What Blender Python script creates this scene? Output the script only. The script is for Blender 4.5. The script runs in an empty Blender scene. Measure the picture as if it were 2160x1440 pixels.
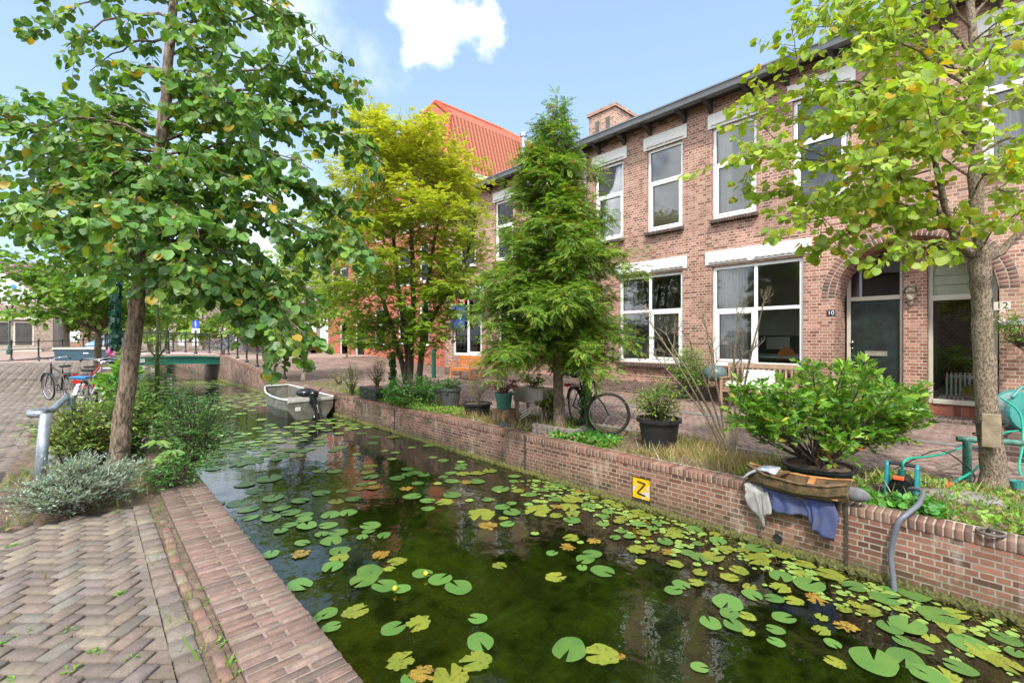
import bpy, math, random
import numpy as np
random.seed(7); RS=np.random.RandomState(11)
R=math.radians; PI=math.pi
SC=bpy.context.scene; COL=SC.collection
F0=960.0; TH=math.atan2(890,960); CS,SN=math.cos(TH),math.sin(TH); H0=1.5; HOR=718.0
# ---- measured positions: a reading off the photograph turned into a place in the world
def W(px,d):
    x=(px-1080)/F0*d
    return x*CS+d*SN, -x*SN+d*CS
def P(px,py,d):
    X,Y=W(px,d); return (X,Y,H0+(HOR-py)/F0*d)
def G(px,py,z=0.0):
    d=(H0-z)*F0/(py-HOR); X,Y=W(px,d); return (X,Y,z)
def FX(px,py,X):
    u=(px-1080)/F0; d=X/(CS*u+SN); return P(px,py,d)
# ---- objects
ORG={}
def tag(o,label=None,cat=None,group=None,kind=None):
    if label: o['label']=label
    if cat: o['category']=cat
    if group: o['group']=group
    if kind: o['kind']=kind
    return o
def thing(name,label,cat,loc=None,group=None):
    o=bpy.data.objects.new(name,None); COL.objects.link(o); o.empty_display_size=.2
    if loc is not None: o.location=loc; ORG[o.name]=tuple(loc)
    return tag(o,label,cat,group)
def place(o,loc,rz=0,s=1): o.location=loc; o.rotation_euler=(0,0,rz); o.scale=(s,s,s); return o
def copy_tree(o,parent=None,props=None):
    c=o.copy(); COL.objects.link(c)
    if parent: c.parent=parent
    for ch in list(o.children): copy_tree(ch,c)
    return c
def org(parent):
    p=parent
    while p is not None and p.parent is not None: p=p.parent
    return ORG.get(p.name,(0,0,0)) if p is not None else (0,0,0)
def link(me,name,mat,parent=None):
    o=bpy.data.objects.new(name,me); COL.objects.link(o)
    if mat: me.materials.append(mat)
    if parent: o.parent=parent
    return o
class MB:
    def __init__(s): s.v=[]; s.f=[]; s.uv={}; s.c=None
    def add(s,vs,fs,uvs=None):
        n=len(s.v); s.v+= [tuple(q) for q in vs]
        for k,f in enumerate(fs):
            if uvs: s.uv[len(s.f)]=uvs[k]
            s.f.append([i+n for i in f])
        return s
    def box(s,x0,x1,y0,y1,z0,z1):
        return s.add([(x0,y0,z0),(x1,y0,z0),(x1,y1,z0),(x0,y1,z0),(x0,y0,z1),(x1,y0,z1),(x1,y1,z1),(x0,y1,z1)],
          [(3,2,1,0),(4,5,6,7),(0,1,5,4),(1,2,6,5),(2,3,7,6),(3,0,4,7)])
    def beam(s,a,b,w,h,up=(0,0,1)):
        a=np.array(a,float); b=np.array(b,float); d=b-a; L=np.linalg.norm(d); d/=L
        u=np.array(up,float); sd=np.cross(d,u); n=np.linalg.norm(sd)
        if n<1e-4: sd=np.cross(d,(1,0,0)); n=np.linalg.norm(sd)
        sd/=n; u=np.cross(sd,d)
        vs=[p+sd*i*w/2+u*j*h/2 for p in (a,b) for i,j in((-1,-1),(1,-1),(1,1),(-1,1))]
        return s.add(vs,[(0,1,2,3),(7,6,5,4),(0,4,5,1),(1,5,6,2),(2,6,7,3),(3,7,4,0)])
    def quad(s,*p): return s.add(p,[tuple(range(len(p)))])
    def tube(s,pts,r,n=8,cap=True,rough=0):
        pts=[np.array(p,float) for p in pts]; m=len(pts)
        if not hasattr(r,'__len__'): r=[r]*m
        base=len(s.v); ref=None
        for i,p in enumerate(pts):
            t=pts[min(i+1,m-1)]-pts[max(i-1,0)]; t/= (np.linalg.norm(t)+1e-9)
            if ref is None:
                ref=np.cross(t,(0.3,0.9,.2) if abs(t[2])>.7 else (0,0,1)); 
            ref=ref-t*np.dot(ref,t); ref/= (np.linalg.norm(ref)+1e-9); bn=np.cross(t,ref)
            for k in range(n):
                a=2*PI*k/n; rr=r[i]*(1+(random.uniform(-rough,rough) if rough else 0))
                s.v.append(tuple(p+ref*math.cos(a)*rr+bn*math.sin(a)*rr))
        for i in range(m-1):
            for k in range(n):
                a=base+i*n+k; b=base+i*n+(k+1)%n
                s.f.append([a,b,b+n,a+n])
        if cap:
            s.f.append([base+k for k in range(n)][::-1]); s.f.append([base+(m-1)*n+k for k in range(n)])
        return s
    def lathe(s,c,prof,n=20,sx=1,sy=1):
        base=len(s.v)
        for r,z in prof:
            for k in range(n):
                a=2*PI*k/n; s.v.append((c[0]+r*sx*math.cos(a),c[1]+r*sy*math.sin(a),c[2]+z))
        for i in range(len(prof)-1):
            for k in range(n):
                a=base+i*n+k; b=base+i*n+(k+1)%n
                s.f.append([a,b,b+n,a+n])
        s.f.append([base+k for k in range(n)][::-1]); s.f.append([base+(len(prof)-1)*n+k for k in range(n)])
        return s
    def ball(s,c,r,n=10,m=7,sx=1,sy=1,sz=1):
        return s.lathe(c,[(max(r*math.sin(PI*i/m),1e-4),-r*sz*math.cos(PI*i/m)) for i in range(m+1)],n,sx,sy)
    def torus(s,c,Rr,r,ax='y',n=28,m=6,a0=0,a1=2*PI,w=1):
        pts=[]
        for i in range(n+1):
            a=a0+(a1-a0)*i/n; q=(Rr*math.cos(a),Rr*math.sin(a))
            pts.append({'y':(c[0]+q[0],c[1],c[2]+q[1]),'x':(c[0],c[1]+q[0],c[2]+q[1]),'z':(c[0]+q[0],c[1]+q[1],c[2])}[ax])
        return s.tube(pts,r,m,cap=False)
    def prism(s,poly,d,ax='x',o=0):
        # poly of (a,b); extruded along ax from o to o+d
        def m(a,b,t): return {'x':(t,a,b),'y':(a,t,b),'z':(a,b,t)}[ax]
        n=len(poly); vs=[m(a,b,o) for a,b in poly]+[m(a,b,o+d) for a,b in poly]
        fs=[tuple(range(n))[::-1],tuple(range(n,2*n))]+[(i,(i+1)%n,n+(i+1)%n,n+i) for i in range(n)]
        return s.add(vs,fs)
    def build(s,name,mat,parent=None,smooth=False,bevel=0,label=None):
        o3=org(parent); V=np.array(s.v,float)-np.array(o3)
        me=bpy.data.meshes.new(name); me.from_pydata(V.tolist(),[],s.f); 
        me.update()
        uvl=me.uv_layers.new(name='UVMap'); W3=np.array(s.v,float)
        buf=np.zeros((len(me.loops),2),'f')
        for p in me.polygons:
            n=p.normal; li=p.loop_start
            if p.index in s.uv:
                for k in range(p.loop_total): buf[li+k]=s.uv[p.index][k]
                continue
            ax=max(range(3),key=lambda k:abs(n[k]))
            for k in range(p.loop_total):
                v=W3[me.loops[li+k].vertex_index]
                buf[li+k]= (v[1],v[2]) if ax==0 else (v[0],v[2]) if ax==1 else (v[0],v[1])
        uvl.data.foreach_set('uv',buf.ravel())
        if smooth: me.polygons.foreach_set('use_smooth',[True]*len(me.polygons))
        o=link(me,name,mat,parent)
        if bevel:
            b=o.modifiers.new('b','BEVEL'); b.width=bevel; b.segments=2; b.limit_method='ANGLE'
        if label: o['label']=label
        return o
def mesh_np(name,V,Fq,C,mat,parent=None,smooth=False):
    V=np.asarray(V,'f')-np.array(org(parent),'f'); k=Fq.shape[1]
    me=bpy.data.meshes.new(name); me.vertices.add(len(V)); me.vertices.foreach_set('co',V.ravel().astype('f'))
    me.loops.add(Fq.size); me.loops.foreach_set('vertex_index',Fq.ravel().astype('i'))
    me.polygons.add(len(Fq)); me.polygons.foreach_set('loop_start',np.arange(0,Fq.size,k,dtype='i'))
    try: me.polygons.foreach_set('loop_total',np.full(len(Fq),k,dtype='i'))
    except Exception: pass
    me.update(calc_edges=True)
    if C is not None:
        ca=me.color_attributes.new('Col','FLOAT_COLOR','POINT')
        c4=np.ones((len(V),4),'f'); c4[:,:3]=C; ca.data.foreach_set('color',c4.ravel())
    if smooth: me.polygons.foreach_set('use_smooth',[True]*len(me.polygons))
    return link(me,name,mat,parent)
def inst(T,Rm,Pm,Cm):
    tv,tf=T; tv=np.asarray(tv,float); tf=np.asarray(tf,int); N=len(Pm); k=len(tv)
    V=np.einsum('nij,kj->nki',Rm,tv)+Pm[:,None,:]
    Fq=(tf[None]+ (np.arange(N)*k)[:,None,None]).reshape(-1,tf.shape[1])
    return V.reshape(-1,3),Fq,np.repeat(Cm,k,axis=0)
def nrm(a): return a/(np.linalg.norm(a,axis=-1,keepdims=True)+1e-9)
def frames(D,Nn,S):
    D=nrm(D); X=nrm(np.cross(D,Nn)); Z=np.cross(X,D)
    return np.stack([X*S[:,None],D*S[:,None],Z*S[:,None]],axis=2)
def pal(cols,n,j=.18):
    cols=np.array([c[:3] for c in cols]); 
    i=RS.randint(0,len(cols),n); c=cols[i]*(1+RS.uniform(-j,j,(n,1)))*(1+RS.uniform(-j*.4,j*.4,(n,3)))
    return np.clip(c,0.001,.95)
# leaf templates : x across, y to the tip, z up
def T_heart():
    v=[(0,0,0),(0,.5,-.06),(0,1.05,-.02),(-.36,.02,.05),(-.52,.42,.08),(-.3,.82,.0),(.36,.02,.05),(.52,.42,.08),(.3,.82,.0)]
    return v,[(0,1,4,3),(1,2,5,4),(0,6,7,1),(1,7,8,2)]
def T_lance():
    v=[(0,0,0),(-.17,.4,.05),(0,1,-.06),(.17,.4,.05),(0,.45,0)]
    return v,[(0,4,2,1),(0,3,2,4)]
def T_spray(n=6,w=.1,l=.42,leafy=.5):
    v=[];f=[]
    for i in range(n):
        y=.12+.8*i/n; L=l*(1-.55*i/n)
        for sgn in(-1,1):
            a=len(v); dx,dy=sgn*math.cos(.7),math.sin(.7); z=-.12*(i/n)**2
            v+=[(0,y,z),(dx*L*.5-dy*w*sgn,y+dy*L*.5+abs(dx)*w*.6,z+.03),(dx*L,y+dy*L,z-.06),(dx*L*.5+dy*w*sgn,y+dy*L*.5-abs(dx)*w*.6,z+.01)]
            f.append((a,a+1,a+2,a+3) if sgn<0 else (a,a+3,a+2,a+1))
    a=len(v); v+=[(0,.75,-.08),(-w,.9,-.1),(0,1.12,-.16),(w,.9,-.1)]; f.append((a,a+3,a+2,a+1))
    return v,f
def T_blade():
    v=[(-.03,0,0),(.03,0,0),(.022,.5,.05),(-.022,.5,.05),(.004,1,.2),(-.004,1,.2)]
    return v,[(0,1,2,3),(3,2,4,5)]
HEART,LANCE,SPRAY,FERN,BLADE=T_heart(),T_lance(),T_spray(4,.13,.5),T_spray(6,.06,.34),T_blade()
class Fol:
    def __init__(s): s.D=[];s.N=[];s.P=[];s.S=[]; s.mb=MB()
    def leaf(s,p,d,n,sz): s.P.append(p);s.D.append(d);s.N.append(n);s.S.append(sz)
    def build(s,name,T,cols,mat,parent,j=.18,colf=None):
        Pm=np.array(s.P);D=np.array(s.D);N=np.array(s.N);S=np.array(s.S)
        C=pal(cols,len(Pm),j)
        if colf is not None: C=colf(Pm,C)
        V,Fq,Cc=inst(T,frames(D,N,S),Pm,C)
        return mesh_np(name,V,Fq,Cc,mat,parent)
def rv(s=1): return RS.normal(0,s,3)
def bez(a,b,c,n):
    a,b,c=[np.array(q,float) for q in(a,b,c)]
    return [a*(1-t)**2+2*b*t*(1-t)+c*t*t for t in np.linspace(0,1,n)]
def twig(F,p,d,L,sp,ls,hang,flat,tr=.004,both=True,droop=.5):
    n=max(2,int(L/sp)); d=d/np.linalg.norm(d); q=np.array(p,float); pts=[q.copy()]; side=np.cross(d,(0,0,1.0))
    side/= (np.linalg.norm(side)+1e-6)
    for i in range(n):
        d=d+np.array((0,0,-droop*sp))+rv(.05); d/=np.linalg.norm(d); q=q+d*sp; pts.append(q.copy())
        sg=1 if i%2 else -1
        ld=d*.55+side*sg*RS.uniform(.4,1)+np.array((0,0,-hang))+rv(.22)
        nn=np.array((0,0,1.0))*flat+rv(.35)+(-d*hang*.5)
        F.leaf(q+ld*.02,ld,nn,ls*RS.uniform(.6,1.2))
    F.leaf(q,d+np.array((0,0,-hang)),np.array((0,0,1.0))+rv(.3),ls)
    if tr: F.mb.tube([pts[0],pts[len(pts)//2],pts[-1]],[tr*1.3,tr,tr*.4],3,cap=False)
def limb(F,a,b,c,r0,r1,tpm,tl,sp,ls,hang=.5,flat=1,t0=.2,droop=.5,spread=.8,tr=.004,down=0.,nb=9):
    pts=bez(a,b,c,nb); 
    for i in range(1,nb-1): pts[i]=pts[i]+rv(.012*np.linalg.norm(np.array(c)-np.array(a)))
    F.mb.tube(pts,list(np.linspace(r0,r1,nb)),6,cap=False)
    L=sum(np.linalg.norm(pts[i+1]-pts[i]) for i in range(nb-1))
    for k in range(int(L*tpm)+1):
        t=RS.uniform(t0,1); x=t*(nb-1); i=min(int(x),nb-2); p=pts[i]+(pts[i+1]-pts[i])*(x-i)
        tg=pts[i+1]-pts[i]; tg/=np.linalg.norm(tg)
        d=tg*.6+rv(spread)*np.array((1,1,.5))+np.array((0,0,-down))
        twig(F,p,d,tl*RS.uniform(.5,1.2),sp,ls,hang,flat,tr,droop=droop)
# ---- materials
MT={}
def newmat(n):
    m=bpy.data.materials.new(n); m.use_nodes=True; nt=m.node_tree; b=nt.nodes['Principled BSDF']; return m,nt,b
def N(nt,t,**k):
    n=nt.nodes.new(t)
    for a,v in k.items():
        if a.startswith('i_'):
            n.inputs[a[2:].replace('_',' ')].default_value=v
        else: setattr(n,a,v)
    return n
def L(nt,a,b): nt.links.new(a,b)
def mixc(nt,fac,a,b,mode='MIX'):
    m=nt.nodes.new('ShaderNodeMix'); m.data_type='RGBA'; m.blend_type=mode
    for s,v in((m.inputs[0],fac),(m.inputs[6],a),(m.inputs[7],b)):
        if hasattr(v,'node'): L(nt,v,s)
        elif isinstance(v,(int,float)): s.default_value=v
        else: s.default_value=(*v[:3],1)
    return m.outputs[2]
def ramp(nt,src,stops):
    r=nt.nodes.new('ShaderNodeValToRGB'); L(nt,src,r.inputs[0])
    while len(r.color_ramp.elements)<len(stops): r.color_ramp.elements.new(.5)
    for e,(p,c) in zip(r.color_ramp.elements,stops): e.position=p; e.color=(c,c,c,1) if isinstance(c,(int,float)) else (*c,1)
    return r.outputs[0]
def noise(nt,vec,sc,det=4,rough=.6,out=0):
    n=N(nt,'ShaderNodeTexNoise'); n.inputs['Scale'].default_value=sc; n.inputs['Detail'].default_value=det; n.inputs['Roughness'].default_value=rough
    if vec is not None: L(nt,vec,n.inputs['Vector'])
    return n.outputs[out]
def bump(nt,b,h,st=.3,dist=.01):
    n=N(nt,'ShaderNodeBump'); n.inputs['Strength'].default_value=st; n.inputs['Distance'].default_value=dist
    L(nt,h,n.inputs['Height']); L(nt,n.outputs[0],b.inputs['Normal']); return n
def geo(nt): return N(nt,'ShaderNodeNewGeometry').outputs['Position']
def objc(nt): return N(nt,'ShaderNodeTexCoord').outputs['Object']
def plain(n,c,rough=.5,var=.15,sc=8,metal=0,bs=.15,c2=None,spec=None,bd=.004):
    if n in MT: return MT[n]
    m,nt,b=newmat(n); v=objc(nt); f=noise(nt,v,sc,5)
    c2=c2 or tuple(x*(1-var*1.6) for x in c); c1=tuple(min(1,x*(1+var)) for x in c)
    L(nt,mixc(nt,ramp(nt,f,[(.3,0.),(.7,1.)]),c2,c1),b.inputs['Base Color'])
    rr=noise(nt,v,sc*3,3); 
    mr=N(nt,'ShaderNodeMapRange'); L(nt,rr,mr.inputs[0]); mr.inputs[3].default_value=max(0,rough-.12); mr.inputs[4].default_value=min(1,rough+.12); L(nt,mr.outputs[0],b.inputs['Roughness'])
    b.inputs['Metallic'].default_value=metal
    if bs: bump(nt,b,noise(nt,v,sc*6,4),bs,bd)
    MT[n]=m; return m
def brick(n,c1,c2,mort,dirt=(.05,.045,.035),dk=.35,bw=.19,rh=.066,ms=.008,wet=0,off=.5,moss=0,base=None,sq=.5):
    if n in MT: return MT[n]
    m,nt,b=newmat(n); uv=N(nt,'ShaderNodeUVMap').outputs[0]; g=geo(nt)
    dis=noise(nt,g,9,3,out=1)
    mp=N(nt,'ShaderNodeVectorMath',operation='MULTIPLY_ADD'); L(nt,dis,mp.inputs[0]); mp.inputs[1].default_value=(.007,.007,0); L(nt,uv,mp.inputs[2])
    def bt(seedoff,a,c):
        t=N(nt,'ShaderNodeTexBrick'); t.offset=off; t.squash=sq; t.squash_frequency=2; t.inputs['Scale'].default_value=1; t.inputs['Brick Width'].default_value=bw
        t.inputs['Row Height'].default_value=rh; t.inputs['Mortar Size'].default_value=ms; t.inputs['Mortar Smooth'].default_value=.25
        t.inputs['Bias'].default_value=0; t.inputs['Color1'].default_value=(*a,1); t.inputs['Color2'].default_value=(*c,1); t.inputs['Mortar'].default_value=(0,0,0,1)
        L(nt,mp.outputs[0],t.inputs['Vector']); return t
    t=bt(0,(0,0,0),(1,1,1)); 
    # stepped per-brick value -> several kiln tones
    cc=nt.nodes.new('ShaderNodeValToRGB'); L(nt,t.outputs['Color'],cc.inputs[0]); cr=cc.color_ramp
    dkc=tuple(x*dk for x in c1)
    mid=tuple((a+b_)/2 for a,b_ in zip(c1,c2))
    st=[(0,dkc),(.12,tuple(x*.62 for x in c1)),(.3,c1),(.55,mid),(.8,c2),(1,tuple(min(1,x*1.25) for x in c2))]
    while len(cr.elements)<len(st): cr.elements.new(.5)
    for e,(p,c) in zip(cr.elements,st): e.position=p; e.color=(*c,1)
    col=mixc(nt,noise(nt,g,35,4),mixc(nt,.28,cc.outputs[0],(.02,.015,.01)),cc.outputs[0])
    big=ramp(nt,noise(nt,g,.7,5),[(.35,0.),(.7,1.)])
    mcol=mixc(nt,ramp(nt,noise(nt,g,1.3,4),[(.3,0.),(.7,1.)]),tuple(x*.6 for x in mort),mort)
    col=mixc(nt,t.outputs['Fac'],col,mcol)
    d2=N(nt,'ShaderNodeMath',operation='MULTIPLY'); L(nt,big,d2.inputs[0]); d2.inputs[1].default_value=.33
    col=mixc(nt,d2.outputs[0],col,dirt)
    if moss:
        sx=N(nt,'ShaderNodeSeparateXYZ'); L(nt,g,sx.inputs[0])
        mr=N(nt,'ShaderNodeMapRange'); L(nt,sx.outputs[2],mr.inputs[0]); mr.inputs[1].default_value=-.57; mr.inputs[2].default_value=-.3; mr.inputs[3].default_value=1; mr.inputs[4].default_value=0
        m2=N(nt,'ShaderNodeMath',operation='MULTIPLY'); L(nt,mr.outputs[0],m2.inputs[0]); L(nt,ramp(nt,noise(nt,g,7,6,.7),[(.3,0.),(.62,1.)]),m2.inputs[1])
        col=mixc(nt,m2.outputs[0],col,(.045,.06,.018))
        m3=ramp(nt,noise(nt,g,2.2,7,.75),[(.46,0.),(.6,1.)])
        ym=N(nt,'ShaderNodeMapRange'); L(nt,sx.outputs[1],ym.inputs[0]); ym.inputs[1].default_value=3.5; ym.inputs[2].default_value=6.5
        m4=N(nt,'ShaderNodeMath',operation='MULTIPLY'); L(nt,m3,m4.inputs[0]); L(nt,ym.outputs[0],m4.inputs[1])
        m5=N(nt,'ShaderNodeMath',operation='MULTIPLY'); L(nt,m4.outputs[0],m5.inputs[0]); m5.inputs[1].default_value=.75
        col=mixc(nt,m5.outputs[0],col,(.06,.055,.03))
        mp2=N(nt,'ShaderNodeMapping'); mp2.inputs['Scale'].default_value=(1,2.2,.5); L(nt,g,mp2.inputs[0]); col=mixc(nt,ramp(nt,noise(nt,mp2.outputs[0],2.1,8,.7),[(.56,0.),(.72,.55)]),col,(.6,.53,.44))
    L(nt,col,b.inputs['Base Color']); b.inputs['Roughness'].default_value=.82
    h=N(nt,'ShaderNodeMath',operation='MULTIPLY_ADD'); L(nt,t.outputs['Fac'],h.inputs[0]); h.inputs[1].default_value=-1; L(nt,noise(nt,g,60,3),h.inputs[2])
    bump(nt,b,h.outputs[0],.55,.006)
    MT[n]=m; return m
def attr(n,rough=.8,sc=30,amt=.4,bs=.4,bd=.004,big=0,fine=.35):
    if n in MT: return MT[n]
    m,nt,b=newmat(n); a=N(nt,'ShaderNodeVertexColor',layer_name='Col').outputs[0]; g=geo(nt)
    c=mixc(nt,ramp(nt,noise(nt,g,sc,6,.7),[(.3,0.),(.75,1.)]),mixc(nt,amt,a,(.03,.025,.02)),a)
    c=mixc(nt,ramp(nt,noise(nt,g,170,3,.7),[(.35,fine),(.65,0.)]),c,(.05,.045,.035)); c=mixc(nt,ramp(nt,noise(nt,g,90,4,.7),[(.6,0.),(.8,fine)]),c,(.6,.55,.5))
    if big: c=mixc(nt,ramp(nt,noise(nt,g,1.1,7,.65),[(.42,0.),(.72,big)]),c,(.075,.06,.045))
    L(nt,c,b.inputs['Base Color']); b.inputs['Roughness'].default_value=rough
    if bs: bump(nt,b,noise(nt,g,sc*4,4),bs,bd)
    MT[n]=m; return m
def leafmat(n,trans=.35,rough=.45,tint=(1.3,1.25,.5),spec=.5):
    if n in MT: return MT[n]
    m,nt,b=newmat(n); a=N(nt,'ShaderNodeVertexColor',layer_name='Col').outputs[0]; g=geo(nt)
    a=mixc(nt,noise(nt,g,40,3),mixc(nt,.25,a,(.0,.0,.0)),a)
    L(nt,a,b.inputs['Base Color']); b.inputs['Roughness'].default_value=rough; b.inputs['Specular IOR Level'].default_value=spec
    t=N(nt,'ShaderNodeBsdfTranslucent'); L(nt,mixc(nt,1,a,tint,'MULTIPLY'),t.inputs[0])
    ms=N(nt,'ShaderNodeMixShader'); ms.inputs[0].default_value=trans; L(nt,b.outputs[0],ms.inputs[1]); L(nt,t.outputs[0],ms.inputs[2])
    L(nt,ms.outputs[0],nt.nodes['Material Output'].inputs[0]); MT[n]=m; return m
def glass(n='window glass',tint=(.96,.97,.96),ior=1.6):
    if n in MT: return MT[n]
    m,nt,b=newmat(n); nt.nodes.remove(b); fr=N(nt,'ShaderNodeFresnel'); fr.inputs[0].default_value=ior
    tr=N(nt,'ShaderNodeBsdfTransparent'); tr.inputs[0].default_value=(*tint,1)
    gl=N(nt,'ShaderNodeBsdfGlossy'); gl.inputs['Roughness'].default_value=.015
    bp=N(nt,'ShaderNodeBump'); bp.inputs['Strength'].default_value=.06; bp.inputs['Distance'].default_value=.02; L(nt,noise(nt,geo(nt),1.6,1),bp.inputs['Height']); L(nt,bp.outputs[0],gl.inputs['Normal'])
    ms=N(nt,'ShaderNodeMixShader'); L(nt,fr.outputs[0],ms.inputs[0]); L(nt,tr.outputs[0],ms.inputs[1]); L(nt,gl.outputs[0],ms.inputs[2])
    L(nt,ms.outputs[0],nt.nodes['Material Output'].inputs[0]); MT[n]=m; return m
def bark(n,c1,c2,sc=14,st=1.,vs=.25):
    if n in MT: return MT[n]
    m,nt,b=newmat(n); g=geo(nt); mp=N(nt,'ShaderNodeMapping'); mp.inputs['Scale'].default_value=(1,1,vs); L(nt,g,mp.inputs[0])
    f=noise(nt,mp.outputs[0],sc*3,8,.75); vo=N(nt,'ShaderNodeTexVoronoi'); vo.inputs['Scale'].default_value=sc*2.2; L(nt,mp.outputs[0],vo.inputs['Vector'])
    mx=N(nt,'ShaderNodeMath',operation='MULTIPLY'); L(nt,f,mx.inputs[0]); L(nt,vo.outputs[0],mx.inputs[1])
    c=mixc(nt,ramp(nt,f,[(.4,0.),(.58,1.)]),c1,c2); c=mixc(nt,ramp(nt,noise(nt,g,3,4),[(.5,0.),(.75,.5)]),c,(.05,.06,.025))
    L(nt,c,b.inputs['Base Color']); b.inputs['Roughness'].default_value=.9; bump(nt,b,f,st,.02); MT[n]=m; return m
white=plain('white paint',(.78,.78,.76),.35,.03,3,bs=.03)
cream=plain('cream paint',(.56,.52,.43),.4,.06,3,bs=.05)
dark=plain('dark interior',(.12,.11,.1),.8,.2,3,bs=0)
roomc=plain('room wall',(.74,.7,.62),.9,.08,1,bs=0)
black=plain('black plastic',(.02,.021,.023),.4,.15,9)
tyre=plain('tyre rubber',(.018,.018,.018),.7,.2,20)
chrome=plain('brushed chrome',(.55,.56,.57),.22,.08,20,metal=1,bs=.05)
galv=plain('galvanised steel',(.36,.41,.47),.45,.22,16,metal=.55,bs=.1)
alu=plain('weathered aluminium',(.27,.265,.22),.5,.3,5,metal=.45,bs=.15)
iron=plain('dark painted iron',(.028,.025,.027),.4,.2,10)
green_iron=plain('green painted iron',(.01,.085,.06),.35,.15,8)
bridge_green=plain('bridge green paint',(.005,.1,.07),.35,.12,3)
dsoil=plain('joint sand',(.07,.055,.04),.95,.35,30,bs=.8,bd=.01)
soil=plain('dry soil',(.17,.12,.08),.95,.35,12,bs=.8,bd=.02)
stone=plain('grey stone',(.24,.22,.2),.85,.22,9,bs=.4)
curtain_m=leafmat('curtain cloth',.4,.8,(1,1,1))
gls=glass()
BR_HOUSE=brick('house brick',(.36,.145,.095),(.49,.25,.175),(.68,.57,.46),dk=.6,ms=.0078)
BR_12=brick('house brick twelve',(.38,.18,.125),(.5,.28,.2),(.68,.57,.45),dk=.55,dirt=(.2,.14,.1),ms=.007)
BR_QUAY=brick('quay brick',(.27,.1,.068),(.38,.17,.12),(.5,.44,.35),dk=.4,moss=1,ms=.0068,bw=.168,rh=.053)
BR_RED=brick('red brick',(.52,.085,.045),(.62,.13,.07),(.5,.3,.22),dk=.75)
BR_TAN=brick('tan brick',(.3,.2,.15),(.42,.3,.23),(.5,.45,.38),dk=.6)
BR_DARK=brick('dark plinth brick',(.13,.075,.06),(.2,.12,.1),(.3,.25,.2),dk=.6)
BR_REDT=brick('red tile soldier',(.4,.1,.06),(.5,.17,.11),(.35,.25,.2),dk=.6,bw=.11,rh=.24,ms=.004,off=0,sq=1)
paver=attr('paver clay',.85,24,.5,.7,.004,big=.6)
bk=attr('loose brick clay',.88,26,.5,.7,.006,big=.65)
LM=leafmat('leaf'); LMs=leafmat('conifer leaf',.18,.6); LMg=leafmat('glossy leaf',.25,.3)
# ---- camera, sky, sun
cam=bpy.data.cameras.new('camera'); co=bpy.data.objects.new('camera',cam); COL.objects.link(co); SC.camera=co
co.location=(0,0,H0); co.rotation_euler=(R(90),0,-TH); cam.lens=16; cam.sensor_width=36; cam.clip_end=800; cam.clip_start=.05; cam.shift_y=-2/2160
SUN_EL,SUN_AZ=R(52),R(232)   # azimuth clockwise from +Y
w=bpy.data.worlds.new('World'); SC.world=w; w.use_nodes=True; nt=w.node_tree; bg=nt.nodes['Background']
sky=N(nt,'ShaderNodeTexSky',sky_type='NISHITA',sun_disc=False,sun_elevation=SUN_EL,sun_rotation=SUN_AZ,air_density=1.3,dust_density=1.6,ozone_density=1.2)
d=N(nt,'ShaderNodeTexCoord').outputs['Generated']
def dirv(px,py):
    v=np.array(P(px,py,1.))-np.array((0,0,H0)); return v/np.linalg.norm(v)
nz=noise(nt,d,3.1,9,.62); nz2=noise(nt,d,11,8,.6); nz5=noise(nt,d,9,8,.55)
acc=None
for px,py,r,a in [(925,50,.06,1),(880,0,.05,1),(980,45,.045,1),(870,95,.02,1),(620,50,.085,.45),(770,125,.035,.45),(560,130,.06,.3),(480,480,.16,.45),(660,540,.1,.35),(420,640,.13,.4)]:
    v=dirv(px,py); dp=N(nt,'ShaderNodeVectorMath',operation='DISTANCE'); L(nt,d,dp.inputs[0]); dp.inputs[1].default_value=tuple(v)
    s=N(nt,'ShaderNodeMath',operation='MULTIPLY_ADD'); L(nt,nz5,s.inputs[0]); s.inputs[1].default_value=.24; L(nt,dp.outputs[1],s.inputs[2])
    m=N(nt,'ShaderNodeMapRange',interpolation_type='SMOOTHSTEP'); L(nt,s.outputs[0],m.inputs[0]); m.inputs[1].default_value=r+.1+(.035 if a==1 else .06); m.inputs[2].default_value=r+.1-(.02 if a==1 else .07); m.inputs[3].default_value=0; m.inputs[4].default_value=a
    if acc is None: acc=m.outputs[0]
    else:
        x=N(nt,'ShaderNodeMath',operation='MAXIMUM'); L(nt,acc,x.inputs[0]); L(nt,m.outputs[0],x.inputs[1]); acc=x.outputs[0]
# unseen clouds around and behind the camera, thickened and brightened to add fill light
sp=N(nt,'ShaderNodeSeparateXYZ'); L(nt,d,sp.inputs[0])
back=N(nt,'ShaderNodeMapRange'); 
dd=N(nt,'ShaderNodeVectorMath',operation='DOT_PRODUCT'); L(nt,d,dd.inputs[0]); dd.inputs[1].default_value=(SN,CS,0)
L(nt,dd.outputs['Value'],back.inputs[0]); back.inputs[1].default_value=.45; back.inputs[2].default_value=.1
cl=ramp(nt,nz,[(.40,0.),(.52,1.)]); cm=N(nt,'ShaderNodeMath',operation='MULTIPLY'); L(nt,cl,cm.inputs[0]); L(nt,back.outputs[0],cm.inputs[1])
x=N(nt,'ShaderNodeMath',operation='MAXIMUM'); L(nt,acc,x.inputs[0]); L(nt,cm.outputs[0],x.inputs[1]); acc=x.outputs[0]
cloudc=mixc(nt,nz2,(6.8,7.3,8.1),(10.5,10.7,11)); cb=N(nt,'ShaderNodeMapRange'); L(nt,dd.outputs['Value'],cb.inputs[0]); cb.inputs[1].default_value=.3; cb.inputs[2].default_value=-.3; cb.inputs[3].default_value=1; cb.inputs[4].default_value=1.7
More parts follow.
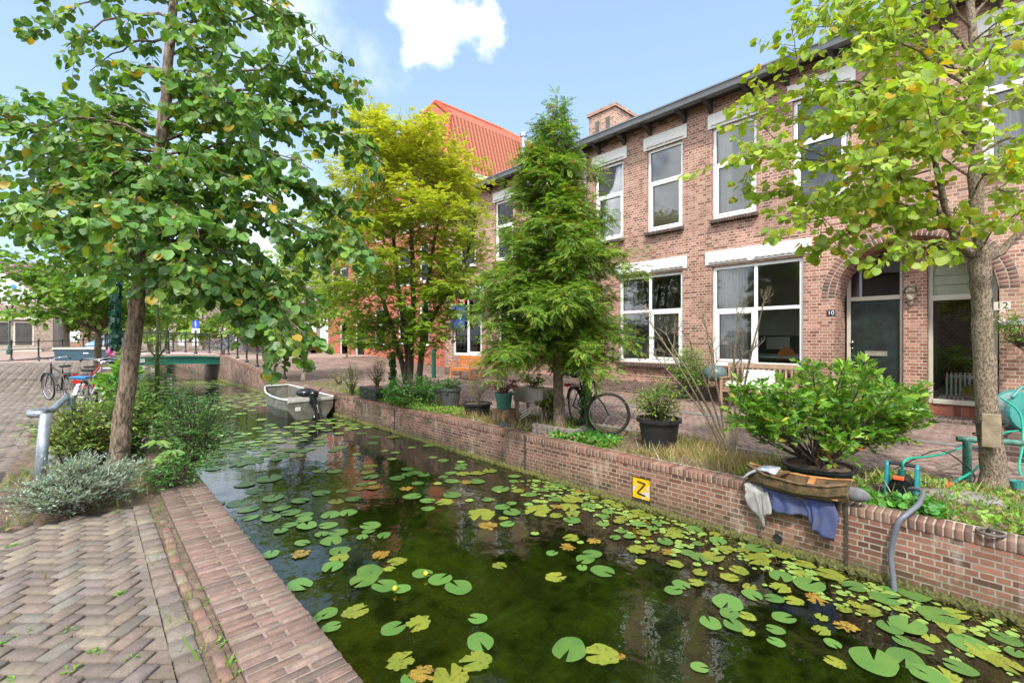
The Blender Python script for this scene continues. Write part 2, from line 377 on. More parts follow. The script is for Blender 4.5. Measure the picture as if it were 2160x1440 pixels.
vm=N(nt,'ShaderNodeVectorMath',operation='SCALE'); L(nt,cloudc,vm.inputs[0]); L(nt,cb.outputs[0],vm.inputs['Scale']); cloudc=vm.outputs[0]
hz=N(nt,'ShaderNodeMapRange'); L(nt,sp.outputs[2],hz.inputs[0]); hz.inputs[1].default_value=.75; hz.inputs[2].default_value=0; hz.inputs[3].default_value=.3; hz.inputs[4].default_value=.55
skyc=mixc(nt,hz.outputs[0],sky.outputs[0],(3.9,5.6,8.2))
L(nt,mixc(nt,acc,skyc,cloudc),bg.inputs[0]); bg.inputs[1].default_value=.1
sl=bpy.data.lights.new('sun','SUN'); so=bpy.data.objects.new('sun',sl); COL.objects.link(so); sl.energy=2.3; sl.angle=R(5); sl.color=(1,.95,.87)
so.rotation_euler=(R(90)-SUN_EL,0,-SUN_AZ+PI)   # lamp shines from the sun's side
from mathutils import Vector
sd=Vector((math.sin(SUN_AZ)*math.cos(SUN_EL),math.cos(SUN_AZ)*math.cos(SUN_EL),math.sin(SUN_EL)))
so.rotation_euler=sd.to_track_quat('Z','Y').to_euler()
vs=SC.view_settings; vs.view_transform='Standard'; vs.look='None'; vs.exposure=1.05; vs.gamma=1
SC.cycles.max_bounces=8; SC.cycles.diffuse_bounces=3; SC.cycles.glossy_bounces=3; SC.cycles.transmission_bounces=4; SC.cycles.transparent_max_bounces=10; SC.cycles.caustics_reflective=False; SC.cycles.caustics_refractive=False
# ---- ground
XR,XL,ZW,XF=5.0,.87,-.57,11.4
def hg(Y):
    t=min(1,max(0,(Y-17)/13)); return .5*t*t*(3-2*t)
def sheet(x0,x1,y0,y1,ny,z,name,m,kind='structure'):
    b=MB(); ys=np.linspace(y0,y1,ny+1)
    for i in range(ny): b.quad((x0,ys[i],hg(ys[i])+z),(x1,ys[i],hg(ys[i])+z),(x1,ys[i+1],hg(ys[i+1])+z),(x0,ys[i+1],hg(ys[i+1])+z))
    o=b.build(name,m); o['kind']=kind; return o
pavfar=brick('far pavers',(.42,.28,.22),(.5,.36,.29),(.2,.15,.12),bw=.21,rh=.105,dk=.6,ms=.006,sq=1)
o=MB().quad((XR+.1,-60,-1.6),(320,-60,-1.6),(320,400,-1.6),(XR+.1,400,-1.6)).quad((-320,-60,-1.6),(XL-.1,-60,-1.6),(XL-.1,400,-1.6),(-320,400,-1.6)).build('ground',soil); o['kind']='structure'
sheet(-60,.56,-30,60,60,-.02,'left_pavement_bed',dsoil)
sheet(XR+.2,60,-30,28,40,-.03,'right_pavement_bed',soil)
sheet(XR+.2,60,28,60,30,-.006,'far_road',pavfar)
sheet(-60,-3.6,-30,60,60,-.012,'side_street',pavfar); sheet(-3.6,.56,-30,-.5,10,-.012,'street_behind',pavfar)
sheet(-3.6,.56,30,60,30,-.012,'far_street',pavfar); sheet(6.7,XF,-30,-2,8,-.012,'street_right_behind',pavfar)
# canal bed and water
m,nt,b=newmat('canal bed'); g=geo(nt)
f=noise(nt,g,2.2,9,.72); f2=noise(nt,g,.7,4)
c=mixc(nt,ramp(nt,f,[(.38,0.),(.68,1.)]),(.008,.016,.003),(.13,.2,.03)); c=mixc(nt,ramp(nt,f2,[(.5,0.),(.7,.7)]),c,(.1,.085,.035))
L(nt,c,b.inputs['Base Color']); b.inputs['Roughness'].default_value=1; bump(nt,b,f,1,.2); bedm=m
bd=MB()
nx,ny=14,90; xs=np.linspace(XL-.05,XR+.05,nx); ys=np.concatenate([np.linspace(-8,14,70),np.linspace(16,150,20)])
zz=-1.12+RS.normal(0,.06,(nx,len(ys)))
for i in range(nx-1):
    for j in range(len(ys)-1): bd.quad((xs[i],ys[j],zz[i,j]),(xs[i+1],ys[j],zz[i+1,j]),(xs[i+1],ys[j+1],zz[i+1,j+1]),(xs[i],ys[j+1],zz[i,j+1]))
o=bd.build('canal_bed',bedm); o['kind']='structure'
m,nt,b=newmat('canal water'); nt.nodes.remove(b); g=geo(nt)
lw=N(nt,'ShaderNodeFresnel'); lw.inputs[0].default_value=1.38
tr=N(nt,'ShaderNodeBsdfTransparent'); tr.inputs[0].default_value=(.55,.62,.3,1)
gl=N(nt,'ShaderNodeBsdfGlossy'); gl.inputs['Roughness'].default_value=.012
h1=noise(nt,g,2.3,3,.5); h2=noise(nt,g,13,2,.5); hh=N(nt,'ShaderNodeMath',operation='MULTIPLY_ADD'); L(nt,h2,hh.inputs[0]); hh.inputs[1].default_value=.16; L(nt,h1,hh.inputs[2])
bp=N(nt,'ShaderNodeBump'); bp.inputs['Strength'].default_value=.5; bp.inputs['Distance'].default_value=.017; L(nt,hh.outputs[0],bp.inputs['Height']); L(nt,bp.outputs[0],gl.inputs['Normal']); L(nt,bp.outputs[0],lw.inputs['Normal'])
fb=N(nt,'ShaderNodeMath',operation='MULTIPLY_ADD',use_clamp=True); L(nt,lw.outputs[0],fb.inputs[0]); fb.inputs[1].default_value=1.6; fb.inputs[2].default_value=.03
ms=N(nt,'ShaderNodeMixShader'); L(nt,fb.outputs[0],ms.inputs[0]); L(nt,tr.outputs[0],ms.inputs[1]); L(nt,gl.outputs[0],ms.inputs[2])
df=N(nt,'ShaderNodeBsdfDiffuse'); df.inputs[0].default_value=(.03,.05,.008,1); m2=N(nt,'ShaderNodeMixShader'); m2.inputs[0].default_value=.05; L(nt,ms.outputs[0],m2.inputs[1]); L(nt,df.outputs[0],m2.inputs[2])
L(nt,m2.outputs[0],nt.nodes['Material Output'].inputs[0])
o=MB().quad((XL-.02,-8,ZW),(XR+.02,-8,ZW),(XR+.02,150,ZW),(XL-.02,150,ZW)).build('canal_water',m); o['kind']='structure'
# ---- brick pieces
BRT=([(-.5,-.5,-1),(.5,-.5,-1),(.5,.5,-1),(-.5,.5,-1),(-.5,-.5,-.12),(.5,-.5,-.12),(.5,.5,-.12),(-.5,.5,-.12),(-.475,-.45,0),(.475,-.45,0),(.475,.45,0),(-.475,.45,0)],
 [(0,1,5,4),(1,2,6,5),(2,3,7,6),(3,0,4,7),(4,5,9,8),(5,6,10,9),(6,7,11,10),(7,4,8,11),(8,9,10,11)])
PAL_P=[(.31,.25,.2),(.28,.22,.175),(.335,.27,.215),(.265,.215,.185),(.32,.275,.24),(.245,.2,.17),(.37,.31,.235),(.3,.225,.18)]
PAL_R=[(.4,.26,.21),(.44,.29,.23),(.36,.24,.2),(.46,.33,.27),(.42,.29,.24),(.3,.22,.185)]
PAL_C=[(.34,.215,.17),(.3,.185,.145),(.38,.25,.2),(.27,.175,.14),(.35,.26,.2),(.23,.16,.13)]
PAL_Q=[(.36,.16,.11),(.31,.13,.09),(.42,.2,.14),(.24,.12,.09),(.42,.24,.17)]
def bricks(name,cen,ang,L_,W_,Hh,cols,mat,parent=None,kind='structure',tilt=.008,jz=.004,up=None):
    n=len(cen); cen=np.array(cen,float); ang=np.array(ang,float)+RS.normal(0,.012,n)
    L_=np.broadcast_to(L_,(n,))*RS.uniform(.94,.98,n); W_=np.broadcast_to(W_,(n,))*RS.uniform(.88,.945,n)
    Rm=np.zeros((n,3,3)); tx=RS.normal(0,tilt,n); ty=RS.normal(0,tilt,n); c,s=np.cos(ang),np.sin(ang)
    Rm[:,0,0]=c*L_;Rm[:,1,0]=s*L_;Rm[:,2,0]=ty*L_; Rm[:,0,1]=-s*W_;Rm[:,1,1]=c*W_;Rm[:,2,1]=tx*W_; Rm[:,2,2]=Hh
    if up is not None: Rm[:,2,0]+=0
    cen=cen+RS.normal(0,.0012,cen.shape); cen[:,2]+=RS.uniform(-jz,jz,n)
    V,Fq,C=inst(BRT,Rm,cen,pal(cols,n,.09)); o=mesh_np(name,V,Fq,C,mat,parent)
    if kind and parent is None: o['kind']=kind
    return o
def herring(name,x0,x1,y0,y1,cols,a=.09,z=0,skip=None,ang=PI/4,cut=None):
    cen=[];an=[];cuts=[]; c,s=math.cos(ang),math.sin(ang); k=int((abs(x1-x0)+abs(y1-y0))/a)+4; cx,cy=(x0+x1)/2,(y0+y1)/2
    for i in range(-k,k):
        for j in range(-k,k):
            r=(i-j)%4
            if r==0: p,q,t=(i+1)*a,(j+.5)*a,0
            elif r==3: p,q,t=(i+.5)*a,(j+1)*a,PI/2
            else: continue
            X=cx+p*c-q*s; Y=cy+p*s+q*c
            if cut and X>cut-.125 and X<cut+.12 and y0<Y<y1 and not skip(X,Y): cuts.append((X,Y,ang+t))
            elif x0<X<x1 and y0<Y<y1 and not(skip and skip(X,Y)): cen.append((X,Y,hg(Y)+z)); an.append(ang+t)
    if cut:
        Vv=[];Ff=[];Cc=[]
        for X,Y,a_ in cuts:
            ca,sa=math.cos(a_),math.sin(a_); hl,hw=a-.007,a/2-.005; P4=[(X+i*hl*ca-j*hw*sa,Y+i*hl*sa+j*hw*ca) for i,j in((-1,-1),(1,-1),(1,1),(-1,1))]; o=[]
            for k in range(4):
                p,q=P4[k],P4[(k+1)%4]
                if p[0]<=cut: o.append(p)
                if (p[0]<=cut)!=(q[0]<=cut): u=(cut-p[0])/(q[0]-p[0]); o.append((cut,p[1]+(q[1]-p[1])*u))
            if len(o)<3: continue
            mx=sum(p[0] for p in o)/len(o); my=sum(p[1] for p in o)/len(o); zz=RS.uniform(-.003,.003); n0=len(Vv); m=len(o)
            Vv+=[(p[0],p[1],-.05) for p in o]+[(p[0],p[1],zz-.006) for p in o]+[(mx+(p[0]-mx)*.95,my+(p[1]-my)*.95,zz) for p in o]
            for k in range(m): k2=(k+1)%m; Ff+=[(n0+k,n0+k2,n0+m+k2,n0+m+k),(n0+m+k,n0+m+k2,n0+2*m+k2,n0+2*m+k)]
            Ff.append(tuple(n0+2*m+k for k in range(m))); Cc+=[tuple(pal(cols,1,.09)[0])]*(3*m)
        me=bpy.data.meshes.new('pavement_cut_bricks'); me.from_pydata(Vv,[],Ff); ca_=me.color_attributes.new('Col','FLOAT_COLOR','POINT')
        for k,c_ in enumerate(Cc): ca_.data[k].color=(*c_,1)
        link(me,'pavement_cut_bricks',paver)['kind']='structure'
    return bricks(name,cen,an,2*a-.006,a-.006,.05,cols,paver)
bedL=lambda X,Y: (Y>5.35+.28*max(0,.1-X)*0 and X>-.75+.0*Y and Y<7.9) or (Y>=7.9 and X>-.35 and Y<13.6)
herring('left_pavement',-3.6,.272,-.5,30,PAL_P,skip=bedL,cut=.28)
herring('street_paving',6.75,8.95,-2,28,PAL_R); herring('right_sidewalk',9.16,XF,-2,28,[(.42,.26,.2),(.38,.225,.18),(.45,.3,.24),(.35,.21,.17),(.43,.31,.26)])
cen=[(.335,y,.013) for y in np.arange(-.5,5.3,.14)]; bricks('border_course',cen,[PI/2]*len(cen),.134,.115,.05,PAL_P,paver,tilt=.03)
cen=[(.435+.012*math.sin(y*3),y,.006) for y in np.arange(-.5,5.0,.125) if RS.rand()>.12]; bricks('edge_course',cen,[PI/2]*len(cen),.115,.06,.05,[(.38,.2,.15),(.36,.22,.17),(.33,.25,.18)],paver,tilt=.04)
b=MB(); ys=np.arange(-2,26,1.2)
for y in ys: b.box(9.0,9.13,y,y+1.19,-.05,.02+.0)
o=b.build('kerb',plain('kerb stone',(.2,.18,.17),.85,.2,9,bs=.5),bevel=.012); o['kind']='structure'
b=MB(); 
for y in np.arange(-2,26,1.2): b.box(6.62,6.72,y,y+1.19,-.05,.006)
o=b.build('strip_edging',stone,bevel=.01); o['kind']='structure'
# ---- quay walls
def topz(Y): 
    pts=[(-8,0),(17.5,0),(19,.12),(24.1,.5),(27.8,.74),(34,.74),(60,.5)]
    return float(np.interp(Y,[p[0] for p in pts],[p[1] for p in pts]))
qw=thing('quay_wall','long red brick quay wall along the right bank with header coping','quay wall')
b=MB(); ys=list(np.arange(-8,34,.5))+list(range(34,150,8))
for y0,y1 in zip(ys[:-1],ys[1:]):
    b.quad((XR,y1,-1.3),(XR,y0,-1.3),(XR,y0,topz(y0)-.06),(XR,y1,topz(y1)-.06))
    b.quad((XR,y0,topz(y0)-.1),(XR+.25,y0,topz(y0)-.1),(XR+.25,y1,topz(y1)-.1),(XR,y1,topz(y1)-.1))
b.build('wall',BR_QUAY,qw)
def coping(parent,x0,x1,y0,y1,zf,cols,step=.0725,split=None,h=.1):
    cen=[];Ls=[]
    for y in np.arange(y0,y1,step):
        z=zf(y)
        if split:
            off=0 if int(y/step)%2 else .1
            xs=[x0,x0+split+off*.9,x1] 
            for a,c in zip(xs[:-1],xs[1:]): cen.append(((a+c)/2,y,z)); Ls.append(c-a-.001)
        else: cen.append(((x0+x1)/2,y,z)); Ls.append(x1-x0)
    return bricks('coping',cen,[0]*len(cen),np.array(Ls),step-.009,h,cols,bk,parent,tilt=.006,jz=.002)
mortar=plain('mortar',(.42,.36,.29),.95,.2,20,bs=.4)
coping(qw,XR-.012,XR+.19,-2,33.9,lambda y:topz(y)+.02,PAL_Q,step=.056,h=.078)
b=MB()
for y0,y1 in zip(ys[:-1],ys[1:]):
    if y1<34.6: b.quad((XR-.004,y1,topz(y1)-.06),(XR-.004,y0,topz(y0)-.06),(XR-.004,y0,topz(y0)+.012),(XR-.004,y1,topz(y1)+.012)); b.quad((XR-.004,y0,topz(y0)+.012),(XR+.23,y0,topz(y0)+.012),(XR+.23,y1,topz(y1)+.012),(XR-.004,y1,topz(y1)+.012))
b.build('mortar_bed',mortar,qw)
# expansion joints
b=MB()
for px in(1108,833,1786): 
    y=FX(px,950,XR)[1]; MB().box(XR-.018,XR-.001,y-.012,y+.012,-.6,.02).build('expansion_joint',plain('joint dirt',(.06,.055,.04),.95,.3,20,bs=.5),qw)
# moss ledge
m=plain('wet moss',(.2,.2,.05),.85,.5,55,bs=1,bd=.02,c2=(.025,.03,.008)); b=MB()
yy=np.concatenate([np.arange(-1,8,.025),np.arange(8,30,.06)])
pr=[(ZW-.1,.01),(ZW+.005,.03),(ZW+.035,.026),(ZW+.06,.0)]
prev=None
for y in yy:
    ring=[(XR-w_-(RS.uniform(0,.03) if 0<i<3 else 0),y,z+(RS.uniform(-.018,.018) if i>0 else 0)) for i,(z,w_) in enumerate(pr)]
    if prev:
        for i in range(3): b.quad(prev[i],ring[i],ring[i+1],prev[i+1])
    prev=ring
o=b.build('moss_ledge',m,qw)
# drain hole + ring
dh=FX(1642,1133,XR); b=MB(); b.torus((XR-.015,dh[1],dh[2]),.035,.008,'x'); b.add([(XR-.014,dh[1]+.034*math.cos(a),dh[2]+.034*math.sin(a)) for a in np.linspace(0,2*PI,16,endpoint=False)],[tuple(range(16))]); b.build('drain_hole',black,qw)
ql=thing('quay_wall','broad brick coping of the left bank with worn bricks laid crosswise','quay wall')
b=MB()
b.quad((XL,-8,-1.3),(XL,150,-1.3),(XL,150,-.02),(XL,-8,-.02)); b.quad((.5,-8,-.02),(XL,-8,-.02),(XL,150,-.02),(.5,150,-.02)); b.quad((.5,-8,-.3),(.5,-8,-.02),(.5,150,-.02),(.5,150,-.3)); b.build('wall',BR_QUAY,ql)
coping(ql,.5,XL+.01,-.6,14,lambda y:.018+.0*y,PAL_C,.056,split=.15,h=.09)
MB().box(.505,XL,-2,14,-.02,.011).build('mortar_bed',plain('pale mortar',(.27,.2,.165),.95,.2,20,bs=.4),ql)
sheet(.36,.5,-.5,5.7,4,-.004,'soil_gap',soil)
# ---- bridges
def bridge(Y0,wid,zc,label,rail_label,z_add=0,xr=XR,plate=False):
    t=thing('canal_bridge',label,'bridge',(2.9,Y0,0))
    n=16; xs=np.linspace(XL-.25,xr+.3,n+1)
    zt=lambda x: zc+.1*(1-((x-2.93)/2.3)**2)+z_add
    zb=lambda x: zc-.46+.1*(1-((x-2.93)/2.3)**2)+z_add
    dk_=MB()
    gms=[MB(),MB()]; fls=[[MB(),MB()],[MB(),MB()]]
    for a,c in zip(xs[:-1],xs[1:]):
        for gi,yy in enumerate((Y0,Y0+wid)):
            gm=gms[gi]
            gm.add([(a,yy,zb(a)),(c,yy,zb(c)),(c,yy,zt(c)-.06),(a,yy,zt(a)-.06),(a,yy+.05,zb(a)),(c,yy+.05,zb(c)),(c,yy+.05,zt(c)-.06),(a,yy+.05,zt(a)-.06)],[(0,1,2,3),(7,6,5,4),(3,2,6,7),(0,4,5,1)])
            for fi,(f0,p) in enumerate(((zb,.09),(lambda x:zt(x)-.12,.06))):
                fl=fls[gi][fi]
                fl.add([(a,yy-p,f0(a)),(c,yy-p,f0(c)),(c,yy-p,f0(c)+.035),(a,yy-p,f0(a)+.035),(a,yy,f0(a)),(c,yy,f0(c)),(c,yy,f0(c)+.035),(a,yy,f0(a)+.035)],[(0,1,2,3),(3,2,6,7),(0,4,5,1)])
        dk_.add([(a,Y0-.02,zt(a)-.06),(c,Y0-.02,zt(c)-.06),(c,Y0-.02,zt(c)+.05),(a,Y0-.02,zt(a)+.05),(a,Y0+wid+.07,zt(a)-.06),(c,Y0+wid+.07,zt(c)-.06),(c,Y0+wid+.07,zt(c)+.05),(a,Y0+wid+.07,zt(a)+.05)],[(0,1,2,3),(3,2,6,7),(7,6,5,4),(4,5,1,0)])
    for gi in(0,1):
        go=gms[gi].build('girder',bridge_green,t)
        for fl in fls[gi]: fl.build('flange',plain('bridge green flange',(.015,.2,.14),.3,.1,3),go)
    dk_.build('deck',plain('pinkish concrete',(.5,.38,.34),.85,.1,6,bs=.3),t)
    if plate:
        q=P(297,760,22.0); pb=MB().box(q[0]-.12,q[0]+.12,Y0-.11,Y0-.095,q[2]-.08,q[2]+.08).build('number_plate',white,t)
        text('802',(q[0],Y0-.114,q[2]),(R(90),0,0),.13,black,'lettering',pb)
    # abutments
    for x0,x1 in((XL-.6,XL+.02),(xr-.02,xr+.6)):
        MB().box(x0,x1,Y0+.1,Y0+wid-.1,-1.3,zc-.3+z_add).build('abutment',BR_TAN,t)
    r=thing('bridge_railing',rail_label[0],'railing',(2.9,Y0,0))
    railing(r,[(x,Y0+.12,zt(x)+.05) for x in np.linspace(XL-.3,xr+.1,5)],1.08)
    r=thing('bridge_railing',rail_label[1],'railing',(2.9,Y0+wid,0))
    railing(r,[(x,Y0+wid-.12,zt(x)+.05) for x in np.linspace(XL-.3,xr+.1,5)],1.05)
def railing(r,pts,h,m=None,plinth=None):
    m=m or iron
    for z in(h-.04,h*.55):
        MB().tube([(x,y,zz+z) for x,y,zz in pts],.024 if z>h*.7 else .016,6).build('rail',m,r)
    for x,y,z in pts:
        MB().lathe((x,y,z),[(.09,0),(.09,.05),(.045,.1),(.036,.2),(.036,h*.52),(.055,h*.55),(.036,h*.58),(.032,h-.06),(.055,h-.03),(.04,h+.03),(.05,h+.07),(.001,h+.13)],8).build('post',m,r,smooth=True)
def text(s,loc,rot,size,mat,name,parent,ext=.002):
    c=bpy.data.curves.new(name,'FONT'); c.body=s; c.size=size; c.align_x='CENTER'; c.align_y='CENTER'; c.extrude=ext
    tmp=bpy.data.objects.new('tmp',c); me=bpy.data.meshes.new_from_object(tmp); bpy.data.objects.remove(tmp); me.materials.clear(); me.name=name
    o=bpy.data.objects.new(name,me); COL.objects.link(o); o.parent=parent; q=org(parent); c=me
    o.location=(loc[0]-q[0],loc[1]-q[1],loc[2]-q[2]); o.rotation_euler=rot; c.materials.append(mat); return o
bridge(28,3.6,.70,'nearer green girder bridge arching low over the canal with a small number plate',('black iron railing on the near side of the nearer green bridge','black iron railing on the far side of the nearer green bridge'),plate=True)
bridge(47,3.0,.55,'farther green girder bridge seen over the deck of the nearer one',('iron railing on the near edge of the farther bridge','iron railing on the far edge of the farther bridge'))
r=thing('quay_railing','dark iron railing stepping down along the right quay from the bridge','railing',(5.3,22,0))
railing(r,[(5.32,y,topz(y)+.02) for y in(27.6,25.6,23.8,22.0,20.2,18.2)],1.0)
# ---- houses
def yof(px,X=XF): return FX(px,0,X)[1]
def zof(px,py,X=XF): return FX(px,py,X)[2]
def wallmesh(b,y0,y1,z0,z1,op,X,rev=.25,arch=None,rx=None):
    ys=sorted({y0,y1,*[o[0] for o in op],*[o[1] for o in op]}); zs=sorted({z0,z1,*[o[2] for o in op],*[o[3] for o in op]})
    ys=[y for y in ys if y0<=y<=y1]; zs=[z for z in zs if z0<=z<=z1]
    for a,c in zip(ys[:-1],ys[1:]):
        for d_,e in zip(zs[:-1],zs[1:]):
            my,mz=(a+c)/2,(d_+e)/2
            if any(o[0]<my<o[1] and o[2]<mz<o[3] for o in op): continue
            b.quad((X,c,d_),(X,a,d_),(X,a,e),(X,c,e))
    for o in op:
        if len(o)>4 and o[4]: continue
        a,c,d_,e=o[:4]; Z=X+rev
        b.quad((X,a,d_),(Z,a,d_),(Z,a,e),(X,a,e)); b.quad((Z,c,d_),(X,c,d_),(X,c,e),(Z,c,e)); b.quad((X,a,e),(Z,a,e),(Z,c,e),(X,c,e)); b.quad((X,a,d_),(X,c,d_),(Z,c,d_),(Z,a,d_))
def frame(parent,X,y0,y1,z0,z1,cols,tz,w=.07,sash=(),mat=None,dep=.07,curt=(),name='window',gm=None,blind=None):
    """window frame: cols = vertical division positions, tz = transom height or None, sash = (col,row) cells with an inner sash"""
    mat=mat or white; b=MB(); xf=X
    b.box(xf,xf+dep,y0,y0+w,z0,z1); b.box(xf,xf+dep,y1-w,y1,z0,z1); b.box(xf,xf+dep,y0+w,y1-w,z0,z0+w*1.2); b.box(xf,xf+dep,y0+w,y1-w,z1-w,z1)
    ed=[y0+w]+[x for c in cols for x in (c-w*.45,c+w*.45)]+[y1-w]
    for c in cols: b.box(xf,xf+dep,c-w*.45,c+w*.45,z0+w*1.2,z1-w)
    rows=[(z0+w*1.2,z1-w)] if tz is None else [(z0+w*1.2,tz-w*.45),(tz+w*.45,z1-w)]
    cells=[]
    for i in range(0,len(ed),2):
        if tz is not None: b.box(xf,xf+dep,ed[i],ed[i+1],tz-w*.45,tz+w*.45)
        for j,(a,c) in enumerate(rows): cells.append((i//2,j,ed[i],ed[i+1],a,c))
    for (i,j,a,c,d_,e) in cells:
        if (i,j) in sash:
            s=.06; xs=xf-.012
            b.box(xs,xf+dep-.01,a,a+s,d_,e); b.box(xs,xf+dep-.01,c-s,c,d_,e); b.box(xs,xf+dep-.01,a+s,c-s,d_,d_+s); b.box(xs,xf+dep-.01,a+s,c-s,e-s,e)
    fr=b.build(name,mat,parent,bevel=.006)
    MB().box(xf+.035,xf+.045,y0+w*.8,y1-w*.8,z0+w,z1-w*.8).build('pane',gls,fr)
    # dark rubber beading
    g=MB()
    for (i,j,a,c,d_,e) in cells:
        s=.06 if (i,j) in sash else 0
        a,c,d_,e=a+s,c-s,d_+s,e-s; q=.008; xb=xf+.028
        g.box(xb,xb+.006,a,a+q,d_,e); g.box(xb,xb+.006,c-q,c,d_,e); g.box(xb,xb+.006,a+q,c-q,d_,d_+q); g.box(xb,xb+.006,a+q,c-q,e-q,e)
    g.build('seal',black,fr)
    for (a,c) in curt:
        cm=MB(); n=26; ys=np.linspace(a,c,n); prev=None
        for k,y in enumerate(ys):
            xx=X+.2+.028*math.sin(k*1.9+a)+.01*math.sin(k*.7)
            if prev: cm.quad((prev[0],prev[1],z0+.03),(xx,y,z0+.03),(xx,y,z1-.05),(prev[0],prev[1],z1-.05))
            prev=(xx,y)
        me=cm.build('curtain',curtainm,fr,smooth=True)
    if blind:
        bm_=MB()
        for z in np.arange(blind[0],blind[1],.05): bm_.add([(X+.12,y0+w,z),(X+.15,y0+w,z+.035),(X+.15,y1-w,z+.035),(X+.12,y1-w,z)],[(0,1,2,3)])
        bm_.build('blind',white,fr)
    return fr
m,nt,b_=newmat('white curtain'); t=N(nt,'ShaderNodeBsdfTranslucent'); t.inputs[0].default_value=(.8,.8,.78,1); b_.inputs['Base Color'].default_value=(.75,.75,.73,1); b_.inputs['Roughness'].default_value=.9
ms=N(nt,'ShaderNodeMixShader'); ms.inputs[0].default_value=.35; L(nt,b_.outputs[0],ms.inputs[1]); L(nt,t.outputs[0],ms.inputs[2]); L(nt,ms.outputs[0],nt.nodes['Material Output'].inputs[0]); curtainm=m
lint_m=plain('painted lintel',(.74,.73,.69),.6,.05,2,bs=.1)
def lintel(h,X,y0,y1,z0,z1,n=None):
    b=MB(); b.box(X-.03,X+.02,y0,y1,z0,z1); n=n or int((y1-y0-.2)/.13); st=(y1-y0-.16)/n; mid=n//2
    zc=z0+(z1-z0)*.16
    for i in range(n):
        if abs(i-mid)<1 and n>9: continue
        a=y0+.08+i*st; b.add([(X-.075,a+.01,zc),(X-.03,a+st*.55,zc+.08),(X-.075,a+st*.9,zc),(X-.03,a+.01,zc-.002),(X-.03,a+st*.9,zc-.002),(X-.085,a+st*.5,zc+.01)],[(0,5,1),(5,2,1),(0,3,4,2),(0,2,5)])
    b.build('lintel',lint_m,h,bevel=.004)
def sill(h,X,y0,y1,z,dep=.09,hh=.085):
    cen=[((X-.045),y,z) for y in np.arange(y0+.03,y1,.062)]
    bricks('sill',cen,[0]*len(cen),.2,.05,hh,[(.13,.08,.065),(.1,.06,.05),(.17,.11,.09)],bk,h)
EV=7.72
def house(label,ya,yb,op,name='terraced_house',mat=None,chim=None):
    h=thing(name,label,'house',(XF,(ya+yb)/2,0)); b=MB(); wallmesh(b,ya,yb,.34,EV,op,XF); return h,b
def interior(h,ya,yb,rear=False,x0=None):
    x0=x0 or XF+.26
    for k,(za,zb_) in enumerate(((.3,3.62),(3.75,7.3))):
        b=MB(); x1=XF+(3.9 if k==0 else 2.6); a,c=ya+.05,yb-.05
        a2=ya+1.5 if (k==0 and rear) else a; b.quad((x1,a2,za),(x1,c,za),(x1,c,zb_),(x1,a2,zb_)); b.quad((x0,a,za),(x1,a,za),(x1,a,zb_),(x0,a,zb_)); b.quad((x0,c,za),(x1,c,za),(x1,c,zb_),(x0,c,zb_))
        b.quad((x0,a,zb_),(x1,a,zb_),(x1,c,zb_),(x0,c,zb_)); b.quad((x0,a,za),(x1,a,za),(x1,c,za),(x0,c,za)); b.build('room',roomc,h)
    if rear: frame(h,XF+3.9,ya+.05,ya+1.5,.35,3.62,[],None,name='added_rear_window')  # unseen rear opening, added to let daylight into the dark ground floor room
def plinth(h,ya,yb,skips=()):
    b=MB(); 
    segs=[];p=ya
    for s in sorted(skips): segs.append((p,s[0])); p=s[1]
    segs.append((p,yb))
    for a,c in segs:
        if c-a>.02: b.box(XF-.012,XF+.1,a,c,-.3,.34)
    b.build('plinth',BR_DARK,h)
def roofpart(h,ya,yb,brk):
    gut=plain('zinc gutter',(.13,.14,.15),.5,.12,5,bs=.1); gd=plain('dark wood',(.045,.04,.038),.6,.2,9)
    b=MB(); gz=7.37
    b.prism([(XF-.56,gz),(XF-.38,gz),(XF-.38,gz+.17),(XF-.6,gz+.17),(XF-.61,gz+.13),(XF-.585,gz+.12)],yb-ya,'y',ya)
    g=b.build('gutter',gut,h)
    b=MB(); b.prism([(XF-.39,gz+.1),(XF+.02,gz+.1),(XF+.02,gz+.16),(XF-.39,gz+.16)],yb-ya,'y',ya); b.build('soffit',gd,h)
    b=MB(); b.prism([(XF-.54,gz+.2),(XF-.5,gz+.17),(XF+3,gz+.42),(XF+10,gz+.42),(XF+10,gz+.48),(XF+2.95,gz+.48),(XF-.1,gz+.42)],yb-ya,'y',ya)
    b.build('roof',plain('bitumen roof',(.035,.032,.032),.8,.25,6,bs=.5),h)
    for y in brk:
        b=MB(); b.prism([(XF,gz-.2),(XF,gz+.09),(XF-.42,gz+.09),(XF-.46,gz+.02),(XF-.4,gz-.04),(XF-.2,gz-.06)],.1,'y',y-.05); b.tube([(XF-.43,y-.065,gz+.02),(XF-.43,y+.065,gz+.02)],.045,10)
        b.build('bracket',gd,h,bevel=.008)
YB1=yof(1240); YB0=yof(1931); YEND=yof(938)
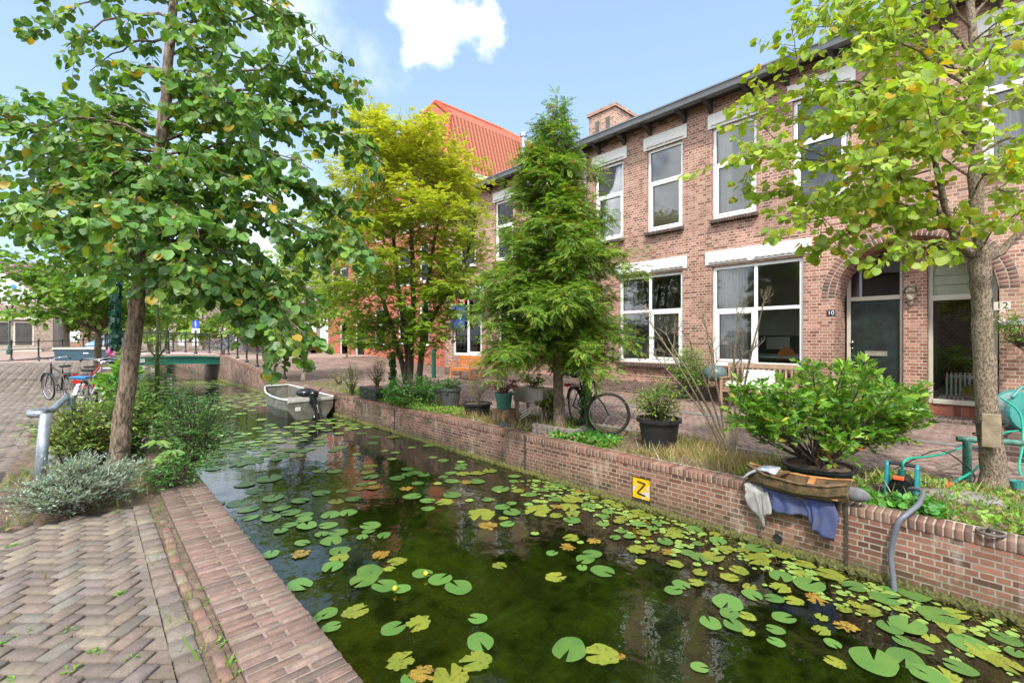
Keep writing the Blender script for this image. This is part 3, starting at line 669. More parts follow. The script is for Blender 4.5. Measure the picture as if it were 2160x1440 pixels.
# house 10
def rect(pl,pr,pt,pb,at,X=XF): # px of left/right edge; top/bottom y measured at px 'at'
    return [yof(pr,X),yof(pl,X),zof(at,pb,X),zof(at,pt,X)]
W4=rect(1255,1315,341,503,1315);W5=rect(1365,1440,319,492,1365);W6=rect(1502,1596,272,468,1502);W7=rect(1672,1790,230,432,1672)
zt_,zb_=W5[3],W5[2]
for w_ in(W4,W6,W7): w_[2],w_[3]=zb_,zt_
GA=rect(1306,1440,576,768,1440);GB=rect(1502,1694,563,770,1502); GA[2]=GB[2]; GA[3]=GB[3]
ARC=(yof(2108),yof(1761)); AC=(ARC[0]+ARC[1])/2; AR=(ARC[1]-ARC[0])/2; ASP=zof(1762,628)
AAP=ASP+AR*.93
ARCb=[ARC[0],ARC[1],-1,AAP+.02,1]
arch_cols=lambda: [(yy,ASP+AR*.93*math.sqrt(max(0,1-((yy-AC)/AR)**2))) for yy in np.linspace(ARC[0],ARC[1],33)]
XP=12.25
h10,b=house('middle brick house with black front door under the arch and two wide ground floor windows',YB0,YB1,[W4,W5,W6,W7,GA,GB,ARCb])
def spandrel(b,ya,yb):
    pts=[p for p in arch_cols() if ya-1e-6<=p[0]<=yb+1e-6]
    pts=sorted(set(pts+[(y,ASP+AR*.93*math.sqrt(max(0,1-((y-AC)/AR)**2))) for y in(ya,yb) if ARC[0]<=y<=ARC[1]]))
    for (a,za),(c,zc) in zip(pts[:-1],pts[1:]):
        b.quad((XF,c,zc),(XF,a,za),(XF,a,AAP+.02),(XF,c,AAP+.02)); b.quad((XF,a,za),(XF,c,zc),(XP+.06,c,zc),(XP+.06,a,za))
spandrel(b,YB0,ARC[1]); b.quad((XF,ARC[1],0),(XP+.06,ARC[1],0),(XP+.06,ARC[1],ASP),(XF,ARC[1],ASP))
# pillar
py0,py1=yof(1956,XP-.1),yof(1906,XP-.1)
b.box(XP-.12,XP+.3,py0,py1,0,AAP+.1)
b.build('wall',BR_HOUSE,h10)
b=MB(); b.quad((XF+.25,YB0,AAP),(XF+.25,YB1,AAP),(XF+.25,YB1,EV),(XF+.25,YB0,EV)) if 0 else None
def archring(h,sel):
    cen=[];Vv=[];mb=None; P_=[];Rm=[]
    for ring,(r0,r1) in enumerate(((0.0,.115),(.125,.24))):
        n=int(PI*(AR+r0)/.072)
        for k in range(n):
            a=PI*(k+.5)/n; ca,sa=math.cos(a),math.sin(a); kk=.93
            y=AC+(AR+(r0+r1)/2)*ca; z=ASP+(AR*kk+(r0+r1)/2)*sa
            if not sel(y): continue
            nrmv=np.array((0,ca,sa*1.0)); nrmv/=np.linalg.norm(nrmv); tv=np.cross((1,0,0),nrmv)
            P_.append((XF-.008,y,z)); Rm.append(np.stack([nrmv*.11,tv*.058,-np.array((1,0,0))*-.03],axis=1)*np.array([1,1,-1]))
    P_=np.array(P_);Rm=np.array(Rm); V,Fq,C=inst(BRT,Rm,P_,pal([(.36,.15,.11),(.28,.11,.08),(.42,.2,.15),(.2,.1,.08)],len(P_),.1)); mesh_np('arch_bricks',V,Fq,C,bk,h)
    mm=MB(); st=48
    for k in range(st):
        a0,a1=PI*k/st,PI*(k+1)/st
        q=[(XF-.003,AC+(AR+r)*math.cos(a),ASP+(AR*.93+r)*math.sin(a)) for a,r in((a0,-.0),(a1,-.0),(a1,.245),(a0,.245))]
        if sel(q[0][1]) and sel(q[1][1]): mm.quad(*q)
    mm.build('arch_mortar',mortar,h)
archring(h10,lambda y:y>YB0)
plinth(h10,YB0,YB1,[(YB0-1,ARC[1])]); interior(h10,ARC[1]+.05,YB1,rear=True)
roofpart(h10,YB0,YB1,[yof(p) for p in(1265,1318,1372,1445,1500,1580,1660,1760,1870)])
mull=lambda g,px:[yof(px)]
frame(h10,XF+.07,*GA,[yof(1369)],zof(1440,652),sash=((0,0),),curt=[(GA[1]-.42,GA[1]-.05),(GA[0]+.05,GA[0]+.16)],w=.085)
frame(h10,XF+.07,*GB,[yof(1592)],zof(1502,655),sash=((1,0),),curt=[(GB[1]-.75,GB[1]-.05),(GB[0]+.03,GB[0]+.12)],w=.085)
for k,w_ in enumerate((W4,W5,W6,W7)):
    t_=w_[3]-(w_[3]-w_[2])*.4
    frame(h10,XF+.07,*w_,[],t_,sash=((0,0),),curt=[[(w_[1]-.3,w_[1]-.05)],[],[(w_[1]-.4,w_[1]-.05)],[]][k],w=.075)
    lintel(h10,XF,w_[0]-.12,w_[1]+.1,w_[3],w_[3]+.36); sill(h10,XF,w_[0]-.05,w_[1]+.05,w_[2]-.01)
for g_,ex in((GA,.12),(GB,.16)): lintel(h10,XF,g_[0]-ex,g_[1]+ex,g_[3]+.05,g_[3]+.38)
for g_ in(GA,GB): MB().box(XF+.03,XF+.25,g_[0],g_[1],g_[3],g_[3]+.06).build('head_board',white,h10)
for g_ in(GA,GB): sill(h10,XF,g_[0]-.05,g_[1]+.05,g_[2]-.01,hh=.1)
# air bricks
b=MB()
for px,py in((1278,304),(1398,258)):
    q=FX(px,py,XF); MB().box(XF-.004,XF+.01,q[1]-.11,q[1]+.11,q[2]-.06,q[2]+.06).build('air_brick',dark,h10)
# porch of 10 : door, frame, fanlight
dy0,dy1=yof(1904,XP),yof(1786,XP); zdt=zof(1790,636,XP); zfl=zof(1790,628,XP)
b=MB(); b.box(XP,XP+.09,dy1-.07,dy1,0.05,ASP+.75); b.box(XP,XP+.09,dy0,dy0+.045,.05,ASP+AR*.93); b.box(XP,XP+.09,dy0+.045,dy1-.07,zdt,zdt+.09); zft=min(AAP-.05,zdt+.09+.98); b.box(XP,XP+.09,dy0+.045,dy1-.07,zft,zft+.1)
fd=b.build('door_frame',cream,h10,bevel=.006)
MB().box(XP+.04,XP+.05,dy0+.045,dy1-.07,zdt+.09,zft).build('fanlight',gls,fd)
b=MB(); b.box(XP-.04,XP+.3,dy0-.02,dy1+.1,zft+.1,AAP+.2); b.build('porch_ceiling',plain('porch board',(.28,.22,.16),.7,.2,5),h10)
dm=plain('black green door paint',(.008,.018,.015),.55,.5,5,bs=.2)
dr=MB().box(XP+.03,XP+.075,dy0+.05,dy1-.075,.2,zdt-.004).build('door',dm,h10)
q=FX(1799,722,XP+.02); MB().ball((XP-.02,q[1],q[2]),.035,10,7).tube([(XP-.02,q[1],q[2]),(XP+.04,q[1],q[2])],.014).lathe((XP,q[1],q[2]-.13),[(.001,-.02),(.02,-.015),(.02,.015),(.001,.02)],10).build('handle',chrome,dr,smooth=True)
q0,q1=FX(1824,745,XP),FX(1871,745,XP); b=MB(); zc=(q0[2]); b.box(XP+.015,XP+.03,q1[1],q0[1],zc-.05,zc-.03); b.box(XP+.015,XP+.03,q1[1],q0[1],zc+.03,zc+.05); b.box(XP+.015,XP+.03,q1[1],q1[1]+.02,zc-.03,zc+.03); b.box(XP+.015,XP+.03,q0[1]-.02,q0[1],zc-.03,zc+.03); b.box(XP+.022,XP+.03,q1[1]+.02,q0[1]-.02,zc-.028,zc+.026); b.build('letterbox',plain('brass grey',(.5,.47,.38),.35,.1,9,metal=.6),dr)
MB().box(XF+.05,XP+.04,YB0,ARC[1],-.3,.12).box(XP-.35,XP+.1,py1,ARC[1],.12,.2).build('porch_floor',BR_DARK,h10)
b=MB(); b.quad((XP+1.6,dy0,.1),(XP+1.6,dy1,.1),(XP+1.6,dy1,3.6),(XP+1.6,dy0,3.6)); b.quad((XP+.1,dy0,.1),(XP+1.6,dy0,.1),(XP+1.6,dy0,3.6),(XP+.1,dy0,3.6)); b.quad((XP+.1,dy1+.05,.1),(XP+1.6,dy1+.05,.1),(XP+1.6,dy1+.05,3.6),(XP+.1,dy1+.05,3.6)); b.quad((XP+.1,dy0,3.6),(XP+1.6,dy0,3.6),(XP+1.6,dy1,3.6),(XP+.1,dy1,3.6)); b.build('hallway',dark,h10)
# number plates
q=FX(1753,660,XF); npl=thing('house_number','dark house number plate reading 10 beside the arch','number plate',(XF,q[1],q[2])); MB().box(XF-.012,XF-.002,q[1]-.075,q[1]+.075,q[2]-.06,q[2]+.06).build('plate',plain('navy enamel',(.015,.018,.04),.3,.1,9),npl,bevel=.003)
text('10',(XF-.0125,q[1],q[2]),(R(90),0,R(-90)),.12,white,'numerals',npl)
q=FX(2114,645,XF); npl=thing('house_number','pale house number plate reading 12 right of the arch','number plate',(XF,q[1],q[2])); MB().box(XF-.012,XF-.002,q[1]-.1,q[1]+.1,q[2]-.07,q[2]+.07).build('plate',cream,npl,bevel=.003)
text('12',(XF-.0125,q[1],q[2]),(R(90),0,R(-90)),.15,black,'numerals',npl)
q=FX(2133,679,XF); o=MB().box(XF-.02,XF-.002,q[1]-.14,q[1]+.14,q[2]-.05,q[2]+.05).build('wall_plaque',plain('grey plaque',(.4,.42,.44),.4,.1,9),bevel=.004); tag(o,'blank grey plaque on the wall above the rose bush','plaque')
# grotesque on the pillar
q=FX(1921,615,XP-.15); t=thing('wall_ornament','small carved stone face ornament hung on the brick pillar between the doors','ornament',(XP-.18,q[1],q[2]))
b=MB(); b.ball((XP-.17,q[1],q[2]+.04),.085,14,10,1,.85,1.05); b.ball((XP-.21,q[1],q[2]-.13),.06,10,8,1,.9,1.2); b.lathe((XP-.17,q[1],q[2]-.3),[(.01,0),(.04,.06),(.05,.12),(.001,.16)],8)
for s in(-1,1):
    b.ball((XP-.245,q[1]+s*.035,q[2]+.06),.016,8,6); b.ball((XP-.22,q[1]+s*.05,q[2]+.0),.03,8,6); b.tube([(XP-.15,q[1]+s*.07,q[2]+.07),(XP-.15,q[1]+s*.12,q[2]+.12),(XP-.16,q[1]+s*.1,q[2]+.02)],[.02,.012,.02],6)
    b.tube([(XP-.2,q[1]+s*.01,q[2]-.04),(XP-.23,q[1]+s*.05,q[2]-.08),(XP-.2,q[1]+s*.06,q[2]-.16)],[.012,.02,.012],6)
b.ball((XP-.265,q[1],q[2]+.03),.02,8,6,1,.8,1.5); b.tube([(XP-.24,q[1]-.06,q[2]+.1),(XP-.26,q[1],q[2]+.115),(XP-.24,q[1]+.06,q[2]+.1)],.018,6)
b.build('face',plain('aged plaster',(.42,.36,.28),.9,.35,25,bs=.5),t,smooth=True)
# house 12
W8=[yof(2330),yof(2072),zb_,zt_]; W9=[W8[0]-2.0,W8[0]-.7,zb_,zt_]
h12,b=house('right hand brick house numbered 12 with a cream framed shop pane under the arch',-7.5,YB0,[W8,W9,ARCb,[-6,-3.4,.9,3.3]])
spandrel(b,ARC[0],YB0); b.quad((XP+.06,ARC[0],0),(XF,ARC[0],0),(XF,ARC[0],ASP),(XP+.06,ARC[0],ASP)); b.build('wall',BR_12,h12)
archring(h12,lambda y:y<YB0); plinth(h12,-7.5,YB0,[(ARC[0],YB0+1)])
roofpart(h12,-7.5,YB0,[yof(p) for p in(1990,2100,2240,2450)])
b=MB()
for za,zb2 in((3.75,7.3),): 
    a,c=-7.4,YB0-.05; x0,x1=XF+.26,XF+4.2; b.quad((x1,a,za),(x1,c,za),(x1,c,zb2),(x1,a,zb2)); b.quad((x0,a,za),(x1,a,za),(x1,a,zb2),(x0,a,zb2)); b.quad((x0,c,za),(x1,c,za),(x1,c,zb2),(x0,c,zb2)); b.quad((x0,a,zb2),(x1,a,zb2),(x1,c,zb2),(x0,c,zb2)); b.quad((x0,a,za),(x1,a,za),(x1,c,za),(x0,c,za))
b.build('room',roomc,h12)
fr=frame(h12,XF+.07,*W8,[],W8[3]-(W8[3]-W8[2])*.4,sash=((0,0),),curt=[(W8[1]-.45,W8[1]-.05)],w=.075); frame(h12,XF+.07,*W9,[],None); frame(h12,XF+.07,-6,-3.4,.9,3.3,[-4.7],2.5)
for w_ in(W8,W9): lintel(h12,XF,w_[0]-.12,w_[1]+.1,w_[3],w_[3]+.36); sill(h12,XF,w_[0]-.05,w_[1]+.05,w_[2]-.01)
vy0,vy1=ARC[0]+.02,yof(1958,XP); vz0=zof(1968,850,XP); vzt=zof(1968,628,XP)
b=MB(); b.box(XP,XP+.09,vy1-.07,vy1,vz0,AAP); b.box(XP,XP+.09,vy0,vy0+.07,vz0,ASP+.3); b.box(XP-.03,XP+.1,vy0+.07,vy1-.07,vz0,vz0+.09); b.box(XP,XP+.09,vy0+.07,vy1-.07,vzt-.06,vzt+.05)
f=b.build('shop_window',cream,h12,bevel=.006); MB().box(XP+.04,XP+.05,vy0+.07,vy1-.07,vz0+.09,AAP-.05).build('pane',gls,f)
b=MB()
for z in np.arange(vzt+.06,AAP,.19): b.box(XP+.1,XP+.12,vy0,vy1-.07,z,z+.18)
b.build('blind',plain('pale boards',(.78,.74,.6),.6,.1,3),f)
MB().box(XP+.01,XP+.1,vy0-.02,vy1,vz0-.32,vz0-.002).build('tiled_panel',BR_REDT,h12); MB().box(XP-.04,XP+.1,vy0-.02,vy1,-.3,vz0-.322).build('lower_plinth',BR_DARK,h12)
MB().box(XF+.05,XP-.05,ARC[0],YB0,-.3,.04).build('porch_floor',BR_DARK,h12)
b=MB(); x0,x1=XP+.12,XP+3.2; a,c=vy0-.8,vy1; b.quad((x1,a,.2),(x1,c,.2),(x1,c,3.6),(x1,a,3.6)); b.build('back_wall',BR_HOUSE,h12)
b=MB(); b.quad((x0,c,.2),(x1,c,.2),(x1,c,3.6),(x0,c,3.6)); b.quad((x0,a,.2),(x1,a,.2),(x1,a,3.6),(x0,a,3.6)); b.quad((x0,a,3.6),(x1,a,3.6),(x1,c,3.6),(x0,c,3.6)); b.quad((x0,a,.4),(x1,a,.4),(x1,c,.4),(x0,c,.4)); b.build('room',plain('pale room',(.5,.5,.45),.8,.05,2,bs=0),h12)
# radiator and gilt vase
ra,rb_=yof(2000,XP+.5),yof(2062,XP+.5); t=thing('radiator','white column radiator behind the pane of number 12','radiator',(XP+.5,ra,.4)); zr0,zr1=zof(2000,846,XP+.5),zof(2000,785,XP+.5)
b=MB()
for y in np.arange(rb_-.3,ra,.065): b.box(XP+.45,XP+.58,y,y+.035,zr0,zr1)
b.build('columns',plain('radiator enamel',(.5,.52,.53),.4,.05,4),t,bevel=.01); MB().box(XP+.48,XP+.55,rb_-.3,ra,zr1-.1,zr1-.05).build('header',plain('radiator enamel',(1,1,1)),t)
q=FX(2046,828,XP+.3); b=MB(); b.ball(q,.13,10,8,1,1,1.1); o=b.build('gilt_vase',plain('gold leaf',(.9,.6,.2),.2,.2,30,metal=1,bs=1,bd=.02)); tag(o,'faceted gold vase standing in front of the white radiator','vase')
# house 8
U1=rect(967,1003,455,545,1003);U2=rect(1044,1082,419,552,1082);U3=rect(1115,1152,400,530,1150)
for w_ in(U1,U2,U3): w_[2],w_[3]=zb_,zt_
D1=rect(955,1016,640,752,1016);D2=rect(1050,1110,640,752,1016); 
for w_ in(D1,D2): w_[2],w_[3]=GB[2],GB[3]
D3=[yof(1225),yof(1170),.1,3.0]
h8,b=house('farthest house of the brown brick terrace with wooden trellis and real estate board',YB1,YEND,[U1,U2,U3,D1,D2,D3]); 
b.quad((XF,YEND,-.1),(XF+8,YEND,-.1),(XF+8,YEND,EV),(XF,YEND,EV)); b.build('wall',BR_HOUSE,h8); plinth(h8,YB1,YEND); interior(h8,YB1,YEND)
roofpart(h8,YB1,YEND,[yof(p) for p in(965,1000,1035,1066,1100,1140,1185,1230)])
for k,w_ in enumerate((U1,U2,U3)):
    frame(h8,XF+.07,*w_,[],w_[3]-(w_[3]-w_[2])*.4,sash=((0,0),),w=.075,curt=[[],[(w_[0]+.05,w_[1]-.05)],[]][k],blind=(w_[3]-1.2,w_[3]-.1) if k==1 else None); lintel(h8,XF,w_[0]-.12,w_[1]+.1,w_[3],w_[3]+.36); sill(h8,XF,w_[0]-.05,w_[1]+.05,w_[2]-.01)
for w_ in(D1,D2): frame(h8,XF+.07,*w_,[(w_[0]+w_[1])/2],w_[3]-.85,sash=((0,0),),w=.085,curt=[(w_[1]-.8,w_[1]-.05)]); lintel(h8,XF,w_[0]-.16,w_[1]+.16,w_[3]+.02,w_[3]+.38)
MB().box(XF+.1,XF+.16,*D3).build('door',dm,h8)
# chimneys
ch=MB(); cy0,cy1=8.9,10.0; X0=13.0
ctop=9.4; ch.box(X0,X0+1.3,cy0,cy1,7.4,ctop); ch.box(X0-.06,X0+1.36,cy0-.06,cy1+.06,ctop,ctop+.12)
for y in(cy0+.22,cy0+.66): ch.box(X0-.006,X0+.02,y,y+.16,ctop-.75,ctop-.25)
o=ch.build('chimney',BR_12,h10); [MB().box(X0-.012,X0,cy0+a,cy0+a+.16,ctop-.75,ctop-.25).build('smoke_slot',dark,o) for a in(.22,.66)]
# trellis + estate board
q=FX(1018,650,XF-.06); t=MB(); ya_,yb2=yof(1037),yof(1018)
for y in np.linspace(ya_,yb2,5): t.box(XF-.05,XF-.03,y-.015,y+.015,zof(1018,690),zof(1018,622))
for z in np.linspace(zof(1018,690),zof(1018,622),6): t.box(XF-.07,XF-.05,ya_-.02,yb2+.02,z-.015,z+.015)
o=t.build('trellis',plain('trellis wood',(.4,.3,.24),.8,.2,9)); tag(o,'square wooden trellis fixed to the wall right of the estate board','trellis')
ya_,yb2=yof(981,XF-.1),yof(953,XF-.1); za,zc=zof(953,692,XF-.1),zof(953,631,XF-.1); zm=zof(953,643,XF-.1)
t=thing('estate_board','red and blue real estate board mounted beside the far ground floor window','sign',(XF-.1,(ya_+yb2)/2,za))
MB().box(XF-.12,XF-.1,ya_,yb2,za,zm).build('lower_panel',plain('sign blue',(.02,.06,.42),.4,.05,5,bs=0),t); MB().box(XF-.12,XF-.1,ya_,yb2,zm,zc).build('upper_panel',plain('sign red',(.75,.06,.03),.4,.05,5,bs=0),t)
b=MB(); b.box(XF-.125,XF-.121,ya_,yb2,zm-.02,zm+.02); 
for k in range(7): b.box(XF-.125,XF-.121,ya_+.08+k*.07,ya_+.12+k*.07,zm+.1,zm+.2)
for k in range(4): b.box(XF-.125,XF-.121,ya_+.15+k*.07,ya_+.2+k*.07,zm-.5,zm-.42)
b.build('lettering',white,t)
# poster in window GA
y0_,y1_=yof(1425,XF+.05),yof(1373,XF+.05); z0_,z1_=zof(1400,705,XF+.05),zof(1400,660,XF+.05)
t=thing('window_poster','pale grey poster with red corners hung in the left ground floor window','poster',(XF+.14,y0_,z0_)); MB().box(XF+.125,XF+.13,y0_,y1_,z0_,z1_).build('sheet',plain('poster grey',(.36,.36,.28),.7,.05,2,bs=0),t)
b=MB(); b.add([(XF+.122,y0_,z1_),(XF+.122,y0_+.35,z1_),(XF+.122,y0_+.3,z1_-.03),(XF+.122,y0_+.2,z1_-.06)],[(0,1,2,3)]); b.add([(XF+.122,y1_,z0_),(XF+.122,y1_,z0_+.12),(XF+.122,y1_-.12,z0_)],[(0,1,2)]); b.add([(XF+.122,y0_,z0_),(XF+.122,y0_,z0_+.18),(XF+.122,y0_+.2,z0_)],[(0,1,2)]); b.build('red_corner',plain('sign red',(1,0,0)),t)
# dining table and chairs in room
def dyn(px,X): return yof(px,X)
tq=FX(1625,765,12.6); tz=1.12
t=thing('dining_table','table with patterned turquoise cloth seen through the wide ground floor window','table',(12.7,4.0,.3))
MB().box(12.2,13.2,3.2,5.2,tz-.05,tz).build('tablecloth',plain('turquoise cloth',(.12,.32,.34),.8,.5,14,bs=0,c2=(.5,.55,.5)),t)
for x,y in((12.3,3.3),(13.1,3.3),(12.3,5.1),(13.1,5.1)): MB().box(x-.03,x+.03,y-.03,y+.03,.3,tz-.05).build('leg',dark,t)
for k,(x,y,lb) in enumerate(((12.1,3.55,'orange shell chair nearest the right edge of the wide window'),(12.9,5.55,'orange shell chair at the left end of the dining table'))):
    c=thing('shell_chair',lb,'chair',(x,y,.3)); om=plain('orange shell',(.6,.2,.05),.5,.1,4,bs=0); b=MB()
    n=8
    for i in range(n):
        a0,a1=PI*i/n,PI*(i+1)/n; b.add([(x+.2,y+.22*math.cos(a),tz-.1+.32*math.sin(a)) for a in(a0,a1)]+[(x+.22,y+.22*math.cos(a),tz-.1+.32*math.sin(a)) for a in(a0,a1)]+[(x+.2,y,tz-.1),(x+.22,y,tz-.1)],[(0,1,4),(3,2,5),(0,2,3,1)])
    b.box(x-.22,x+.2,y-.22,y+.22,tz-.3,tz-.27); b.build('shell',om,c)
    for dx in(-.18,.18):
        for dy in(-.18,.18): MB().tube([(x+dx,y+dy,tz-.3),(x+dx*1.1,y+dy*1.1,.3)],.012,5).build('leg',chrome,c)
q=(12.35,4.6,tz); b=MB(); b.lathe(q,[(.05,0),(.06,.1),(.05,.16),(.045,.16)],12); tag(b.build('cup',plain('turquoise glaze',(.1,.45,.42),.3,.1,9)),'turquoise cup standing on the dining table','cup')
pi=thing('upright_piano','dark upright piano with white sheet music standing behind the dining table','piano',(14.6,4.6,.3)); MB().box(14.6,15.2,3.6,5.2,.3,1.65).box(14.25,14.6,3.6,5.2,.95,1.1).build('case',dark,pi,bevel=.02); MB().box(14.3,14.5,3.7,5.1,1.1,1.12).build('keys',white,pi); MB().box(14.5,14.52,4.1,4.7,1.25,1.6).build('sheet_music',white,pi)
# ---- red brick building beyond
XB=14.0; rb0,rb1=YEND+.12,yof(692,XB)
R0=yof(928,XB)
rd=thing('red_brick_building','tall bright red brick building with orange tiled mansard roof','building',(XB,28,0))
def RB(pl,pr,pt,pb): return [yof(pr,XB),yof(pl,XB),zof(pr,pb,XB),zof(pr,pt,XB)]
op=[RB(717,733,676,767),RB(750,769,676,770)]
for a,c in((700,712),(790,812),(840,868),(885,905)):
    for z0,z1 in((1.2,3.6),(4.8,7.0),(8.0,9.6)):
        w_=[yof(c,XB),yof(a,XB),z0,z1]
        if a==700 and z0<4: continue
        op.append(w_)
for pl,pr in((717,735),(750,770)):
    for z0,z1 in((4.8,7.0),(8.0,9.6)): op.append([yof(pr,XB),yof(pl,XB),z0,z1])
b=MB(); Yr0=20.3; wallmesh(b,Yr0,rb1,-.2,10.6,op,XB,.15); b.quad((XB,rb1,-.2),(XB,rb1,10.6),(XB+11,rb1,10.6),(XB+11,rb1,-.2)); b.quad((XB,Yr0,-.2),(XB+11,Yr0,-.2),(XB+11,Yr0,10.6),(XB,Yr0,10.6)); b.build('wall',BR_RED,rd)
for w_ in op: 
    f=frame(rd,XB+.05,*w_,[],w_[3]-(w_[3]-w_[2])*.45,w=.12)
MB().quad((XB+.6,Yr0,0),(XB+.6,rb1,0),(XB+.6,rb1,10.5),(XB+.6,Yr0,10.5)).build('room',roomc,rd)
b=MB()
for w_ in op[:2]: MB().box(XB-.06,XB,w_[0]-.08,w_[1]+.08,w_[2]-.1,w_[2]-.01).build('sill',white,rd)
b.box(XB-.25,XB+11.2,Yr0-.25,rb1+.25,10.6,10.85); b.build('cornice',white,rd)
tile=None
m,nt,b_=newmat('orange pantiles'); uv=N(nt,'ShaderNodeUVMap').outputs[0]; g=geo(nt)
s=N(nt,'ShaderNodeSeparateXYZ'); L(nt,uv,s.inputs[0])
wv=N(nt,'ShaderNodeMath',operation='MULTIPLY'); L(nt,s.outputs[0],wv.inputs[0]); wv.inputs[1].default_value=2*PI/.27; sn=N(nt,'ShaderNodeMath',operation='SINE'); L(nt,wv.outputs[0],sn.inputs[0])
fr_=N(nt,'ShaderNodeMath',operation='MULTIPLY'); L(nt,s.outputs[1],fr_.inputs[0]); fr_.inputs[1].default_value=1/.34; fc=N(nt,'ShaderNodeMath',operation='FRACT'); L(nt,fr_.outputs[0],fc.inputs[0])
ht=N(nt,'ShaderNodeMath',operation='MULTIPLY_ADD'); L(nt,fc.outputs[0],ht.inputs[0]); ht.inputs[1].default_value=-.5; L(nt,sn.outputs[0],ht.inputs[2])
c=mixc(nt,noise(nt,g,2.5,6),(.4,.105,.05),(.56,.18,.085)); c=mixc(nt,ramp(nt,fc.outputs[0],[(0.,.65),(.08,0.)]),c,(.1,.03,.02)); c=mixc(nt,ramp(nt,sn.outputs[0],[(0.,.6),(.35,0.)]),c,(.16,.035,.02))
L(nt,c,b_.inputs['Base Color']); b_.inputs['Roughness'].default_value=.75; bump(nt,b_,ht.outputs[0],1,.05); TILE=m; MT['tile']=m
def mansard(parent,x0,x1,y0,y1,z0,zb,zt,in1,in2,ihx,name='roof'):
    b=MB()
    def ring(i,j,z): return [(x0+j,y0+i,z),(x1-j,y0+i,z),(x1-j,y1-i,z),(x0+j,y1-i,z)]
    r0,r1=ring(0,0,z0),ring(in1,in1,zb); my=(y0+y1)/2
    for k in range(4):
        a,c=r0[k],r0[(k+1)%4]; d_,e=r1[(k+1)%4],r1[k]; hh=math.dist(((a[0]+c[0])/2,(a[1]+c[1])/2,a[2]),((d_[0]+e[0])/2,(d_[1]+e[1])/2,d_[2])); ln=math.dist(a,c); i1=in1
        b.add([a,c,d_,e],[(0,1,2,3)],[[(0,0),(ln,0),(ln-i1,hh),(i1,hh)]])
    ra=(x0+in1+ihx,my,zt); rb=(x1-in1-ihx,my,zt); hs=math.hypot(my-y0-in1,zt-zb); ln=x1-x0-2*in1
    b.add([r1[0],r1[1],rb,ra],[(0,1,2,3)],[[(0,0),(ln,0),(ln-ihx,hs),(ihx,hs)]]); b.add([r1[2],r1[3],ra,rb],[(0,1,2,3)],[[(0,0),(ln,0),(ln-ihx,hs),(ihx,hs)]])
    w_=y1-y0-2*in1; b.add([r1[3],r1[0],ra],[(0,1,2)],[[(0,0),(w_,0),(w_/2,hs)]]); b.add([r1[1],r1[2],rb],[(0,1,2)],[[(0,0),(w_,0),(w_/2,hs)]])
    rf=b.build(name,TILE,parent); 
    rr=MB(); rt=plain('ridge tile',(.5,.12,.05),.75,.25,9)
    def rl(a,c):
        n=int(math.dist(a,c)/.33)+1
        for k in range(n):
            p=[a[i]+(c[i]-a[i])*k/n for i in range(3)]; q=[a[i]+(c[i]-a[i])*(k+1)/n for i in range(3)]; rr.tube([p,q],[.15,.12],8)
    rl(ra,rb)
    for k in range(4): rl(r0[k],r1[k]); rl(r1[k],ra if k in(0,3) else rb)
    rr.build('ridge',rt,rf); return rf
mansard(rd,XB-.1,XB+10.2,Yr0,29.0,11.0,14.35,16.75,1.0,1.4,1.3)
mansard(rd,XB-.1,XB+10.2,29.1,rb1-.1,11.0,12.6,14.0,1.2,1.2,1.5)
b=MB(); q=(20.3,Yr0+.8,13.2); b.tube([(q[0],q[1]-.25,11.8),(q[0],q[1]-.25,12.9)],[.42,.25],8); b.tube([(q[0],q[1]-.25,12.9),(q[0],q[1]-.25,14.7)],.13,8); b.lathe((q[0],q[1]-.25,14.5),[(.2,0),(.2,.25),(.001,.4)],8); b.build('flue',galv,rd)
# ---- trees
OVAL=([(0,0,0),(-.17,.28,.04),(-.24,.62,.03),(-.03,1,-.07),(.03,1,-.07),(.24,.62,.03),(.17,.28,.04),(0,.3,0),(0,.64,-.02),(0,.02,0)],[(0,7,1,9),(7,8,2,1),(8,4,3,2),(0,9,6,7),(7,6,5,8)])
PG=[(.125,.275,.045),(.16,.32,.05),(.09,.22,.045),(.23,.4,.065),(.12,.25,.07),(.18,.33,.07)]
PLL=PG*6+[(.5,.36,.03),(.25,.3,.04)]
barkL=bark('grey brown bark',(.06,.042,.03),(.32,.24,.17),14,1.)
barkR=bark('speckled bark',(.07,.05,.032),(.4,.31,.22),22,1.,.5)
def tree(name,label,loc,group=None): return thing(name,label,'tree',loc,group)
def at(px,py,d): return np.array(P(px,py,d))
# big drooping tree on the left bank
D0=4.93
b0=G(247,1015); T1=tree('lime_tree','large leaning lime tree with drooping dark green leaves on the left bank',b0)
F=Fol()
trk=[at(243,1030,D0),at(250,960,D0),at(262,850,D0),at(287,660,D0),at(302,560,D0),at(322,430,D0),at(345,260,D0),at(356,120,D0),at(366,0,D0),at(378,-160,D0),at(385,-420,D0)]
tm=MB(); rr=[.125,.095,.085,.077,.073,.067,.056,.046,.038,.03,.01]
def fine(pts,rr,k=5):
    o=[];r=[]
    for i in range(len(pts)-1):
        for j in range(k):
            t=j/k; o.append(np.array(pts[i])*(1-t)+np.array(pts[i+1])*t+rv(.006)); r.append((rr[i]*(1-t)+rr[i+1]*t)*random.uniform(.95,1.05))
    o.append(np.array(pts[-1])); r.append(rr[-1]); return o,r
tm.tube(*fine(trk,rr),14,rough=.05)
def tk(py):
    for a,c in zip(trk[:-1],trk[1:]):
        ya=HOR-(a[2]-H0)/D0*F0; yc=HOR-(c[2]-H0)/D0*F0
        if yc<=py<=ya: t=(ya-py)/(ya-yc); return a*(1-t)+c*t
    return trk[-1]
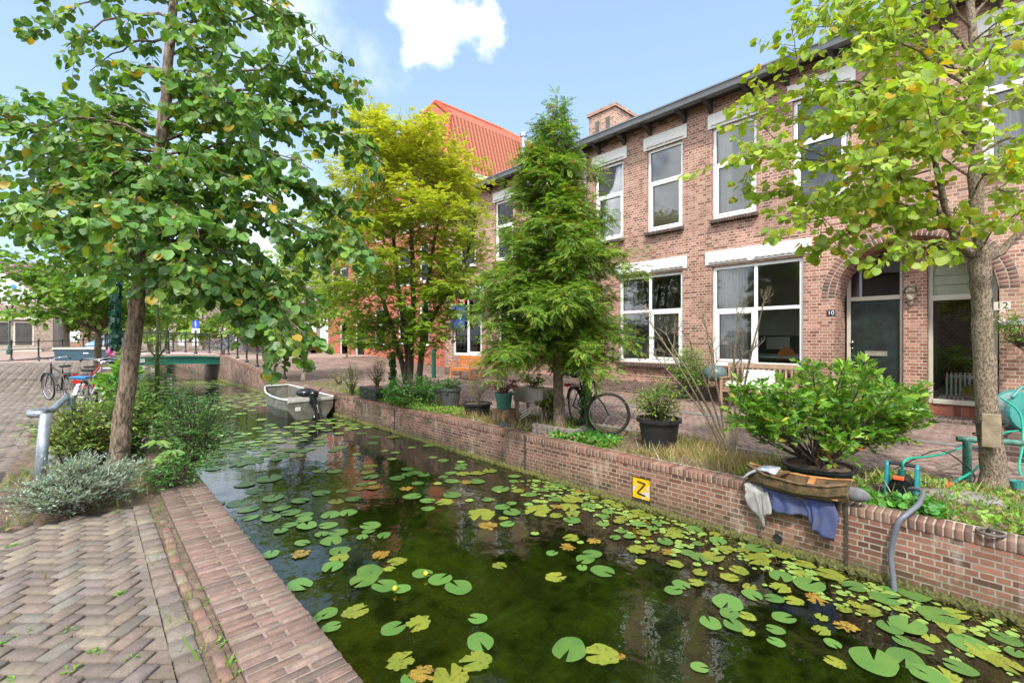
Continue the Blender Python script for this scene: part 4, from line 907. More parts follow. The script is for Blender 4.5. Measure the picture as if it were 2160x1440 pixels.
# (start py, end px, end py, depth shift, mid px, mid py, density)
LB=[(300,800,330,.1,560,190,1.),(330,770,540,.5,600,330,1.),(420,745,560,-.35,560,400,1),(430,700,560,.3,520,420,.9),(480,655,745,-.5,540,520,1.1),(500,590,700,-.3,450,520,1),(520,560,660,.2,450,540,1),(470,640,640,-.1,520,470,1.),(380,735,430,.5,560,330,.9),(230,760,270,.3,560,130,1.1),(200,720,170,-.2,540,100,.9),(60,730,130,.3,540,-20,.7),(20,620,40,-.3,480,-60,.9),(-40,560,20,.4,460,-120,1),(560,640,790,-.75,520,600,1.),(555,600,740,-.5,470,590,1.),(540,450,640,-.4,380,560,.8),(-120,600,30,.2,480,-180,.9),
 (300,-60,250,.2,140,170,1.1),(320,-80,420,-.2,120,260,1.1),(340,60,380,-.5,200,280,1.2),(400,20,470,.4,160,340,1.1),(420,110,520,-.4,220,400,1.2),(450,160,560,.2,240,450,1.1),(480,200,600,-.5,260,510,1.1),(300,30,300,-.7,180,200,1.1),(350,180,420,-.9,260,330,1.3),(380,-40,520,.0,100,360,.9),(240,200,260,.4,280,200,.7),(150,210,210,.1,290,120,.45),(90,190,150,.4,280,60,.5),(40,140,100,-.1,240,0,.45),(0,110,60,.3,240,-60,.5),(-60,60,-10,.2,220,-120,.5),
 (420,380,330,-1.2,370,340,1),(440,420,500,-1.3,390,400,1.),(380,300,480,1.3,320,360,.9),(450,520,430,1.4,430,380,.8),(300,470,250,1.3,410,200,.8),(180,480,200,-.9,420,120,.8),(100,450,60,-1,400,30,.8),(0,430,-20,1,400,-60,1),(120,600,200,1.,470,60,.8),(350,260,600,-1.,280,480,.9),(380,150,430,.9,260,330,1.1),(420,240,480,-1.4,290,400,1),(400,60,440,-1.,200,330,1),(460,120,500,1.1,240,430,1),(440,300,560,1.3,300,480,1),(500,420,600,-1.1,380,540,1),(410,450,470,.9,390,400,1),(360,590,430,-.9,470,330,1),(330,660,360,-.8,520,270,1),(300,640,280,.9,500,220,1),(260,560,230,-1.,460,180,1),(480,520,560,1.,430,480,1),(250,100,330,1.,240,240,.9),(520,330,640,.8,320,570,.9),(480,370,620,-.8,350,540,.8)]
for sp_,ex,ey,dd,mx,my,dn in LB:
    if ey>500: ey-=28
    if ex<300 and ey>300: ey-=10
    limb(F,tk(sp_),at(mx,my,D0+dd*.5),at(ex,ey,D0+dd),.017,.004,15.5*dn,.36,.037,.086,hang=.7,flat=.9,t0=.08,droop=.9,spread=.6,tr=.003)
tm2=F.mb; tm.v,tm.f  # trunk and limbs in one mesh
base=len(tm.v); tm.v+=tm2.v; tm.f+=[[i+base for i in f] for f in tm2.f]
tm.build('trunk',barkL,T1,smooth=True); F.build('crown',HEART,PLL,LM,T1,.25); NL=len(F.P)
MB().torus((*G(247,1015)[:2],.33),.108,.006,'z').build('tie_wire',black,T1)
# bright tree on the right
DR=4.47; b1=G(2095,1045); T2=tree('lime_tree','light green lime tree with speckled trunk and bolted timber plate at the right',b1)
trk=[at(2098,1060,DR),at(2096,1000,DR),at(2082,860,DR),at(2072,700,DR),at(2066,600,DR),at(2068,520,DR)]
tm=MB(); tm.tube(*fine(trk,[.135,.1,.084,.076,.074,.095]),16,rough=.04)
up=[at(2068,540,DR),at(2060,440,DR),at(2058,300,DR+.05),at(2055,180,DR),at(2048,40,DR),at(2040,-160,DR),at(2040,-420,DR)]
tm.tube(*fine(up,[.065,.055,.048,.04,.032,.022,.01],4),10,rough=.05)
tm.tube(*fine([at(2075,545,DR),at(2115,530,DR),at(2170,470,DR-.1),at(2260,380,DR-.1),at(2330,200,DR)],[.045,.036,.03,.024,.012],4),9,rough=.05)
tm.tube(*fine([at(2050,540,DR),at(2010,500,DR),at(1985,400,DR-.1),at(1965,300,DR-.1),at(1975,200,DR-.2),at(1990,60,DR-.2)],[.038,.031,.026,.02,.014,.006],4),9,rough=.06)
F=Fol()
RB_=[((2045,510),(1960,395),(1800,435),-.1,.035),((1990,420),(1890,360),(1740,330),0,.022),((2040,500),(1900,450),(1640,400),.2,.03),((1985,400),(1850,330),(1560,330),-.3,.022),((1970,330),(1850,230),(1620,260),.3,.02),((1960,360),(1760,420),(1680,480),-.4,.015),((2058,300),(1900,150),(1700,180),.2,.03),((2055,220),(1900,40),(1690,60),-.2,.028),((2055,180),(1950,70),(1850,40),.3,.022),((2050,120),(1900,-60),(1750,-20),.1,.022),((2055,330),(1900,260),(1740,250),-.5,.02),((2050,60),(1950,-60),(1880,-80),-.3,.02),((2055,260),(1960,130),(1850,150),.6,.02),((2060,380),(1950,300),(1860,300),.7,.02),((1990,100),(1900,20),(1800,110),-.5,.015),
 ((1800,435),(1700,400),(1560,400),.0,.012),((1740,330),(1640,280),(1500,350),-.1,.012),((1900,440),(1820,470),(1720,530),-.2,.01),((2055,200),(2150,60),(2230,60),0,.02),((2058,260),(2140,180),(2240,200),.3,.02),((2060,330),(2150,260),(2250,300),-.3,.02),((2058,420),(2130,380),(2240,420),.3,.02),((2170,470),(2200,420),(2300,440),0,.015),((2050,40),(2120,-60),(2200,-100),0,.02),((2045,-60),(1950,-160),(1830,-140),0,.02),((2058,200),(2060,120),(2120,100),-.9,.015),((2055,300),(2000,250),(1960,260),-.9,.015),((2045,500),(2000,520),(1900,520),-.5,.012),((2058,400),(2100,330),(2150,350),-.8,.014),((1985,420),(1950,430),(1850,500),.3,.012),((2070,520),(2110,470),(2150,450),-.6,.012),((1965,300),(1900,240),(1780,200),-.6,.014),((1700,180),(1680,120),(1670,60),0,.008),((1640,300),(1600,250),(1560,230),0,.008)]
RB_+=[((2055,300),(1880,300),(1660,330),.9,.016),((2050,150),(1900,100),(1760,130),.9,.016),((2050,220),(1960,160),(1880,200),-1.1,.014),((2058,350),(2150,300),(2220,330),.8,.014),((2050,90),(2120,30),(2190,20),-.7,.014),((2058,250),(1930,210),(1800,330),-.9,.014),((1960,330),(1880,300),(1830,400),-.6,.012),((2055,180),(1850,200),(1600,200),.2,.014),((2045,0),(1900,-40),(1720,20),-.5,.014),((1985,400),(1860,400),(1720,420),-.5,.012),((2060,440),(1980,460),(1920,440),.5,.012)]
for a,m_,c,dd,r0 in RB_: limb(F,at(*a,DR),at(*m_,DR+dd*.6),at(*c,DR+dd),r0*.7,.003,14.5,.33,.045,.074,hang=.6,flat=.5,t0=.2,droop=.35,spread=.7,tr=.003)
tm.v,tm.f; base=len(tm.v); tm.v+=F.mb.v; tm.f+=[[i+base for i in f] for f in F.mb.f]
tm.build('trunk',barkR,T2,smooth=True)
PR=[(.36,.52,.06),(.42,.57,.07),(.29,.45,.055),(.48,.6,.08),(.32,.47,.08)]*4+[(.55,.42,.03),(.35,.42,.05)]
LMr=leafmat('thin leaf',.5,.5,(1.25,1.2,.5)); F.build('crown',HEART,PR,LMr,T2,.22); NR=len(F.P)
q0=at(2090,848,DR-.16); pl=MB(); wd=plain('weathered timber',(.33,.26,.17),.85,.3,8,bs=.5)
dirc=np.array(P(2092,900,1.0))-np.array((0,0,H0)); dirc[2]=0; dirc/=np.linalg.norm(dirc); sdv=np.array((dirc[1],-dirc[0],0))
cen=at(2091,908,DR-.115); 
pl.beam(cen-np.array((0,0,.16)),cen+np.array((0,0,.16)),.13,.035,up=tuple(dirc)); pb=pl.build('timber_plate',wd,T2,bevel=.006)
for py in(893,918):
    c_=at(2088,py,DR-.02); MB().torus((c_[0],c_[1],c_[2]),.12,.006,'z').build('strap',black,T2)
# conifer
DC=7.7; bc=G(1182,907); T3=tree('conifer_tree','tall feathery green conifer with tapering top in front of the terrace',bc)
F=Fol(); tm=MB(); tr_=[np.array(bc)-np.array((0,0,.05)),at(1178,830,DC),at(1172,600,DC),at(1170,450,DC),at(1166,330,DC),at(1166,250,DC),at(1178,192,DC)]
tm.tube(*fine(tr_,[.11,.09,.07,.05,.03,.015,.004],4),10,rough=.08)
prof=[(192,.02),(240,.14),(300,.4),(350,.62),(400,.68),(450,.85),(500,.98),(560,1.12),(620,1.3),(700,1.4),(760,1.38),(810,1.08),(840,.8)]
def wp(py): return float(np.interp(py,[p[0] for p in prof],[p[1] for p in prof]))
for k in range(240):
    py=205+ (k/239)**.8*560; a=RS.uniform(0,2*PI); t=wp(py)*RS.uniform(.5,1.0)*(1.08+.3*math.sin(a*3+py*.021)*math.sin(py*.05+a)); cx=np.interp(py,[192,330,600,830],[1178,1166,1172,1178]); c_=at(cx,py,DC)
    e=c_+np.array((math.cos(a)*t,math.sin(a)*t,-.02-t*.05+RS.normal(0,.05))); mdl=c_+np.array((math.cos(a)*t*.5,math.sin(a)*t*.5,t*.06)); st=c_+np.array((0,0,-.05*t))
    limb(F,st,mdl,e,.008,.002,40,.2+.06*t,.048,.14,hang=.12,flat=1.2,t0=.2,droop=.5,spread=.7,tr=0,nb=6)
base=len(tm.v); tm.v+=F.mb.v; tm.f+=[[i+base for i in f] for f in F.mb.f]
tm.build('trunk',barkL,T3,smooth=True)
PC=[(.19,.35,.035),(.25,.42,.04),(.11,.23,.03),(.33,.47,.05),(.14,.28,.035)]*5+[(.25,.16,.05),(.3,.13,.04)]
F.build('crown',FERN,PC,leafmat('fern leaf',.35,.6),T3,.25); NC=len(F.P)
# yellow green multi-stem tree
DY=10.9; by=G(868,858); T4=tree('hornbeam_tree','yellow green multi stemmed tree with layered twigs beside the canal',by)
F=Fol(); tm=MB(); B=np.array(by)
stems=[[B+(-.15,.1,0),at(860,760,DY),at(835,560,DY+.3),at(820,380,DY+.4),at(800,215,DY+.4)],[B+(.1,0,0),at(888,760,DY),at(900,620,DY),at(925,450,DY-.2),at(935,300,DY)],[B+(.05,-.1,0),at(895,700,DY-.1),at(930,640,DY-.2),at(985,540,DY-.3),at(1020,430,DY-.3)],[B+(-.05,0,0),at(850,770,DY+.1),at(810,640,DY+.3),at(770,520,DY+.4),at(745,420,DY+.5)],[B+(.0,.1,0),at(872,640,DY+.2),at(868,480,DY),at(870,330,DY),at(875,255,DY)]]
for s_ in stems: tm.tube(*fine(s_,[.075,.065,.05,.03,.008],5),8,rough=.08)
lays=[(230,60,800),(270,110,840),(310,120,860),(360,160,860),(420,190,842),(480,196,838),(540,200,836),(600,196,840),(660,165,830),(720,120,832),(760,90,840)]
for k in range(175):
    py=RS.uniform(260,740) if k>22 else RS.uniform(235,330); hw=np.interp(py,[l[0] for l in lays],[l[1] for l in lays])/F0*DY; cx=np.interp(py,[l[0] for l in lays],[l[2] for l in lays])
    s_=stems[RS.randint(5)]; zt=H0+(HOR-py)/F0*DY-.35
    st=min((s_[i]+(s_[i+1]-s_[i])*u for i in range(4) for u in(0,.33,.66)),key=lambda p:abs(p[2]-zt))
    a=RS.uniform(0,2*PI); rr_=hw*RS.uniform(.6,1.12); c_=at(cx,py,DY); e=c_+np.array((math.cos(a)*rr_,math.sin(a)*rr_,RS.normal(0,.1)))
    limb(F,st,(np.array(st)+e)/2+(0,0,.2),e,.01,.002,14.5,.36,.068,.14,hang=.1,flat=1.6,t0=.3,droop=.2,spread=.8,tr=.0,nb=6)
# feathery tip shoots
for px,py,ex,ey in((800,300,775,180),(820,310,845,235),(930,330,960,275),(870,300,862,225),(745,430,700,360),(760,330,740,290)):
    limb(F,at(px,py,DY),at((px+ex)/2,(py+ey)/2,DY),at(ex,ey,DY),.008,.002,14,.2,.06,.06,hang=.2,flat=1,t0=.1,tr=.002)
base=len(tm.v); tm.v+=F.mb.v; tm.f+=[[i+base for i in f] for f in F.mb.f]
tm.build('trunk',bark('dark bark',(.04,.03,.02),(.14,.1,.07),14,.6),T4,smooth=True)
def ycol(Pm,C):
    t=np.clip((Pm[:,2:3]-1.6)/3.6,0,1); yel=np.array((.56,.57,.06)); gr=np.array((.26,.43,.05)); q=RS.rand(len(C),1)
    return C*.0+(gr*(1-t*(.55+.45*q))+yel*t*(.55+.45*q))*(1+RS.uniform(-.25,.25,(len(C),1)))
F.build('crown',SPRAY,[(.2,.3,.03)],leafmat('autumn leaf',.45,.5),T4,.2,ycol); NY=len(F.P)
# generic rounder street trees farther off
def street_tree(name,label,base,h0,top,r,n,cols,lsz,tw=.1,T=HEART,group=None,bk_=None,dens=4.5,tl=.5,sp=.11):
    t=tree(name,label,base,group); F=Fol(); tm=MB(); B=np.array(base,float)
    tp=B+np.array((RS.normal(0,.15),RS.normal(0,.15),top-.3)); mid=B+np.array((RS.normal(0,.06),RS.normal(0,.06),h0))
    tm.tube(*fine([B-(0,0,.1),B+(0,0,.4),mid,tp],[tw*1.25,tw,tw*.75,.01],4),9,rough=.07)
    for k in range(n):
        u=RS.rand(); z=h0+(top-h0)*u; a=RS.uniform(0,2*PI); rr_=r*math.sqrt(max(.05,1-((u-.35)/.68)**2))*RS.uniform(.55,1.05)
        e=B+np.array((math.cos(a)*rr_,math.sin(a)*rr_,z+RS.normal(0,.1))); s_=B+(tp-B)*min(.95,max(h0*.9,z-.5*rr_)/top)
        limb(F,s_,(s_+e)/2+(0,0,.2*r),e,tw*.22,.005,dens,tl,sp,lsz,hang=.5,flat=.8,t0=.3,spread=.7,tr=0,nb=5)
    base_=len(tm.v); tm.v+=F.mb.v; tm.f+=[[i+base_ for i in f] for f in F.mb.f]
    tm.build('trunk',bk_ or barkL,t,smooth=True); F.build('crown',T,cols,LMr,t,.25); return t
PM=[(.17,.34,.05),(.22,.4,.06),(.13,.28,.05),(.28,.45,.07)]; PF=[(.26,.42,.07),(.33,.48,.08),(.19,.34,.06)]
X,Y=W(205,15.5); street_tree('street_tree','mid sized street tree behind the bicycles on the left bank',(X,Y,0),2.1,5.7,3.1,105,PM,.13,.11,dens=8)
X,Y=W(640,17.2); street_tree('street_tree','slim pale trunked young tree on the right quay past the boat',(X,Y,0),2.0,5.1,2.5,85,PF,.11,.075,dens=8,bk_=bark('pale bark',(.3,.24,.17),(.5,.42,.32),10,.4))
for px,d,zt_,r,lb in((350,44,6.8,2.6,'yellow green tree behind the left half of the bridge railings'),(285,50,7.5,2.8,'green tree behind the far bridge left of its middle'),(150,62,6.5,3.0,'round tree beside the gabled house across the side canal'),(385,62,8,3.2,'distant tree before the beige far buildings'),(240,58,8,3.2,'distant green tree behind the green lamp post'),(540,40,6.8,2.6,'tree behind the drooping branches above the parked car'),(470,33,6.5,2.4,'bright tree rising right of the bridge sign'),(90,70,8,3.5,'far tree behind the roof of the gabled house'),(315,36,6.0,2.0,'light green tree left of the bridge sign'),(430,50,8.5,3.4,'broad light green tree before the beige stepped facade'),(590,52,8.5,3.2,'tall green tree behind the grey brown house and the car'),(190,48,7.5,3.0,'bright tree standing between the storage bin and the pale blue car')):
    X,Y=W(px,d); street_tree('street_tree',lb,(X,Y,.45),1.3,zt_,r,40,PF if 'yellow' in lb or 'light' in lb or 'bright' in lb else PM,.26,.13,dens=5,tl=.8,sp=.18)
# ---- shrubs and potted plants
def bush(parent_or_none,name,label,cat,base,rx,ry,z0,z1,n,T,ls,cols,stemm=None,sp=.04,tl=.16,tpm=10,hang=.1,flat=.6,lm=None,r0=.01,part=False,t0=.45,spread=.8,bz=0.,colf=None,tr=.002):
    B=np.array(base,float); t=parent_or_none or thing(name,label,cat,tuple(B)); F=Fol()
    for k in range(n):
        a=RS.uniform(0,2*PI); cz=RS.uniform(-1,1); rr_=math.sqrt(1-cz*cz)*RS.uniform(.5,1)
        e=np.array((B[0]+rx*rr_*math.cos(a),B[1]+ry*rr_*math.sin(a),(z0+z1)/2+(z1-z0)/2*cz*RS.uniform(.6,1)))
        s_=B+np.array((RS.normal(0,rx*.1),RS.normal(0,ry*.1),bz)); m_=s_*.5+e*.5; m_[2]=max(m_[2],s_[2]*.3+e[2]*.7)
        limb(F,s_,m_,e,r0,.003,tpm,tl,sp,ls,hang=hang,flat=flat,t0=t0,droop=.4,spread=spread,tr=tr,nb=5)
    if F.mb.f: F.mb.build('stems',stemm or MT['dark bark'],t)
    F.build('foliage',T,cols,lm or LM,t,.25,colf); return t
def pot(name,label,cat,c,rt,rb,h,m,rim=.02,sx=1,sy=1):
    t=thing(name,label,cat,c); MB().lathe(c,[(rb,0),(rt*.97,h*.88),(rt+rim,h*.88),(rt+rim,h),(rt-.015,h),(rt-.02,h*.9),(.001,h*.9)],26,sx,sy).build('pot',m,t,smooth=False)
    MB().lathe(c,[(rt-.025,h*.86),(rt-.03,h*.915),(.001,h*.93)],16,sx,sy).build('soil',soil,t); return t
PB=[(.18,.4,.05),(.25,.5,.06),(.13,.32,.05),(.34,.56,.08)]
# laurel in round tub
c=(5.62,1.32,0); t=pot('potted_laurel','broad glossy laurel bush in a wide black tub on the right bank','potted shrub',c,.31,.27,.2,black,.03)
F=Fol(); B=np.array(c)+(0,0,.18)
rc,ra=np.array(W(1745,4.75)),0
for k in range(66):
    px=RS.uniform(1555,1945); py=RS.uniform(760,960); dd=RS.uniform(-.7,.8)
    xx=(px-1745)/200; 
    if py>860+60*(1-xx*xx)+20 or py<800-45*math.cos(xx*3)+40*xx*xx-20: py=RS.uniform(810,900)
    e=at(px,py,4.8+dd*math.sqrt(max(.05,1-xx*xx)))
    if e[0]>7.2 : e[0]=7.2
    limb(F,B+rv(.03),B*.45+e*.55+(0,0,-.05),e,.01,.004,15,.15,.022,.095,hang=-.2,flat=.4,t0=.55,droop=0,spread=.6,tr=.003,nb=6)
F.mb.build('stems',MT['dark bark'],t); F.build('foliage',OVAL,[(.15,.36,.04),(.22,.44,.05),(.11,.28,.04),(.32,.5,.07),(.19,.4,.05)]*4+[(.5,.5,.08)],leafmat('laurel leaf',.35,.28),t,.22)
F=Fol()
for px,py in((1800,850),(1775,845),(1735,955),(1800,940)): 
    for _ in range(7): q=at(px+RS.uniform(-20,20),py+RS.uniform(-10,10),4.5); F.leaf(q,rv(),rv(),.09)
F.build('dead_leaves',LANCE,[(.5,.17,.05),(.55,.25,.08)],LM,t)
# bare shrub
c=G(1535,952); t=thing('bare_shrub','leafless branching shrub standing before the wide white window','shrub',c); F=Fol(); dm2=bark('lichen twig',(.16,.12,.08),(.36,.3,.19),20,.4)
B=np.array(c)
def bare(p,d,L_,r,dep):
    q=p+d*L_; m_=(p+q)/2+rv(.03*L_); F.mb.tube([p,m_,q],[r,r*.85,r*.7],6,cap=False)
    if dep==0: return
    for k in range(RS.randint(2,4)):
        nd=d*.9+rv(.38); nd[2]+=.12; nd/=np.linalg.norm(nd); u=RS.uniform(.5,1); bare(p+(q-p)*u,nd,L_*RS.uniform(.5,.75),r*.62,dep-1)
for ex,ey,r in((1400,690,.02),(1350,640,.016),(1480,640,.02),(1560,620,.022),(1620,600,.02),(1570,720,.018),(1450,700,.016),(1380,740,.014)):
    e=at(ex,ey,6.2+RS.uniform(-.3,.4)); m_=B+(e-B)*.45+(0,0,.12); pts=bez(B+rv(.04)*np.array((1,1,0)),m_,B+(e-B)*.75,6); F.mb.tube(pts,list(np.linspace(r,r*.55,6)),7,cap=False)
    dv=(pts[-1]-pts[-3]); dv/=np.linalg.norm(dv); bare(pts[-1],dv,.3,r*.55,4); bare(pts[3],nrm(dv+rv(.4)),.3,r*.5,3)
F.mb.build('branches',dm2,t)
# planted pots
c=(5.85,3.28,0); t=pot('potted_shrub','small leaved green shrub in a deep black pot beside the bicycle','potted shrub',c,.28,.22,.42,black,.025)
bush(t,'','','',c,.42,.42,.45,.95,44,LANCE,.055,[(.17,.34,.04),(.24,.42,.06),(.12,.26,.04),(.4,.45,.08)],sp=.02,tl=.14,tpm=12,bz=.38,t0=.5)
c=(5.83,8.3,0); gp=plain('grey plastic',(.075,.08,.08),.5,.12,6); t=pot('tall_bin_planter','tall grey bin planted with low green leaves beneath the multi stemmed tree','planter',c,.24,.18,.46,gp,.012)
bush(t,'','','',c,.26,.26,.46,.62,26,LANCE,.075,[(.06,.2,.05),(.09,.26,.06)],sp=.03,tl=.12,tpm=12,bz=.42)
b=MB(); b.torus((c[0]-.2,c[1]-.14,.4),.05,.012,'x'); b.build('handle',gp,t)
c=(5.68,7.15,0); t=pot('potted_azalea','twiggy azalea in a wide low black tub','potted shrub',c,.28,.23,.26,black,.02)
bush(t,'','','',c,.32,.32,.4,.85,26,LANCE,.05,[(.2,.32,.06),(.3,.38,.1),(.4,.2,.1)],stemm=dm2,sp=.03,tl=.1,tpm=6,bz=.24,t0=.65,r0=.006)
b=MB(); b.torus((c[0]-.31,c[1]+.02,.27),.06,.009,'y',14,6,0,PI); b.build('handle',black,t)
st=(5.68,6.35,0); stp=MB().lathe(st,[(.24,0),(.225,.05),(.215,.22),(.001,.225)],14).build('tree_stump',bark('split stump',(.12,.05,.02),(.45,.3,.18),9,.8)); tag(stp,'short cut tree stump carrying the green plastic pot','stump')
c=(5.68,6.35,.226); t=pot('potted_maple','red leaved maple in a green plastic pot on the tree stump','potted shrub',c,.17,.125,.3,plain('green plastic',(.06,.2,.15),.45,.1,5),.015)
bush(t,'','','',c,.32,.36,.56,.86,20,LANCE,.07,[(.3,.05,.03),(.4,.08,.04),(.2,.04,.03),(.5,.14,.06)],sp=.03,tl=.12,tpm=9,bz=.28,hang=.5)
# raised plastic planter with flowers
c=(6.15,6.05,0); t=thing('raised_planter','beige plastic planter box on tapered legs with red geraniums','planter',c); bp_=plain('beige plastic',(.38,.34,.28),.55,.12,5)
MB().box(5.95,6.35,5.6,6.4,.34,.62).build('box',bp_,t,bevel=.02)
for x in(6.0,6.3):
    for y in(5.66,6.34): MB().tube([(x,y,.36),(x,y,0)],[.05,.025],8).build('leg',bp_,t)
bush(t,'','','',(6.15,6.1,.6),.25,.4,.62,.85,16,HEART,.06,PM,sp=.04,tl=.1,tpm=8)
F=Fol()
for px,py in((1107,808),(1116,806),(1110,800),(1100,795),(1120,812),(1092,790)): 
    F=Fol(); [F.leaf(at(px,py,8.1)+rv(.025),rv(),rv(),.03) for _ in range(12)]; F.build('flower',LANCE,[(.7,.01,.02),(.6,.02,.03)],LM,t)
t=bush(None,'hydrangea','pale flowering hydrangea between the raised planter and the conifer trunk','shrub',(6.0,5.5,0),.2,.2,.15,.6,16,HEART,.08,[(.2,.34,.06),(.4,.42,.12),(.14,.28,.04)],sp=.05,tl=.1,tpm=7)
F=Fol()
for px,py in((1148,815),(1160,828),(1152,835),(1145,822)): 
    F=Fol(); [F.leaf(at(px,py,7.9)+rv(.04),rv(),rv(),.03) for _ in range(26)]; F.build('flower_head',LANCE,[(.75,.65,.55),(.7,.7,.6)],LM,t)
# edging stones around the conifer
b=MB()
for k,(px,py) in enumerate(((1130,903),(1141,905),(1152,907),(1163,910),(1174,912),(1186,914),(1198,916),(1210,917),(1221,915),(1231,910))):
    for j in range(2): q=G(px,py+8); b.add(*(lambda x,y,z,s:([(x-s,y-s,z),(x+s,y-s,z),(x+s,y+s,z),(x-s,y+s,z),(x-s*.9,y-s*.9,z+.07),(x+s*.9,y-s*.9,z+.07),(x+s*.9,y+s*.9,z+.07),(x-s*.9,y+s*.9,z+.07)],[(4,5,6,7),(0,1,5,4),(1,2,6,5),(2,3,7,6),(3,0,4,7)]))(q[0],q[1],j*.075,.047))
tag(b.build('tree_edging',plain('cobble',(.26,.22,.2),.85,.3,14,bs=.5),bevel=.008),'two courses of grey cobbles edging the conifer','edging')
# climbing shrub at facade, tub with grass, ivy posts
bush(None,'climbing_shrub','round leafy shrub growing against the wall left of the wide window','shrub',(10.95,yof(1455,10.95),0),.45,.55,.35,1.35,60,LANCE,.08,PB,sp=.045,tl=.2,tpm=9)
X,Y=W(795,11.6); t=thing('potted_grass','tall weeds growing in a long black trough near the boat','potted grass',(X,Y,0)); MB().box(X-.25,X+.25,Y-.45,Y+.5,0,.32).build('trough',black,t,bevel=.03)
bush(t,'','','',(X,Y,.3),.2,.4,.45,1.0,40,LANCE,.05,[(.3,.4,.1),(.38,.42,.15),(.2,.33,.06)],sp=.04,tl=.15,tpm=8,t0=.1,spread=.3,r0=.004)
for px,py,h,lb in((828,838,1.2,'ivy covered short wooden post left of the multi stemmed tree'),(1237,905,1.35,'ivy wrapped post that the bicycle leans on')):
    c=G(px,py); t=thing('ivy_post',lb,'post',c); MB().tube([c,(c[0],c[1],h)],.05,8).build('post',wd,t)
    F=Fol(); 
    for _ in range(260): a=RS.uniform(0,2*PI); z=RS.uniform(.05,h); o_=np.array((math.cos(a),math.sin(a),0)); F.leaf(np.array(c)+o_*RS.uniform(.05,.09)+(0,0,z),np.array((0,0,-1))+rv(.4),o_+rv(.3),.07)
    F.build('ivy',HEART,[(.06,.16,.03),(.1,.22,.04)],LM,t)
bush(None,'low_shrub','dense dark green low shrub at the foot of the multi stemmed tree','shrub',(by[0]+.0,by[1]-.1,0),.75,.75,.05,.75,95,LANCE,.09,[(.09,.28,.05),(.12,.36,.06),(.07,.22,.04)],sp=.04,tl=.2,tpm=10)
for px,py,r,h,lb,cols in((742,832,.3,1.0,'thin yellow green sapling by the quay edge beyond the boat',[(.35,.42,.06),(.25,.36,.05)]),(715,812,.45,.4,'low yellow green ground shrub on the quay beyond the sapling',[(.3,.38,.06),(.4,.4,.1)]),(650,790,.25,.4,'tuft of weeds at the foot of the slim pale tree',[(.3,.4,.08)])):
    c=G(px,py); bush(None,'wild_shrub',lb,'shrub',c,r,r,.1,h,22,LANCE,.07,cols,sp=.05,tl=.15,tpm=6)
# left bank planting
lav=G(165,1085); 
bush(None,'lavender_bush','silvery grey lavender bush spreading at the foot of the leaning tree','shrub',(lav[0]+.0,lav[1]+.1,0),.46,.38,.03,.42,190,LANCE,.034,[(.3,.4,.33),(.38,.48,.42),(.2,.3,.22),(.46,.54,.48)],sp=.012,tl=.16,tpm=9,hang=-.5,flat=.2,t0=.35,spread=.5,r0=.004)
bush(None,'mugwort_bush','tangled olive green bush left of the leaning trunk','shrub',(-.05,7.6,0),.5,.7,.05,.8,150,LANCE,.06,[(.2,.34,.07),(.28,.44,.08),(.14,.26,.06),(.4,.5,.1)],sp=.03,tl=.2,tpm=9,t0=.25)
bush(None,'mugwort_bush','dark green bush directly behind the leaning trunk','shrub',(.35,7.9,0),.5,.6,.05,.95,100,LANCE,.07,[(.11,.28,.05),(.17,.38,.07),(.3,.46,.08)],sp=.035,tl=.2,tpm=9,t0=.25)
bush(None,'canal_shrub','airy fine leaved shrub leaning out over the water','shrub',(.92,6.65,0),.5,.75,-.02,.95,130,LANCE,.04,[(.14,.36,.08),(.2,.44,.1),(.11,.28,.07)],sp=.022,tl=.26,tpm=8,t0=.3,hang=.0)
bush(None,'canal_shrub','low dark leaved shrub at the corner of the bank edge','shrub',(.62,5.75,0),.28,.26,.02,.35,60,LANCE,.055,[(.09,.3,.06),(.13,.38,.08)],sp=.03,tl=.14,tpm=10)
bush(None,'flower_shrub','leafy shrub with pink flowers below the green lamp post','shrub',(.42,11.9,0),.3,.5,.1,1.25,46,HEART,.1,[(.13,.32,.05),(.2,.4,.06)],sp=.06,tl=.2,tpm=6)
for px,py in((236,744),(232,777),(202,824)):
    F=Fol()
    for _ in range(22): F.leaf(at(px,py,10.9)+rv(.05),rv(),rv(),.08)
    F.build('pink_flower',HEART,[(.65,.2,.5),(.7,.3,.6)],LM,bpy.data.objects['flower_shrub'])
# fatsia-like stem
c=G(290,1045); t=thing('fatsia_plant','bare leaning stem topped by a whorl of long fingered leaves','plant',c); e=at(352,960,4.75); MB().tube(*fine([c,at(318,1000,4.8),e],[.014,.012,.009],4),7).build('stem',dm2,t); F=Fol()
for qx,qy in((352,965),(345,990),(362,950),(330,930)):
    q=at(qx,qy,4.7)
    for k in range(9): a=2*PI*k/9; F.leaf(q,np.array((math.cos(a),math.sin(a)*.9,-.25+RS.normal(0,.1))),np.array((-.5,-.6,.8)),.15)
F.build('foliage',LANCE,[(.2,.38,.07),(.28,.44,.1),(.14,.3,.05)],LM,t)
